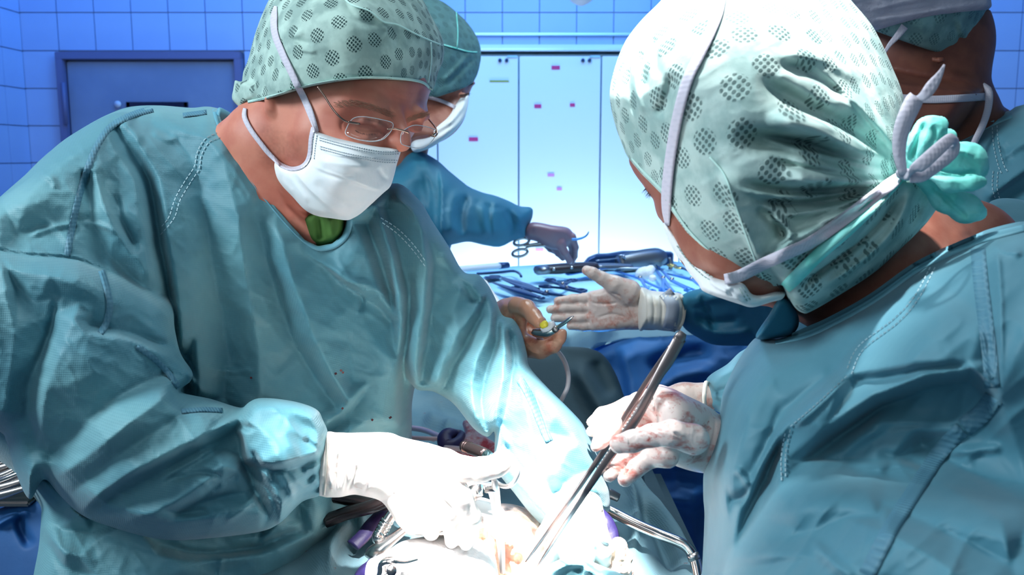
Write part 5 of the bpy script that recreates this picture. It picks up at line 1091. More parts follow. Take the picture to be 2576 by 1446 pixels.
A2.add(ribbon('bow_loop', [(2272, 440, .60, 22), (2262, 380, .595, 34), (2270, 320, .59, 42), (2296, 260, .585, 46), (2306, 244, .585, 40)], M['strap'], [], 40, 0, .002, 4, 9, dome=.003))
A2.add(ribbon('bow_end', [(2305, 250, .59, 12), (2325, 240, .585, 26), (2345, 215, .585, 30), (2365, 185, .585, 16), (2376, 162, .585, 5)], M['strap'], [], 20, 0, .0015, 3, 8))
A2.add(tube('bow_loop', [W(2282, 440, .59), W(2310, 420, .578), (W(2350, 385, .576)), W(2388, 352, .58), W(2401, 355, .588), W(2398, 378, .592), W(2370, 405, .592), W(2320, 440, .59), W(2288, 445, .592)], [.0040, .0045, .0045, .004, .004, .0045, .0045, .0045, .004], M['strap'], 12, closed=False, flat=.35, up=(0.2, -1, 0.3)))
s = Solid(2245, 2310, 410, 465, .55, .66, 2, .0025); s.chain([(2270, 436, .603, 16), (2285, 440, .603, 15)], .004)
A2.add(solid('bow_knot', s, M['strap']))

# gown
gB = [(1905, 846), (1960, 846), (2019, 827), (2088, 796), (2192, 738), (2296, 662), (2365, 627), (2448, 592), (2490, 575), (2580, 556), (2660, 570), (2720, 640), (2745, 1000), (2740, 1600), (1760, 1600), (1766, 1440), (1772, 1300), (1769, 1250), (1771, 1180), (1790, 1120), (1808, 1060), (1813, 1020), (1822, 978), (1858, 905)]
s = Solid(1730, 2790, 440, 1650, .34, .98, 5.5, .006)
s.slab(gB, [(1820, 1050, .665), (1800, 1300, .665), (1900, 900, .69), (2100, 850, .655), (2300, 720, .62), (2500, 620, .59), (2650, 600, .57), (2100, 1000, .60), (2300, 900, .56), (1900, 1200, .63), (2000, 1400, .60), (2500, 900, .53), (2600, 950, .51), (1820, 1446, .66), (2300, 1070, .60), (2450, 1070, .57), (2130, 1160, .61), (2600, 1150, .54), (2400, 1300, .52)], .10, 80, .008)
s.cut([(1905, 800), (1905, 850), (1950, 851), (2019, 829), (2088, 798), (2192, 738), (2296, 662), (2365, 627), (2448, 592), (2490, 574), (2576, 553), (2760, 500), (2760, 430), (1880, 430)], smooth=False, outside=True)
s.slab([(1790, 1600), (1815, 1446), (1846, 1372), (1905, 1292), (1955, 1222), (2040, 1190), (2200, 1220), (2450, 1270), (2720, 1330), (2740, 1600)], [(1870, 1400, .575), (1960, 1280, .575), (2100, 1300, .53), (2400, 1380, .47), (2700, 1450, .44), (2000, 1500, .52)], .07, 110, .02)
s.slab([(2480, 520), (2520, 498), (2600, 510), (2690, 560), (2700, 640), (2600, 600), (2490, 580)], [(2500, 540, .86), (2650, 560, .84), (2600, 600, .83)], .02, 20, .004)
Gr = [('S', 10, .026, 75, [(1990, 1170), (2070, 1108), (2130, 1062), (2200, 1012), (2290, 968), (2390, 950), (2470, 962), (2520, 1000)]), ('r', 26, -.014, 0, [(2120, 1090), (2200, 1040), (2300, 1000), (2400, 985), (2480, 1010)]), ('r', 12, .008, 0, [(2150, 960), (2250, 930), (2380, 915), (2440, 925)]),
 ('s', 6, .010, 40, [(2140, 948), (2230, 925), (2350, 912), (2400, 915)]), 
 ('s', 6, .014, 40, [(1850, 1360), (1870, 1280), (1920, 1180), (1964, 1090)]), ('r', 14, -.018, 0, [(1870, 1330), (1915, 1230), (1950, 1150)]), ('s', 6, .012, 30, [(1966, 1090), (1960, 1160), (1955, 1220)]),
 ('s', 6, .012, 30, [(1795, 1180), (1830, 1240), (1840, 1290), (1848, 1360)]), ('r', 10, -.012, 0, [(1838, 1280), (1860, 1265), (1880, 1240)]), ('r', 9, .008, 0, [(1850, 1175), (1870, 1200), (1885, 1225)]),
 ('r', 12, -.010, 0, [(1815, 1060), (1812, 1200), (1815, 1400)]), ('r', 12, .010, 0, [(1800, 1150), (1795, 1280), (1805, 1400)]), ('r', 10, -.008, 0, [(1785, 1250), (1790, 1350), (1792, 1440)]),
 ('r', 34, .016, 0, [(2280, 1130), (2420, 1220), (2560, 1320)]), ('r', 30, -.014, 0, [(2340, 1100), (2450, 1200), (2640, 1290)]), ('r', 40, .02, 0, [(2180, 1320), (2350, 1400), (2560, 1500)]), ('r', 40, -.018, 0, [(2180, 1230), (2350, 1320), (2600, 1420)]), ('r', 30, -.014, 0, [(2010, 1340), (2150, 1300), (2250, 1310)]), ('r', 14, .006, 0, [(2040, 1360), (2100, 1420), (2160, 1460)]),
 ('s', 6, .005, 30, [(2160, 1075), (2260, 1062), (2400, 1064), (2480, 1066)]), ('r', 12, .007, 0, [(2380, 1140), (2470, 1130), (2530, 1124)]), ('r', 16, .008, 0, [(2150, 1180), (2250, 1190), (2330, 1230)]), ('r', 14, -.007, 0, [(2200, 1140), (2290, 1160), (2370, 1200)]),
 ('r', 6, .003, 0, [(2500, 560), (2515, 700), (2520, 900), (2515, 980)]), ('r', 30, .010, 0, [(1900, 1000), (2000, 930), (2100, 880)]), ('r', 24, -.008, 0, [(1960, 1060), (2050, 980), (2140, 930)]), ('s', 8, .008, 50, [(1990, 1080), (2060, 1020), (2130, 950)]),
 ('s', 5, .008, 20, [(2490, 610), (2520, 630), (2576, 640)])]
FR = facets([(0, [(1905, 850), (1960, 851), (2088, 798), (2296, 664), (2490, 578), (2600, 550), (2740, 520)]), (0, [(1858, 905), (1822, 978), (1808, 1060), (1771, 1180), (1768, 1300), (1766, 1440), (1760, 1550)]), (0, [(2690, 600), (2700, 1500)]), (0, [(1780, 1550), (2600, 1550)]),
 ([.004, .012, .014, .014], [(2187, 840), (2129, 940), (2003, 1041), (1968, 1088)]), (-.006, [(2160, 850), (2100, 930), (1975, 1030), (1945, 1080)]), (.012, [(2142, 943), (2300, 910), (2400, 903), (2440, 912)]), (-.004, [(2160, 955), (2300, 930), (2400, 922), (2450, 935)]),
 ([.006, .018, .024, .026, .022, .014], [(1985, 1150), (2070, 1082), (2200, 994), (2330, 942), (2443, 926), (2515, 985)]), ([-.004, -.022, -.026, -.024, -.02, -.008], [(2012, 1168), (2098, 1104), (2224, 1018), (2342, 972), (2432, 960), (2490, 1006)]),
 (.0, [(2120, 1140), (2260, 1066), (2400, 1066), (2480, 1068)]), (.008, [(2200, 1085), (2300, 1078), (2400, 1080)]), (.010, [(2500, 600), (2515, 760), (2520, 900)]), (-.003, [(2470, 660), (2480, 800), (2490, 900)]),
 (.014, [(1964, 1093), (1905, 1190), (1868, 1272), (1846, 1372)]), (-.024, [(1957, 1128), (1922, 1212), (1886, 1286), (1862, 1346)]), (.006, [(1970, 1100), (1966, 1150), (1957, 1225), (1904, 1300), (1856, 1376)]),
 (.008, [(1830, 990), (1820, 1100), (1822, 1220), (1836, 1330), (1842, 1400)]), (-.010, [(1796, 1250), (1800, 1340), (1812, 1440)]), (.008, [(1780, 1300), (1786, 1380), (1790, 1450)]), (-.010, [(1838, 1262), (1862, 1256), (1882, 1238)]), (.006, [(1842, 1240), (1870, 1232), (1888, 1220)]),
 (.012, [(2240, 1150), (2380, 1225), (2520, 1310)]), (-.010, [(2320, 1120), (2450, 1190), (2600, 1270)]), (.014, [(2230, 1340), (2350, 1405), (2450, 1480)]), (-.014, [(2220, 1270), (2380, 1335), (2540, 1420)]), (-.010, [(2030, 1340), (2120, 1300), (2210, 1300)]), (.006, [(1990, 1290), (2090, 1240), (2180, 1230)]), (.006, [(2040, 1400), (2110, 1390), (2180, 1440)]),
 (.006, [(1950, 940), (1900, 1050), (1890, 1150)]), (0, [(2060, 900), (1960, 1000), (1900, 1180)])], 5)
Gr = [g for g in Gr if abs(g[2]) <= .0085 and g[0] != 'S']
gown2 = A2.add(solid('gown', s, M['gown2'], disp=lambda X, Y: FR(X, Y)*1.1+strokes(Gr)(X, Y)*.8+crumple(X, Y, 170, 51, -.7, 1.8)*.006, bvh='gown2', label='blue teal gown with broad dark seam tape'))
A2.add(ribbon('collar_band', [(1950, 862, None, 8), (2019, 840), (2088, 810), (2192, 752), (2296, 678), (2365, 642), (2448, 606), (2490, 592), (2576, 570)], M['collar'], ['gown2'], 26, .001, .0015, 3))
A2.add(ribbon('seam_tape', [(2460, 625), (2466, 700), (2478, 800), (2490, 900), (2496, 975)], M['tape'], ['gown2'], 38, .001, .0008, 3))
A2.add(ribbon('seam_tape', [(2420, 1080), (2370, 1130), (2310, 1220), (2240, 1330), (2180, 1446)], M['tape'], ['gown2'], 42, .001, .0008, 3))
A2.add(ribbon('seam_tape', [(2500, 1000), (2470, 1040), (2425, 1075)], M['tape'], ['gown2'], 50, .001, .0008, 3))
A2.add(stitches('seam_stitches', [[(2340, 672), (2300, 745), (2250, 800), (2160, 870), (2130, 930)], [(2352, 672), (2312, 748), (2262, 808), (2172, 878), (2142, 940)], [(2130, 945), (2060, 1010), (1985, 1075)], [(1975, 1090), (1965, 1150), (1966, 1210)], [(1988, 1080), (1976, 1140), (1976, 1200)]], M['thread'], ['gown2'], 9, 5, 3))
A2.add(ribbon('neck_tape', [(2490, 560, .80, 16), (2482, 545, .79, 18), (2484, 530, .80, 14)], M['hair'], [], 16, 0, .003, 2, 6))
s = Solid(1880, 2060, 730, 880, .66, .86, 4, .005)
s.slab([(1900, 850), (1935, 790), (1960, 750), (1985, 755), (2010, 800), (2000, 835), (1960, 850)], [(1920, 840, .72), (1980, 770, .71), (2000, 830, .73)], .02, 16)
A2.add(solid('collar_front', s, M['gown3']))
# far arm: sleeve, cuff and reaching glove
s = Solid(1720, 1960, 820, 1120, .84, 1.12, 3.6, .005)
s.slab([(1775, 960), (1790, 940), (1830, 915), (1870, 880), (1930, 870), (1940, 1060), (1850, 1060), (1805, 1035), (1782, 1032), (1778, 1000)], [(1790, 980, .93), (1900, 960, .86), (1850, 1040, .90)], .04, 30)
A2.add(solid('sleeve', s, M['gown2'], disp=strokes([('r', 8, -.008, 0, [(1785, 990), (1820, 980), (1870, 960)]), ('r', 9, .007, 0, [(1800, 950), (1840, 930), (1880, 910)]), ('r', 7, -.006, 0, [(1780, 1010), (1810, 1010), (1840, 1030)])])))
s = Solid(1450, 1800, 930, 1170, .84, 1.1, 3, .004)
s.chain([(1785, 996, .955, 36), (1720, 1003, .955, 38), (1650, 1022, .96, 40), (1590, 1042, .965, 44), (1540, 1060, .97, 36)], .008)
for f in ([(1560, 1030, .965, 22), (1515, 1042, .965, 19), (1488, 1062, .96, 14)], [(1555, 1062, .955, 22), (1510, 1075, .95, 19), (1487, 1085, .95, 14)], [(1560, 1085, .955, 20), (1525, 1100, .95, 17), (1500, 1112, .95, 13)], [(1590, 1085, .955, 18), (1560, 1112, .95, 15), (1540, 1125, .95, 12)], [(1600, 1020, .945, 20), (1560, 1050, .93, 16), (1535, 1075, .925, 12)]): s.chain(f, .003)
A2.add(solid('glove', s, M['gloveC'], disp=lambda X, Y: crumple(X, Y, 24, 5)*.001, label='blood flecked glove of the far hand'))
A2.add(tube('glove_rim', [W(1776, 962, .93), W(1772, 985, .918), W(1772, 1010, .92), W(1778, 1030, .94), W(1784, 1020, .98), W(1784, 975, .98)], .0022, M['cuff'], 8, closed=True))
# near hand holding the tweezers
s = Solid(1470, 1890, 940, 1240, .58, .84, 2.2, .0028)
s.slab([(1606, 1040), (1618, 990), (1651, 967), (1690, 976), (1733, 997), (1776, 1018), (1802, 1036), (1830, 1060), (1850, 1120), (1830, 1190), (1768, 1190), (1711, 1176), (1660, 1152), (1640, 1120), (1650, 1090), (1640, 1060)], [(1650, 990, .71), (1740, 1040, .70), (1800, 1100, .735), (1850, 1100, .77), (1700, 1150, .70), (1690, 1090, .68), (1625, 1050, .72)], .028, 40, .006)
s.chain([(1650, 1000, .735, 27), (1606, 1012, .745, 25), (1575, 1030, .75, 24), (1538, 1075, .745, 22), (1512, 1108, .735, 20), (1498, 1124, .73, 13)], .003)     # index finger behind the tweezers
s.chain([(1680, 1020, .745, 26), (1640, 1030, .75, 24), (1610, 1070, .75, 22), (1590, 1110, .745, 20)], .003)                       # middle finger, curled
s.chain([(1745, 1105, .665, 40), (1690, 1090, .66, 33), (1640, 1095, .668, 28), (1590, 1110, .675, 27), (1558, 1117, .68, 25)], .004)           # thumb in front
s.chain([(1670, 1130, .71, 32), (1615, 1130, .725, 24), (1572, 1148, .73, 22), (1545, 1178, .722, 21), (1533, 1196, .718, 17)], .0025)         # ring finger
s.chain([(1680, 1150, .70, 28), (1640, 1150, .715, 25), (1600, 1178, .715, 23), (1573, 1205, .71, 20)], .0025)                      # little finger
s.chain([(1790, 1108, .735, 56), (1850, 1130, .76, 58), (1880, 1140, .77, 58)], .008)
glv = A2.add(solid('glove', s, M['gloveB'], bvh='hand2', label='bloodied white glove gripping the long tweezers', disp=lambda X, Y: strokes([('r', 3, -.0016, 0, [(1640, 1000), (1648, 1025), (1646, 1050)]), ('r', 3, -.0014, 0, [(1690, 1085), (1730, 1110), (1745, 1135)]), ('r', 3, -.0012, 0, [(1700, 1100), (1725, 1120), (1735, 1140)]), ('r', 3, -.0012, 0, [(1680, 1115), (1710, 1130), (1722, 1145)]), ('r', 3, -.0014, 0, [(1800, 1040), (1795, 1100), (1770, 1160)]), ('r', 2.5, .001, 0, [(1560, 1090), (1575, 1100), (1580, 1120)])])(X, Y)+crumple(X, Y, 26, 7)*.0007))
# tweezers
tw = Thing('tweezers', tuple(W(1560, 1130, .72)), 'long steel tweezers gripped by the bloodied glove, tips in the wound', 'tweezers')
def arm_(nm, pts, rs, m): return tube(nm, [W(*p) for p in pts], rs, m, 12, flat=.35, up=(0, -1, 0.3), res=5)
tw.add(ribbon('arm', [(1692, 868, .708, 16), (1634, 950, .722, 15), (1580, 1036, .736, 15), (1536, 1108, .746, 15), (1497, 1166, .756, 14), (1438, 1253, .785, 12), (1344, 1383, .848, 7), (1322, 1414, .865, 4)], M['tweez'], [], 16, 0, .0022, 3, 12, dome=.0005))
tw.add(ribbon('arm', [(1711, 850, .700, 32), (1694, 882, .700, 31), (1676, 914, .701, 30), (1654, 950, .704, 24), (1610, 1036, .710, 24), (1566, 1104, .715, 24), (1520, 1168, .722, 20), (1462, 1255, .752, 15), (1378, 1384, .828, 8), (1350, 1428, .86, 4)], M['tweez'], [], 24, 0, .0022, 4, 12, dome=.0007))
tw.add(arm_('spring_end', [(1719, 836, .700), (1712, 846, .700), (1700, 866, .702), (1684, 892, .703)], [.0030, .0044, .0040, .0030], M['tweez']))
grip = []
for k in range(22):
    t = k/21; x = 1632-t*118; y = 998+t*180
    if 1085 < y < 1140: continue
    z = .7062+.013*t-.0028
    a = W(x-10, y-5.5, z+.0006); b = W(x+10, y+5.5, z+.0006); grip.append((a, b))
for a, b in grip: tw.add(tube('grip_rib', [a, b], .0013, M['steel'], 8, res=1))

# ================================================================ assistant at the instrument table
A3 = Thing('person', (W(1050, 700, 2.0).x, W(1050, 700, 2.0).y, 0), 'masked assistant behind the surgeon with glasses, reaching over the instrument table', 'person')
s = Solid(900, 1240, 40, 560, 1.74, 2.25, 5, .008)
s.ell((1065, 180, 1.98), (.100, .11, .085), .01)
s.slab([(1190, 200), (1188, 218), (1182, 232), (1180, 240), (1168, 300), (1130, 345), (1060, 370), (980, 340), (980, 160), (1100, 120)], [(1180, 230, 1.97), (1100, 290, 1.90), (1010, 250, 1.90)], .07, 40)
s.chain([(1040, 260, 1.98, 70), (1000, 400, 2.0, 66), (990, 500, 2.05, 100)], .02)
s.ell((1166, 238, 1.90), (.016, .009, .012), .008, 0, True); s.chain([(1160, 239, 1.925, 9), (1168, 239, 1.93, 8)], .004)
A3.add(solid('body', s, M['skinD'], bvh='body3'))
A3.add(hairs('eyelashes', [(1155, 240), (1168, 238), (1178, 236)], 60, 9, 10, M['hair'], ['body3'], .0005, 2, 25, .004))
A3.add(hairs('eyebrow', [(1150, 222), (1168, 214), (1186, 211)], 120, 10, -25, M['hair'], ['body3'], .0005, 3, 26, .003))
s = Solid(930, 1240, -50, 280, 1.74, 2.2, 4.5, .008)
s.slab([(1065, -10), (1110, 2), (1147, 29), (1181, 63), (1204, 102), (1210, 131), (1208, 160), (1196, 200), (1150, 300), (1000, 300), (950, 200), (950, 60), (1000, 0)], [(1080, 130, 1.86), (1190, 150, 1.93), (1000, 130, 1.87), (1120, 230, 1.89)], .085, 100)
s.cut([(900, -60), (1250, -60), (1250, 150), (1200, 190), (1190, 208), (1170, 220), (1147, 229), (1098, 245), (1050, 240), (900, 250)], smooth=False)
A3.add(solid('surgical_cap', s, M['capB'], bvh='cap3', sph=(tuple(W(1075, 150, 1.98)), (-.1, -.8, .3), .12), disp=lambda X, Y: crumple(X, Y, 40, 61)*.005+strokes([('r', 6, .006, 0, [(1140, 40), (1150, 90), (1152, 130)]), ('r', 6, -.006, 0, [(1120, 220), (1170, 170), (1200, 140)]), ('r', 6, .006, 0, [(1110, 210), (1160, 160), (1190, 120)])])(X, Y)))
A3.add(ribbon('cap_seam', [(1106, 110), (1150, 122), (1180, 130), (1209, 131)], M['mint'], ['cap3'], 4, .002, .002, 2))
A3.add(ribbon('cap_seam', [(1148, 30), (1152, 80), (1150, 122)], M['mint'], ['cap3'], 3, .002, .002, 2))
s = Solid(1010, 1200, 215, 400, 1.78, 2.08, 3.5, .006)
s.slab([(1142, 268), (1160, 245), (1178, 237), (1178, 262), (1171, 290), (1157, 315), (1132, 340), (1079, 374), (1040, 382), (1036, 350), (1080, 325), (1118, 302), (1134, 284)], [(1170, 250, 1.93), (1160, 300, 1.90), (1060, 360, 1.87), (1130, 310, 1.87)], .035, 14, .004)
A3.add(solid('face_mask', s, M['mask'], bvh='mask3', disp=strokes([('r', 5, -.006, 0, [(1170, 270), (1140, 310), (1090, 345)]), ('r', 5, .006, 0, [(1176, 250), (1150, 290), (1120, 320)])])))
A3.add(ribbon('mask_tie', [(1076, 244, None, 9), (1105, 252), (1130, 262), (1145, 270)], M['strap'], ['body3', 'mask3', 'cap3'], 9, .003, .002, 2))
s = Solid(850, 1370, 340, 1200, 1.55, 2.55, 5.5, .010)
s.slab([(990, 420), (1020, 390), (1050, 378), (1098, 402), (1127, 431), (1150, 470), (1160, 560), (1130, 640), (1130, 800), (1160, 1180), (870, 1180), (880, 700), (900, 440)], [(1050, 450, 1.86), (1120, 600, 1.86), (950, 800, 1.84), (1100, 1000, 1.86)], .12, 60, .01)
s.slab([(1060, 400), (1127, 431), (1161, 455), (1181, 470), (1215, 484), (1244, 491), (1278, 504), (1307, 518), (1339, 523), (1338, 552), (1325, 575), (1321, 596), (1292, 605), (1258, 621), (1219, 617), (1176, 608), (1118, 614), (1080, 560)], [(1100, 450, 1.88), (1130, 580, 1.84), (1230, 550, 1.96), (1330, 560, 2.10), (1290, 590, 2.05)], .06, 34, .01)
Ga = [('s', 6, .020, 30, [(1105, 400), (1112, 480), (1110, 560), (1118, 620)]), ('r', 12, .014, 0, [(1150, 470), (1135, 530), (1140, 600)]), ('r', 10, -.016, 0, [(1180, 480), (1160, 540), (1165, 600)]), ('s', 6, .016, 26, [(1250, 495), (1240, 540), (1245, 600)]), ('r', 10, .014, 0, [(1210, 500), (1220, 560), (1230, 600)]), ('r', 9, -.014, 0, [(1270, 520), (1290, 560), (1280, 600)]), ('r', 8, .010, 0, [(1290, 520), (1310, 560), (1315, 590)]), ('r', 10, -.012, 0, [(1060, 420), (1080, 500), (1070, 600)]), ('r', 8, -.01, 0, [(1190, 500), (1230, 520), (1280, 520)])]
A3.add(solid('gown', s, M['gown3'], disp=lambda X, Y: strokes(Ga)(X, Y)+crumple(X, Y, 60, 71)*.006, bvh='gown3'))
# right hand picking up from the box
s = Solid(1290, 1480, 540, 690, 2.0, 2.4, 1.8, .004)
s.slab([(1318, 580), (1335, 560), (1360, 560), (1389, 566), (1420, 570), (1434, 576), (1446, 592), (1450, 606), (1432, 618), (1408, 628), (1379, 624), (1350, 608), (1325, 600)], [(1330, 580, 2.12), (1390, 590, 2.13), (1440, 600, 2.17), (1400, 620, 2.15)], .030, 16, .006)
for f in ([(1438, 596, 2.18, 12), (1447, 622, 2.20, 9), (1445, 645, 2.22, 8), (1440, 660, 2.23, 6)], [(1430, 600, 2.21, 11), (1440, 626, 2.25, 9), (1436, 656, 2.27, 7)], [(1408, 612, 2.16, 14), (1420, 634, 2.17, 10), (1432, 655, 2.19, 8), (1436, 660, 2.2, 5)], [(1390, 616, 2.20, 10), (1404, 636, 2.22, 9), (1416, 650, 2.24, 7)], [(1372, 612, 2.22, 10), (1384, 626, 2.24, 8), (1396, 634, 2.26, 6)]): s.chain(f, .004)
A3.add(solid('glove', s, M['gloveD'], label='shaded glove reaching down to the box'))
# left hand with the drill handpiece
s = Solid(1150, 1450, 720, 920, .98, 1.34, 2.2, .0035)
s.chain([(1180, 800, 1.24, 60), (1240, 815, 1.19, 52), (1275, 805, 1.16, 46)], .008)
s.slab([(1250, 765), (1280, 748), (1305, 746), (1325, 755), (1330, 790), (1325, 830), (1340, 860), (1360, 890), (1340, 899), (1310, 890), (1280, 860), (1240, 850)], [(1290, 770, 1.11), (1310, 850, 1.09), (1270, 820, 1.12)], .03, 24, .006)
s.chain([(1300, 768, 1.11, 23), (1325, 775, 1.09, 22), (1343, 795, 1.075, 20), (1356, 810, 1.065, 17)], .003)           # thumb
s.chain([(1325, 870, 1.10, 30), (1360, 880, 1.08, 23), (1392, 868, 1.07, 20), (1408, 848, 1.065, 17), (1415, 838, 1.065, 12)], .003)      # index finger
for f in ([(1330, 845, 1.14, 24), (1365, 852, 1.13, 20), (1390, 845, 1.12, 16)], [(1325, 820, 1.15, 22), (1355, 830, 1.14, 18), (1375, 826, 1.13, 15)], [(1320, 800, 1.16, 20), (1345, 808, 1.16, 16), (1362, 808, 1.15, 13)]): s.chain(f, .003)
A3.add(solid('glove', s, M['gloveT'], bvh='hand3', label='tan glove holding the handpiece', disp=lambda X, Y: strokes([('r', 4, .0015, 0, [(1300, 830), (1325, 860), (1345, 875)]), ('r', 3, -.0015, 0, [(1290, 775), (1300, 810), (1330, 840)])])(X, Y)+crumple(X, Y, 18, 9)*.0006))
hp = Thing('handpiece', tuple(W(1375, 825, 1.07)), 'small white surgical handpiece with yellow button in the tan glove', 'drill')
hp.add(tube('body', [W(1345, 836, 1.075), W(1365, 838, 1.062), W(1382, 834, 1.055), W(1398, 826, 1.05)], [.0055, .0066, .0068, .0058], M['steel'], 6, flat=.9, res=3))
hp.add(tube('cover', [W(1366, 826, 1.056), W(1380, 822, 1.052), W(1396, 816, 1.05)], [.0062, .0066, .0055], M['whiteP'], 6, res=2))
hp.add(tube('button', [W(1363, 820, 1.05), W(1372, 814, 1.046), W(1376, 812, 1.046)], [.0036, .0044, .003], M['yellow'], 12, res=3))
hp.add(tube('chuck', [W(1394, 830, 1.048), W(1402, 824, 1.044)], [.0040, .0034], M['steelD'], 12))
hp.add(tube('burr', [W(1400, 825, 1.045), W(1418, 813, 1.036), W(1434, 801, 1.028), W(1443, 795, 1.025)], [.0022, .0022, .0018, .0006], M['steel'], 10))
hp.add(tube('cable', [W(1352, 842, 1.08), W(1375, 872, 1.12), W(1398, 880, 1.14), W(1418, 905, 1.15), W(1429, 940, 1.15), W(1428, 972, 1.14), W(1418, 996, 1.13), W(1400, 1030, 1.14), W(1380, 1060, 1.16)], .0032, M['cableW'], 10))
# clamp dangling from the assistant's hand
dc = Thing('artery_clamp', tuple(W(1340, 610, 2.2)), 'open steel clamp with ring handles hanging from the assistant hand', 'clamp')
for c in ((1312, 608), (1308, 636)): dc.add(tube('finger_ring', [W(c[0]+19*math.cos(a), c[1]+9*math.sin(a)-3*math.cos(a), 2.16) for a in [2*math.pi*k/12 for k in range(12)]], .0035, M['steel'], 8, closed=True, res=2))
for P in ([(1318, 618), (1330, 616), (1370, 610), (1410, 604)], [(1320, 628), (1332, 620), (1372, 617), (1410, 612)]): dc.add(tube('shank', [W(x, y, 2.155) for x, y in P], .003, M['steel'], 8))
pt = Thing('curved_probe', tuple(W(1460, 600, 2.12)), 'thin curved hook tip sticking out above the assistant fingers', 'hook')
pt.add(tube('tip', [W(1438, 602, 2.11), W(1455, 601, 2.11), W(1470, 596, 2.11), W(1478, 589, 2.11), W(1481, 582, 2.11)], [.003, .003, .0025, .002, .0012], M['blueI'], 8))

# ================================================================ person at the back right, lending the open hand
A4 = Thing('person', (W(2420, 500, 1.45).x, W(2420, 500, 1.45).y, 0), 'person behind on the right, white towel over green cap, holding out open hand', 'person')
s = Solid(2100, 2600, 20, 560, 1.14, 1.6, 5, .006)
s.ell((2320, 110, 1.36), (.105, .11, .08), .01)
s.slab([(2180, 70), (2300, 60), (2450, 100), (2462, 154), (2466, 207), (2470, 230), (2400, 330), (2300, 340), (2190, 260), (2170, 150)], [(2300, 200, 1.27), (2200, 180, 1.29), (2440, 200, 1.31)], .07, 50)
s.chain([(2360, 200, 1.36, 108), (2400, 300, 1.38, 100), (2430, 420, 1.42, 120)], .02)
s.chain([(2440, 280, 1.38, 50), (2500, 330, 1.42, 60)], .02)
s.chain([(2350, 148, 1.265, 8), (2366, 152, 1.262, 8), (2372, 148, 1.264, 6)], .004)
A4.add(solid('body', s, M['skinB'], bvh='body4'))
s = Solid(2130, 2540, -60, 200, 1.14, 1.6, 4.5, .006)
s.slab([(2120, -60), (2330, -90), (2480, -50), (2488, 25), (2484, 70), (2482, 100), (2493, 128), (2488, 145), (2465, 158), (2440, 200), (2300, 200), (2180, 150), (2130, 60)], [(2310, 80, 1.245), (2450, 80, 1.28), (2200, 60, 1.26), (2480, 135, 1.32)], .09, 70)
s.cut([(2100, -70), (2520, -70), (2500, 130), (2470, 162), (2457, 148), (2423, 143), (2370, 137), (2307, 116), (2257, 98), (2199, 77), (2150, 60)], smooth=False)
A4.add(solid('surgical_cap', s, M['capG'], bvh='cap4', sph=(tuple(W(2320, 110, 1.36)), (0, -.9, .2), .12), disp=lambda X, Y: strokes([('r', 8, .006, 0, [(2415, 40), (2420, 80), (2450, 110), (2490, 125)]), ('r', 8, -.006, 0, [(2405, 50), (2412, 90), (2440, 125)]), ('r', 6, -.004, 0, [(2440, 60), (2460, 80), (2480, 80)])])(X, Y)+crumple(X, Y, 40, 81)*.003))
s = Solid(2080, 2530, -70, 110, 1.1, 1.6, 4.5, .006)
s.slab([(2100, -60), (2330, -120), (2480, -60), (2493, 0), (2493, 18), (2470, 28), (2361, 46), (2257, 66), (2191, 80), (2140, 60), (2110, 20)], [(2310, 0, 1.205), (2460, 0, 1.22), (2190, 40, 1.21)], .11, 12)
A4.add(solid('head_towel', s, M['towel'], bvh='tow4', disp=lambda X, Y: strokes([('s', 5, .006, 22, [(2170, 30), (2260, 10), (2360, -8), (2480, -20)]), ('s', 4, .005, 16, [(2180, 55), (2270, 42), (2380, 22), (2490, 8)]), ('r', 5, -.004, 0, [(2180, 45), (2270, 30), (2380, 12)])])(X, Y)+crumple(X, Y, 30, 83, .1, 3)*.0015))
A4.add(ribbon('mask_tie', [(2276, 66, 1.235, 20), (2256, 92, 1.235, 16), (2238, 112, 1.24, 11), (2226, 132, 1.245, 8)], M['strap'], [], 14, 0, .002, 3, 8))
A4.add(ribbon('mask_tie', [(2250, 245), (2330, 250), (2400, 248), (2478, 243)], M['strap'], ['body4'], 19, .002, .0015, 3, 8, soft=6))
A4.add(ribbon('mask_tie', [(2466, 208, 1.31, 8), (2478, 218, 1.30, 16), (2488, 232, 1.29, 20), (2486, 270, 1.27, 19), (2474, 310, 1.255, 18), (2455, 350, 1.245, 17), (2435, 392, 1.24, 16)], M['strap'], [], 18, 0, .0015, 3, 8, dome=.002))
s = Solid(1900, 2760, 250, 1250, 1.1, 1.7, 6, .008)
s.slab([(2385, 370), (2440, 332), (2490, 307), (2516, 292), (2560, 275), (2620, 262), (2700, 320), (2720, 700), (2700, 1200), (1950, 1240), (1960, 900), (2050, 700), (2200, 600), (2340, 480)], [(2450, 350, 1.27), (2550, 400, 1.24), (2400, 500, 1.25), (2100, 800, 1.35), (2600, 800, 1.25)], .11, 70)
s.slab([(2500, 292), (2510, 282), (2544, 281), (2556, 268), (2620, 262), (2650, 300), (2540, 320)], [(2510, 290, 1.36), (2600, 280, 1.33), (2560, 310, 1.34)], .02, 12)
s.cut([(2385, 250), (2385, 362), (2411, 350), (2440, 332), (2490, 308), (2518, 292), (2500, 250)], smooth=False, outside=True)
A4.add(solid('gown', s, M['gown3'] if False else M['gown2'], bvh='gown4', disp=lambda X, Y: strokes([('s', 7, .016, 36, [(2470, 510), (2520, 470), (2576, 430), (2620, 400)]), ('r', 12, -.012, 0, [(2500, 540), (2560, 490), (2620, 460)]), ('r', 9, .008, 0, [(2520, 400), (2560, 370), (2600, 350)]), ('r', 8, -.006, 0, [(2500, 340), (2530, 380), (2540, 420)])])(X, Y)+crumple(X, Y, 60, 91)*.004))
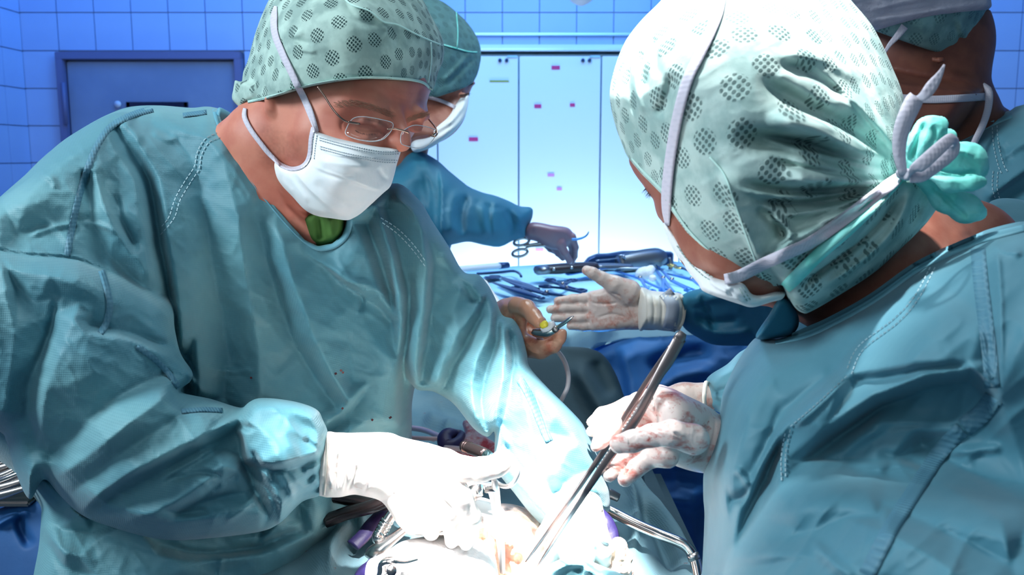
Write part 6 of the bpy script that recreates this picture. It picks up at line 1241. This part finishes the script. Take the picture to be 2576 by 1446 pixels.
A4.add(ribbon('collar_band', [(2400, 362), (2440, 338), (2490, 314), (2520, 300), (2545, 290)], M['collar'], ['gown4'], 13, .001, .0012, 2))
A4.add(stitches('seam_stitches', [[(2496, 320), (2500, 370), (2512, 420), (2522, 440)], [(2508, 315), (2512, 365), (2524, 412), (2534, 430)], [(2498, 430), (2496, 470), (2504, 500)], [(2510, 432), (2508, 470), (2516, 505)]], M['thread'], ['gown4'], 7, 4, 2))
s = Solid(1690, 2160, 660, 930, 1.38, 1.72, 5, .007)
s.slab([(1700, 760), (1722, 738), (1760, 726), (1820, 722), (1905, 720), (2120, 690), (2140, 900), (1950, 900), (1900, 872), (1800, 868), (1750, 846), (1722, 826), (1706, 800)], [(1720, 780, 1.56), (1900, 800, 1.52), (2100, 800, 1.46)], .05, 34)
A4.add(solid('sleeve', s, M['gown3'], disp=lambda X, Y: strokes([('s', 6, .012, 30, [(1730, 770), (1780, 755), (1850, 740)]), ('r', 10, -.014, 0, [(1740, 790), (1800, 810), (1870, 800)]), ('r', 10, .012, 0, [(1750, 820), (1820, 840), (1900, 830)]), ('r', 8, -.01, 0, [(1760, 735), (1780, 780), (1800, 840)])])(X, Y)+crumple(X, Y, 50, 93)*.005))
s = Solid(1350, 1760, 640, 870, 1.42, 1.74, 2.2, .004)
s.slab([(1478, 744), (1486, 733), (1504, 728), (1518, 724), (1524, 712), (1540, 700), (1562, 700), (1600, 722), (1625, 735), (1640, 780), (1630, 822), (1606, 826), (1540, 833), (1505, 835), (1484, 828), (1476, 800)], [(1490, 780, 1.585), (1560, 740, 1.56), (1600, 780, 1.57), (1540, 800, 1.575), (1540, 820, 1.57)], .020, 20, .006)
for f in ([(1492, 746, 1.60, 14), (1470, 750, 1.60, 13), (1440, 752, 1.60, 12.5), (1403, 757, 1.60, 11)], [(1492, 774, 1.60, 14), (1460, 773, 1.60, 13), (1420, 775, 1.60, 12.5), (1384, 778, 1.60, 11)], [(1494, 798, 1.60, 14), (1460, 800, 1.60, 13), (1425, 799, 1.60, 12.5), (1395, 800, 1.60, 11)], [(1500, 820, 1.60, 13), (1470, 821, 1.60, 12), (1435, 820, 1.60, 10.5)], [(1580, 735, 1.57, 34), (1545, 716, 1.56, 24), (1515, 700, 1.555, 17), (1490, 686, 1.55, 14.5), (1476, 680, 1.55, 13)]): s.chain(f, .0035)
s.chain([(1600, 780, 1.60, 46), (1640, 782, 1.60, 46)], .01)
s.chain([(1640, 783, 1.60, 46), (1672, 783, 1.59, 44)], .006)
A4.add(solid('glove', s, M['gloveC'], bvh='hand4', label='open palm glove flecked with blood', disp=lambda X, Y: strokes([('r', 3, -.003, 0, [(1518, 735), (1560, 745), (1590, 790), (1600, 820)]), ('r', 3, -.0025, 0, [(1500, 800), (1540, 790), (1580, 800)]), ('r', 3, -.0025, 0, [(1484, 760), (1520, 765), (1560, 760)]), ('r', 3, .003, 0, [(1625, 738), (1632, 780), (1628, 824)]), ('r', 3, -.003, 0, [(1655, 738), (1662, 780), (1656, 826)]), ('r', 3, .002, 0, [(1670, 738), (1676, 780), (1670, 826)])])(X, Y)+crumple(X, Y, 22, 15)*.001))
s = Solid(1590, 1740, 710, 860, 1.48, 1.72, 2.4, .004)
s.slab([(1606, 728), (1640, 731), (1680, 735), (1712, 738), (1722, 760), (1724, 785), (1718, 812), (1706, 832), (1670, 832), (1630, 826), (1606, 826)], [(1610, 780, 1.535), (1700, 780, 1.53)], .050, 34, .004)
A4.add(solid('glove_cuff', s, M['cuff'], bvh='cuff4', disp=strokes([('r', 3, -.003, 0, [(1640, 732), (1646, 780), (1640, 828)]), ('r', 3, -.003, 0, [(1660, 732), (1666, 780), (1660, 828)]), ('r', 3, -.002, 0, [(1625, 732), (1630, 780), (1626, 826)])])))
A4.add(ribbon('cuff_band', [(1672, 734), (1690, 760), (1692, 785), (1682, 832)], mat('grey_wet_cuff', (.36, .38, .44), .5), ['cuff4'], 34, .001, .001, 4, 6, soft=0))
A4.add(ribbon('cuff_rim', [(1712, 739), (1721, 762), (1722, 785), (1717, 810), (1706, 831)], M['cuff'], ['cuff4'], 7, .003, .003, 2, 6))
# ================================================================ the operating field
HP = 1.12
def zpl(X, Y, H=HP):
    a = SP-(CY-np.asarray(Y, float))/FPX*CP; return (CAMH-H)/np.maximum(a, .05)+0*X
def pz(px, py, H=HP): return float(zpl(px, py, H))
def on(px, py, up=0.0): return onplane(px, py, HP, up)
# patient drape
Ls = []
for y, xa, xb in ((945, 980, 1420), (1000, 930, 1500), (1080, 860, 1570), (1160, 800, 1575), (1240, 740, 1645), (1330, 700, 1712), (1446, 640, 1765), (1640, 560, 1850)):
    Ls.append([(xa+(xb-xa)*t, y, pz(0, y)) for t in (0, .25, .5, .75, 1)])
dr = Thing('patient_drape', (W(1250, 1300, 1.0).x, W(1250, 1300, 1.0).y, 0), 'grey teal drape spread over the patient under the bright light', 'drape')
pf = [('s', 8, .03, 40, [(830, 1446), (860, 1370), (920, 1330), (960, 1310)]), ('s', 8, .04, 60, [(1570, 1160), (1650, 1220), (1730, 1330), (1760, 1446)]), ('r', 20, -.03, 0, [(1600, 1250), (1660, 1330), (1700, 1446)]), ('r', 12, .02, 0, [(1560, 1180), (1600, 1280), (1590, 1400)]), ('r', 14, -.02, 0, [(1080, 1000), (1150, 1040), (1240, 1060)]), ('r', 16, .02, 0, [(1060, 1050), (1140, 1080), (1200, 1100)]), ('r', 10, -.02, 0, [(890, 1290), (900, 1340), (880, 1400)]), ('r', 10, .015, 0, [(1000, 1240), (980, 1320), (940, 1400)])]
dr.add(sheet('drape_cloth', Ls, M['drape'], sub_=12, cols=170, disp=lambda X, Y: strokes(pf)(X, Y)+crumple(X, Y, 70, 101)*.010, bvh='pd'))
ot = Thing('operating_table', (W(1250, 1300, 1.1).x, W(1250, 1300, 1.1).y, 0), 'operating table board hidden under the patient drape', 'table')
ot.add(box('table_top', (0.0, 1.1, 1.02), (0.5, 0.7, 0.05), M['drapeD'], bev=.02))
ot.add(tube('column', [(0.0, 1.25, 1.0), (0.0, 1.25, 0.06)], .12, M['steel'], 20, res=1)); ot.add(box('base', (0, 1.25, .04), (.5, .9, .08), M['steel'], bev=.02))
# exposed tissue and gauze
s = Solid(880, 1640, 1230, 1560, .72, 1.1, 3.4, .005)
s.slab([(960, 1446), (1000, 1390), (1090, 1350), (1180, 1300), (1230, 1270), (1300, 1270), (1400, 1310), (1500, 1360), (1560, 1400), (1600, 1500), (1400, 1550), (1000, 1550)], [(1000, 1420, .95), (1250, 1300, .97), (1400, 1340, .945), (1550, 1420, .93), (1250, 1446, .90)], .05, 46)
def tis(X, Y): return crumple(X, Y, 46, 111)*.014+crumple(X, Y, 18, 112)*.004+strokes([('r', 26, -.03, 0, [(1190, 1330), (1260, 1400), (1330, 1430)]), ('r', 10, .014, 0, [(1290, 1290), (1330, 1330), (1370, 1400)])])(X, Y)
pat = Thing('person', tuple(W(1270, 1380, .95)), 'patient lying under the drape, only pale opened tissue showing', 'person')
pat.add(solid('tissue', s, M['tissue'], disp=tis, bvh='tis'))
s = Solid(1480, 1620, 1320, 1500, .76, .96, 2.6, .004)
for c in [(1556, 1372, .88, 22), (1574, 1400, .88, 18), (1548, 1400, .87, 24), (1566, 1430, .87, 22), (1540, 1440, .86, 24), (1530, 1380, .86, 16), (1580, 1440, .88, 14), (1520, 1470, .86, 26)]: s.chain([c, (c[0]+2, c[1]+2, c[2], c[3])], .005)
pat.add(solid('tissue_fold', s, M['fat'], disp=lambda X, Y: crumple(X, Y, 16, 115)*.004))
s = Solid(900, 1270, 1310, 1520, .68, .98, 3, .0045)
s.slab([(918, 1450), (925, 1412), (948, 1398), (975, 1385), (1010, 1362), (1060, 1350), (1100, 1345), (1180, 1348), (1230, 1370), (1250, 1420), (1240, 1480), (1100, 1510), (930, 1500)], [(940, 1430, .80), (1080, 1375, .815), (1220, 1400, .83), (1100, 1460, .775)], .03, 30)
tag(solid('gauze_pad', s, M['gauze'], bvh='gz', disp=lambda X, Y: crumple(X, Y, 40, 121)*.006+crumple(X, Y, 14, 122)*.002), 'bright white gauze pad in front of the white gloved hand', 'gauze')
s = Solid(1130, 1290, 1030, 1170, 1.0, 1.36, 2.6, .005)
s.slab([(1163, 1065), (1172, 1056), (1190, 1065), (1215, 1092), (1250, 1118), (1262, 1150), (1200, 1160), (1140, 1135), (1150, 1110), (1168, 1090)], [(1170, 1070, 1.24), (1240, 1130, 1.18), (1150, 1130, 1.19)], .02, 12)
tag(solid('bloody_gauze', s, M['gauzeR'], disp=lambda X, Y: crumple(X, Y, 16, 131)*.006), 'gauze soaked with red blood behind the dark handle', 'gauze')
s = Solid(1350, 1640, 1390, 1520, .70, .92, 3, .004)
s.slab([(1360, 1450), (1390, 1415), (1430, 1402), (1470, 1405), (1520, 1425), (1570, 1446), (1620, 1480), (1500, 1510), (1350, 1500)], [(1400, 1430, .80), (1500, 1440, .79), (1600, 1470, .78)], .03, 26)
tag(solid('drape_edge', s, M['gown'], disp=strokes([('r', 10, .008, 0, [(1380, 1446), (1440, 1415), (1500, 1446)]), ('r', 8, -.006, 0, [(1440, 1446), (1480, 1425), (1530, 1446)])])), 'teal cloth fold in front of the tweezer tips', 'drape')

# gloves of the surgeon with glasses
s = Solid(800, 1320, 1070, 1420, .64, .98, 2.6, .0034)
s.chain([(700, 1160, .86, 70), (790, 1165, .85, 74), (850, 1170, .845, 78)], .008)
s.slab([(822, 1094), (850, 1090), (904, 1088), (977, 1088), (1013, 1100), (1075, 1114), (1110, 1124), (1131, 1136), (1150, 1160), (1160, 1206), (1173, 1231), (1187, 1256), (1198, 1281), (1200, 1310), (1185, 1335), (1165, 1347), (1117, 1338), (1083, 1347), (1033, 1343), (1005, 1324), (988, 1301), (960, 1262), (915, 1248), (875, 1242), (850, 1247), (815, 1247), (818, 1200)],
       [(830, 1160, .805), (920, 1160, .805), (1000, 1180, .79), (1080, 1190, .785), (1140, 1170, .795), (1100, 1290, .79), (1000, 1290, .80), (1180, 1300, .81), (860, 1240, .82)], .038, 42, .006)
s.chain([(1070, 1155, .80, 40), (1120, 1165, .795, 34), (1170, 1180, .79, 30), (1215, 1180, .787, 29), (1250, 1172, .785, 27), (1264, 1168, .786, 22)], .005)        # thumb through the ring
s.chain([(1110, 1200, .795, 36), (1160, 1250, .79, 29), (1185, 1300, .80, 26), (1182, 1345, .815, 22), (1172, 1368, .82, 17)], .003)
s.chain([(1080, 1240, .80, 34), (1125, 1290, .80, 27), (1140, 1335, .81, 24), (1136, 1362, .82, 18)], .003)
s.chain([(1040, 1260, .81, 32), (1075, 1305, .81, 26), (1085, 1338, .82, 22)], .003)
s.chain([(1005, 1260, .82, 28), (1025, 1300, .82, 24), (1035, 1325, .825, 20)], .003)
A1.add(solid('glove', s, M['glove'], bvh='hand1', label='white glove, thumb through the ring of a needle holder', disp=lambda X, Y: strokes([('r', 4, -.0025, 0, [(852, 1130), (850, 1180), (846, 1240)]), ('r', 4, .0025, 0, [(838, 1130), (838, 1180), (832, 1240)]), ('r', 4, -.0025, 0, [(900, 1165), (892, 1200), (872, 1238)]), ('r', 4, .002, 0, [(870, 1170), (866, 1205), (858, 1240)]), ('r', 4, -.0022, 0, [(935, 1180), (928, 1215), (912, 1245)]), ('r', 3, -.0015, 0, [(1010, 1225), (985, 1248), (962, 1262)]), ('r', 3, .0015, 0, [(1018, 1232), (995, 1258), (970, 1268)]), ('r', 3, -.0012, 0, [(1050, 1150), (1080, 1170), (1100, 1200)])])(X, Y)+crumple(X, Y, 30, 141)*.0008))
A1.add(ribbon('cuff_rim', [(826, 1093), (822, 1130), (820, 1180), (815, 1245)], M['cuff'], ['hand1'], 6, .0015, .0015, 2, 7))
s = Solid(1340, 1580, 1215, 1450, .74, 1.0, 2.6, .0036)
s.slab([(1380, 1262), (1400, 1238), (1440, 1232), (1480, 1236), (1510, 1258), (1520, 1290), (1532, 1340), (1545, 1375), (1542, 1405), (1500, 1418), (1440, 1420), (1390, 1400), (1372, 1350), (1370, 1300)], [(1440, 1250, .875), (1510, 1300, .865), (1440, 1350, .85), (1390, 1330, .86), (1500, 1390, .845)], .035, 30, .006)
for f in ([(1400, 1320, .86, 26), (1392, 1370, .855, 22), (1385, 1410, .86, 17)], [(1435, 1340, .845, 26), (1432, 1390, .845, 22), (1425, 1430, .85, 17)], [(1470, 1350, .84, 26), (1474, 1400, .84, 22), (1470, 1436, .85, 17)], [(1505, 1350, .845, 24), (1516, 1390, .85, 21), (1522, 1420, .86, 16)], [(1400, 1300, .865, 26), (1368, 1345, .87, 20), (1352, 1380, .88, 15)]): s.chain(f, .003)
A1.add(solid('glove', s, M['glove'], bvh='hand1b', label='brightly lit white glove below the left sleeve', disp=lambda X, Y: strokes([('r', 3, -.002, 0, [(1500, 1350), (1520, 1370), (1540, 1372)]), ('r', 3, -.002, 0, [(1450, 1260), (1480, 1275), (1500, 1300)])])(X, Y)+crumple(X, Y, 26, 143)*.0008))
A1.add(ribbon('cuff_rim', [(1466, 1236), (1490, 1240), (1508, 1254), (1516, 1285)], M['cuff'], ['hand1b', 'gown1'], 6, .002, .002, 2, 7))

# needle holder
nh = Thing('needle_holder', tuple(W(1245, 1250, .80)), 'steel needle holder hanging from the thumb of the bright white glove', 'clamp')
ring = [W(1268+34*math.cos(a)+4*math.sin(a), 1180+43*math.sin(a), .792-.012*math.cos(a)) for a in [2*math.pi*k/16 for k in range(16)]]
nh.add(tube('finger_ring', ring, .0022, M['satin'], 10, closed=True, res=3))
nh.add(tube('shank', [W(1243, 1205, .79), W(1246, 1225, .795), W(1250, 1260, .81), W(1254, 1310, .835), W(1260, 1370, .86), W(1264, 1440, .88)], [.0026, .0036, .0034, .0034, .0038, .0026], M['satin'], 10, flat=.7))
nh.add(tube('shank', [W(1222, 1228, .815), W(1236, 1240, .82), W(1246, 1290, .84), W(1258, 1370, .865)], [.0030, .0030, .0030, .0034], M['satin'], 10, flat=.7))
nh.add(tube('ratchet', [W(1222, 1232, .80), W(1238, 1231, .798), W(1248, 1228, .797)], [.003, .0034, .003], M['steel'], 8))
for k in range(6): nh.add(tube('ratchet_tooth', [W(1221+k*4, 1224, .797), W(1221+k*4, 1238, .799)], .0007, M['satin'], 6, res=1))
# retractor frame: bars, knurled handles
rf = Thing('steel_crossbar', tuple(W(960, 1280, 1.0)), 'dark polished retractor frame bars passing under the white gloved wrist', 'retractor')
rf.add(tube('bar', [W(800, 1240, 1.0), W(870, 1254, 1.0), W(960, 1268, .99), W(1020, 1262, .98)], .0095, M['darkbar'], 14, flat=.7))
rf.add(tube('bar', [W(820, 1310, .98), W(875, 1290, .98), W(940, 1272, .97), W(1000, 1240, .97)], .0105, M['darkbar'], 14, flat=.7))
rk = Thing('knurled_rod', tuple(W(970, 1330, .96)), 'knurled round steel handle end below the white glove', 'handle')
pts = [(985, 1288, .955), (978, 1302, .952), (974, 1310, .950), (969, 1319, .948), (965, 1327, .946), (960, 1336, .944), (956, 1343, .942), (952, 1350, .940)]
rk.add(tube('rod', [W(1010, 1262, .965), W(985, 1295, .955), W(960, 1335, .944), W(952, 1350, .94)], [.0055, .0062, .0062, .0062], M['chrome'], 16))
for x, y, z in pts[2::1]: rk.add(tube('groove_ring', [W(x+1.6, y-2.8, z), W(x-1.6, y+2.8, z)], .0071, M['chrome'], 16, res=1))
s = Solid(935, 970, 1335, 1370, .91, .97, 1.5, .002); s.chain([(952, 1350, .94, 17), (951, 1352, .94, 17)], 0.002); rk.add(solid('ball_end', s, M['chrome']))
r2 = Thing('bent_retractor', tuple(W(970, 1370, .93)), 'bent steel retractor blade emerging beside the gauze pad', 'retractor')
r2.add(tube('blade', [W(1030, 1320, .955), W(1000, 1345, .945), W(970, 1368, .935), W(945, 1388, .925), (W(933, 1404, .92))], [.0062, .0070, .0090, .0110, .0090], M['steel'], 14, flat=.55))
r3 = Thing('bent_steel_bar', tuple(W(1650, 1330, 1.0)), 'long bent tubular steel arm at the lower right of the field', 'retractor')
r3.add(tube('rod', [W(1500, 1270, .99), W(1535, 1285, .985), (W(1600, 1318, .97)), W(1660, 1344, .955), W(1705, 1362, .945), W(1730, 1378, .94), W(1745, 1400, .935), W(1752, 1425, .93), W(1760, 1470, .92), W(1768, 1520, .91)], [.0058]*10, M['chrome'], 16))
r3.add(tube('sleeve_joint', [W(1742, 1392, .935), W(1748, 1410, .932)], .0066, M['steel'], 16, res=1))
r3.add(tube('rod', [W(1498, 1232, 1.02), W(1530, 1240, 1.02), W(1556, 1252, 1.02)], [.005, .006, .005], M['steelD'], 12))
hd = Thing('ribbed_rod', tuple(W(1205, 1130, 1.0)), 'dark ribbed bar handle with ball joint behind the thumb of the white glove', 'rod')
hd.add(tube('bar', [W(1166, 1121, 1.0), W(1195, 1131, .985), W(1224, 1143, .97)], [.0060, .0064, .0064], M['darkbar'], 14, res=3))
for k in range(3): hd.add(tube('groove_ring', [W(1170+k*5, 1122+k*1.7, .998-k*.002), W(1172+k*5, 1122.8+k*1.7, .997-k*.002)], .0068, M['darkbar'], 14, res=1))
s = Solid(1205, 1250, 1125, 1185, .90, 1.02, 1.8, .0025); s.chain([(1226, 1146, .965, 15), (1230, 1150, .96, 15)], .003); s.chain([(1229, 1152, .955, 10), (1222, 1170, .94, 10)], .003); hd.add(solid('ball_joint', s, M['chrome']))
cl = Thing('joint_clamp', tuple(W(1190, 1225, .90)), 'steel clamp block under the thumb of the white glove', 'clamp')
s = Solid(1155, 1270, 1195, 1290, .84, .98, 2, .003)
s.slab([(1165, 1206), (1190, 1208), (1235, 1212), (1244, 1222), (1238, 1232), (1206, 1228), (1204, 1250), (1190, 1266), (1180, 1240)], [(1170, 1210, .875), (1240, 1220, .88), (1190, 1260, .87)], .012, 6, .002)
cl.add(solid('block', s, M['steelD'])); cl.add(tube('screw', [W(1196, 1225, .87), W(1200, 1248, .865)], [.008, .006], M['steel'], 12, res=1))
s = Solid(1180, 1330, 1240, 1380, .84, 1.0, 2.4, .0035)
s.slab([(1187, 1256), (1220, 1252), (1262, 1275), (1280, 1310), (1284, 1345), (1262, 1366), (1230, 1340), (1200, 1300)], [(1200, 1270, .90), (1270, 1290, .905), (1250, 1340, .875)], .014, 12, .004)
tag(solid('flexible_tube', s, mat('clear_plastic_flap', (.62, .56, .54), .25, spec=.8)), 'translucent plastic flap behind the needle holder', 'plastic')
rb = Thing('wound_retractor', tuple(W(980, 1430, .85)), 'polished steel retractor bracket at the bottom edge in the gauze', 'retractor')
rb.add(tube('bracket', [W(962, 1460, .778), W(962, 1425, .776), W(970, 1412, .774), W(990, 1410, .773), W(1020, 1412, .778), W(1050, 1405, .783)], [.006, .006, .0055, .005, .004, .003], M['chrome'], 12, flat=.6))
rb.add(tube('screw', [W(985, 1432, .766), W(985, 1436, .758)], .0045, M['steel'], 12, res=1))
# tubes and loops
for nm, P, r, lb in (('suction_tube', [(980, 1072, 1.36), (1060, 1080, 1.30), (1110, 1100, 1.24), (1170, 1130, 1.20), (1240, 1150, 1.16)], .0042, 'thin pinkish suction tube crossing upper drape behind the glove'),
                     ('drain_tube', [(1000, 1098, 1.26), (1060, 1102, 1.24), (1120, 1104, 1.23), (1180, 1108, 1.22)], .0030, 'thin straight drain tube lying by the purple loop'),
                     ('cord', [(1120, 1126, 1.17), (1160, 1130, 1.15), (1210, 1146, 1.12), (1230, 1160, 1.10)], .0036, 'pale cord running into the bloody gauze')):
    q = Thing(nm, tuple(W(*P[1])), lb, 'tube'); q.add(tube('tube', [W(*p) for p in P], r, M['tubeP'], 10))
pl = Thing('vessel_loop', tuple(W(1140, 1110, 1.2)), 'purple plastic loop beside the bloody gauze', 'loop')
pl.add(tube('loop', [W(1124, 1122, 1.18), W(1118, 1104, 1.19), W(1128, 1092, 1.20), (W(1145, 1090, 1.21)), W(1160, 1094, 1.21), W(1152, 1108, 1.19), W(1138, 1120, 1.18)], [.010, .010, .009, .006, .006, .006, .009], M['purple'], 12, closed=True))
def strip(nm, P, w, lb, mt='purple'):
    q = Thing(nm, tuple(W(*P[1])), lb, 'strip'); q.add(tube('band', [W(*p) for p in P], w, M[mt], 10, flat=.45, up=(0, -.5, 1)))
strip('purple_band', [(992, 1262, 1.02), (965, 1290, 1.0), (935, 1320, .985), (912, 1350, .97), (888, 1372, .96)], .009, 'dark purple band on the drape left of the knurled handle')
strip('purple_band', [(900, 1460, .86), (915, 1440, .855), (928, 1428, .85), (936, 1426, .85)], .010, 'bright violet band at the bottom edge beside the gauze')
M['violet'] = mat('violet_band', (.13, .12, .55), .5)
strip('purple_band', [(1506, 1290, .93), (1524, 1310, .92), (1536, 1335, .915), (1540, 1360, .91)], .008, 'purple band behind the left glove at the retractor arm')
# instrument tray at the left edge
tr_ = Thing('instrument_tray', tuple(W(10, 1180, .95)), 'mesh tray with steel instruments at the left edge of the frame', 'tray')
def zl(x, y): return 1.02-(y-1100)*.0007
tr_.add(tube('tray_rim', [W(-80, 1160, 1.0), W(-20, 1130, 1.0), W(20, 1118, 1.0), W(80, 1100, 1.0)], .005, M['metalB'], 10, flat=.5))
tr_.add(tube('tray_rim', [W(-80, 1262, .93), W(-10, 1232, .93), W(40, 1205, .93), W(90, 1180, .93)], .005, M['steel'], 10, flat=.5))
tr_.add(box('tray_floor', tuple(W(-10, 1200, 1.0)), (.16, .16, .006), M['steelD'], bev=.002))
rs = random.Random(5)
for k in range(10):
    y = 1095+k*17; x0 = -70; x1 = 60; z = 1.0-(y-1100)*.0006; dy = rs.uniform(-30, -18)
    it = Thing('steel_instrument', tuple(W(0, y, z)), 'thin steel instrument in the left edge tray, '+['topmost', 'second from the top', 'third from the top', 'fourth from the top', 'fifth from the top', 'fifth from the bottom', 'fourth from the bottom', 'third from the bottom', 'second from the bottom', 'lowest'][k], 'instrument', 'instruments in the tray at the left edge')
    it.add(tube('rod', [W(x0, y+14+rs.uniform(-4, 4), z), W(0, y+rs.uniform(-4, 4), z-.004), W(x1, y+dy, z-.004), W(x1+40, y+dy*1.6, z)], [.0035, .0045, .003, .003], M[['steel', 'chrome', 'steelD'][k % 3]], 8))
s = Solid(-60, 140, 1230, 1560, .80, 1.06, 4, .006)
s.slab([(-80, 1300), (-20, 1285), (30, 1268), (80, 1256), (130, 1260), (130, 1560), (-80, 1560)], [(0, 1290, .93), (80, 1265, .93), (60, 1400, .91), (0, 1450, .91)], .03, 16)
tag(solid('tray_drape', s, M['drapeB'], disp=strokes([('r', 9, .012, 0, [(-20, 1330), (30, 1300), (80, 1290)]), ('r', 12, -.014, 0, [(60, 1280), (50, 1320), (80, 1380)])])), 'blue drape hanging below the tray at the left edge', 'drape')
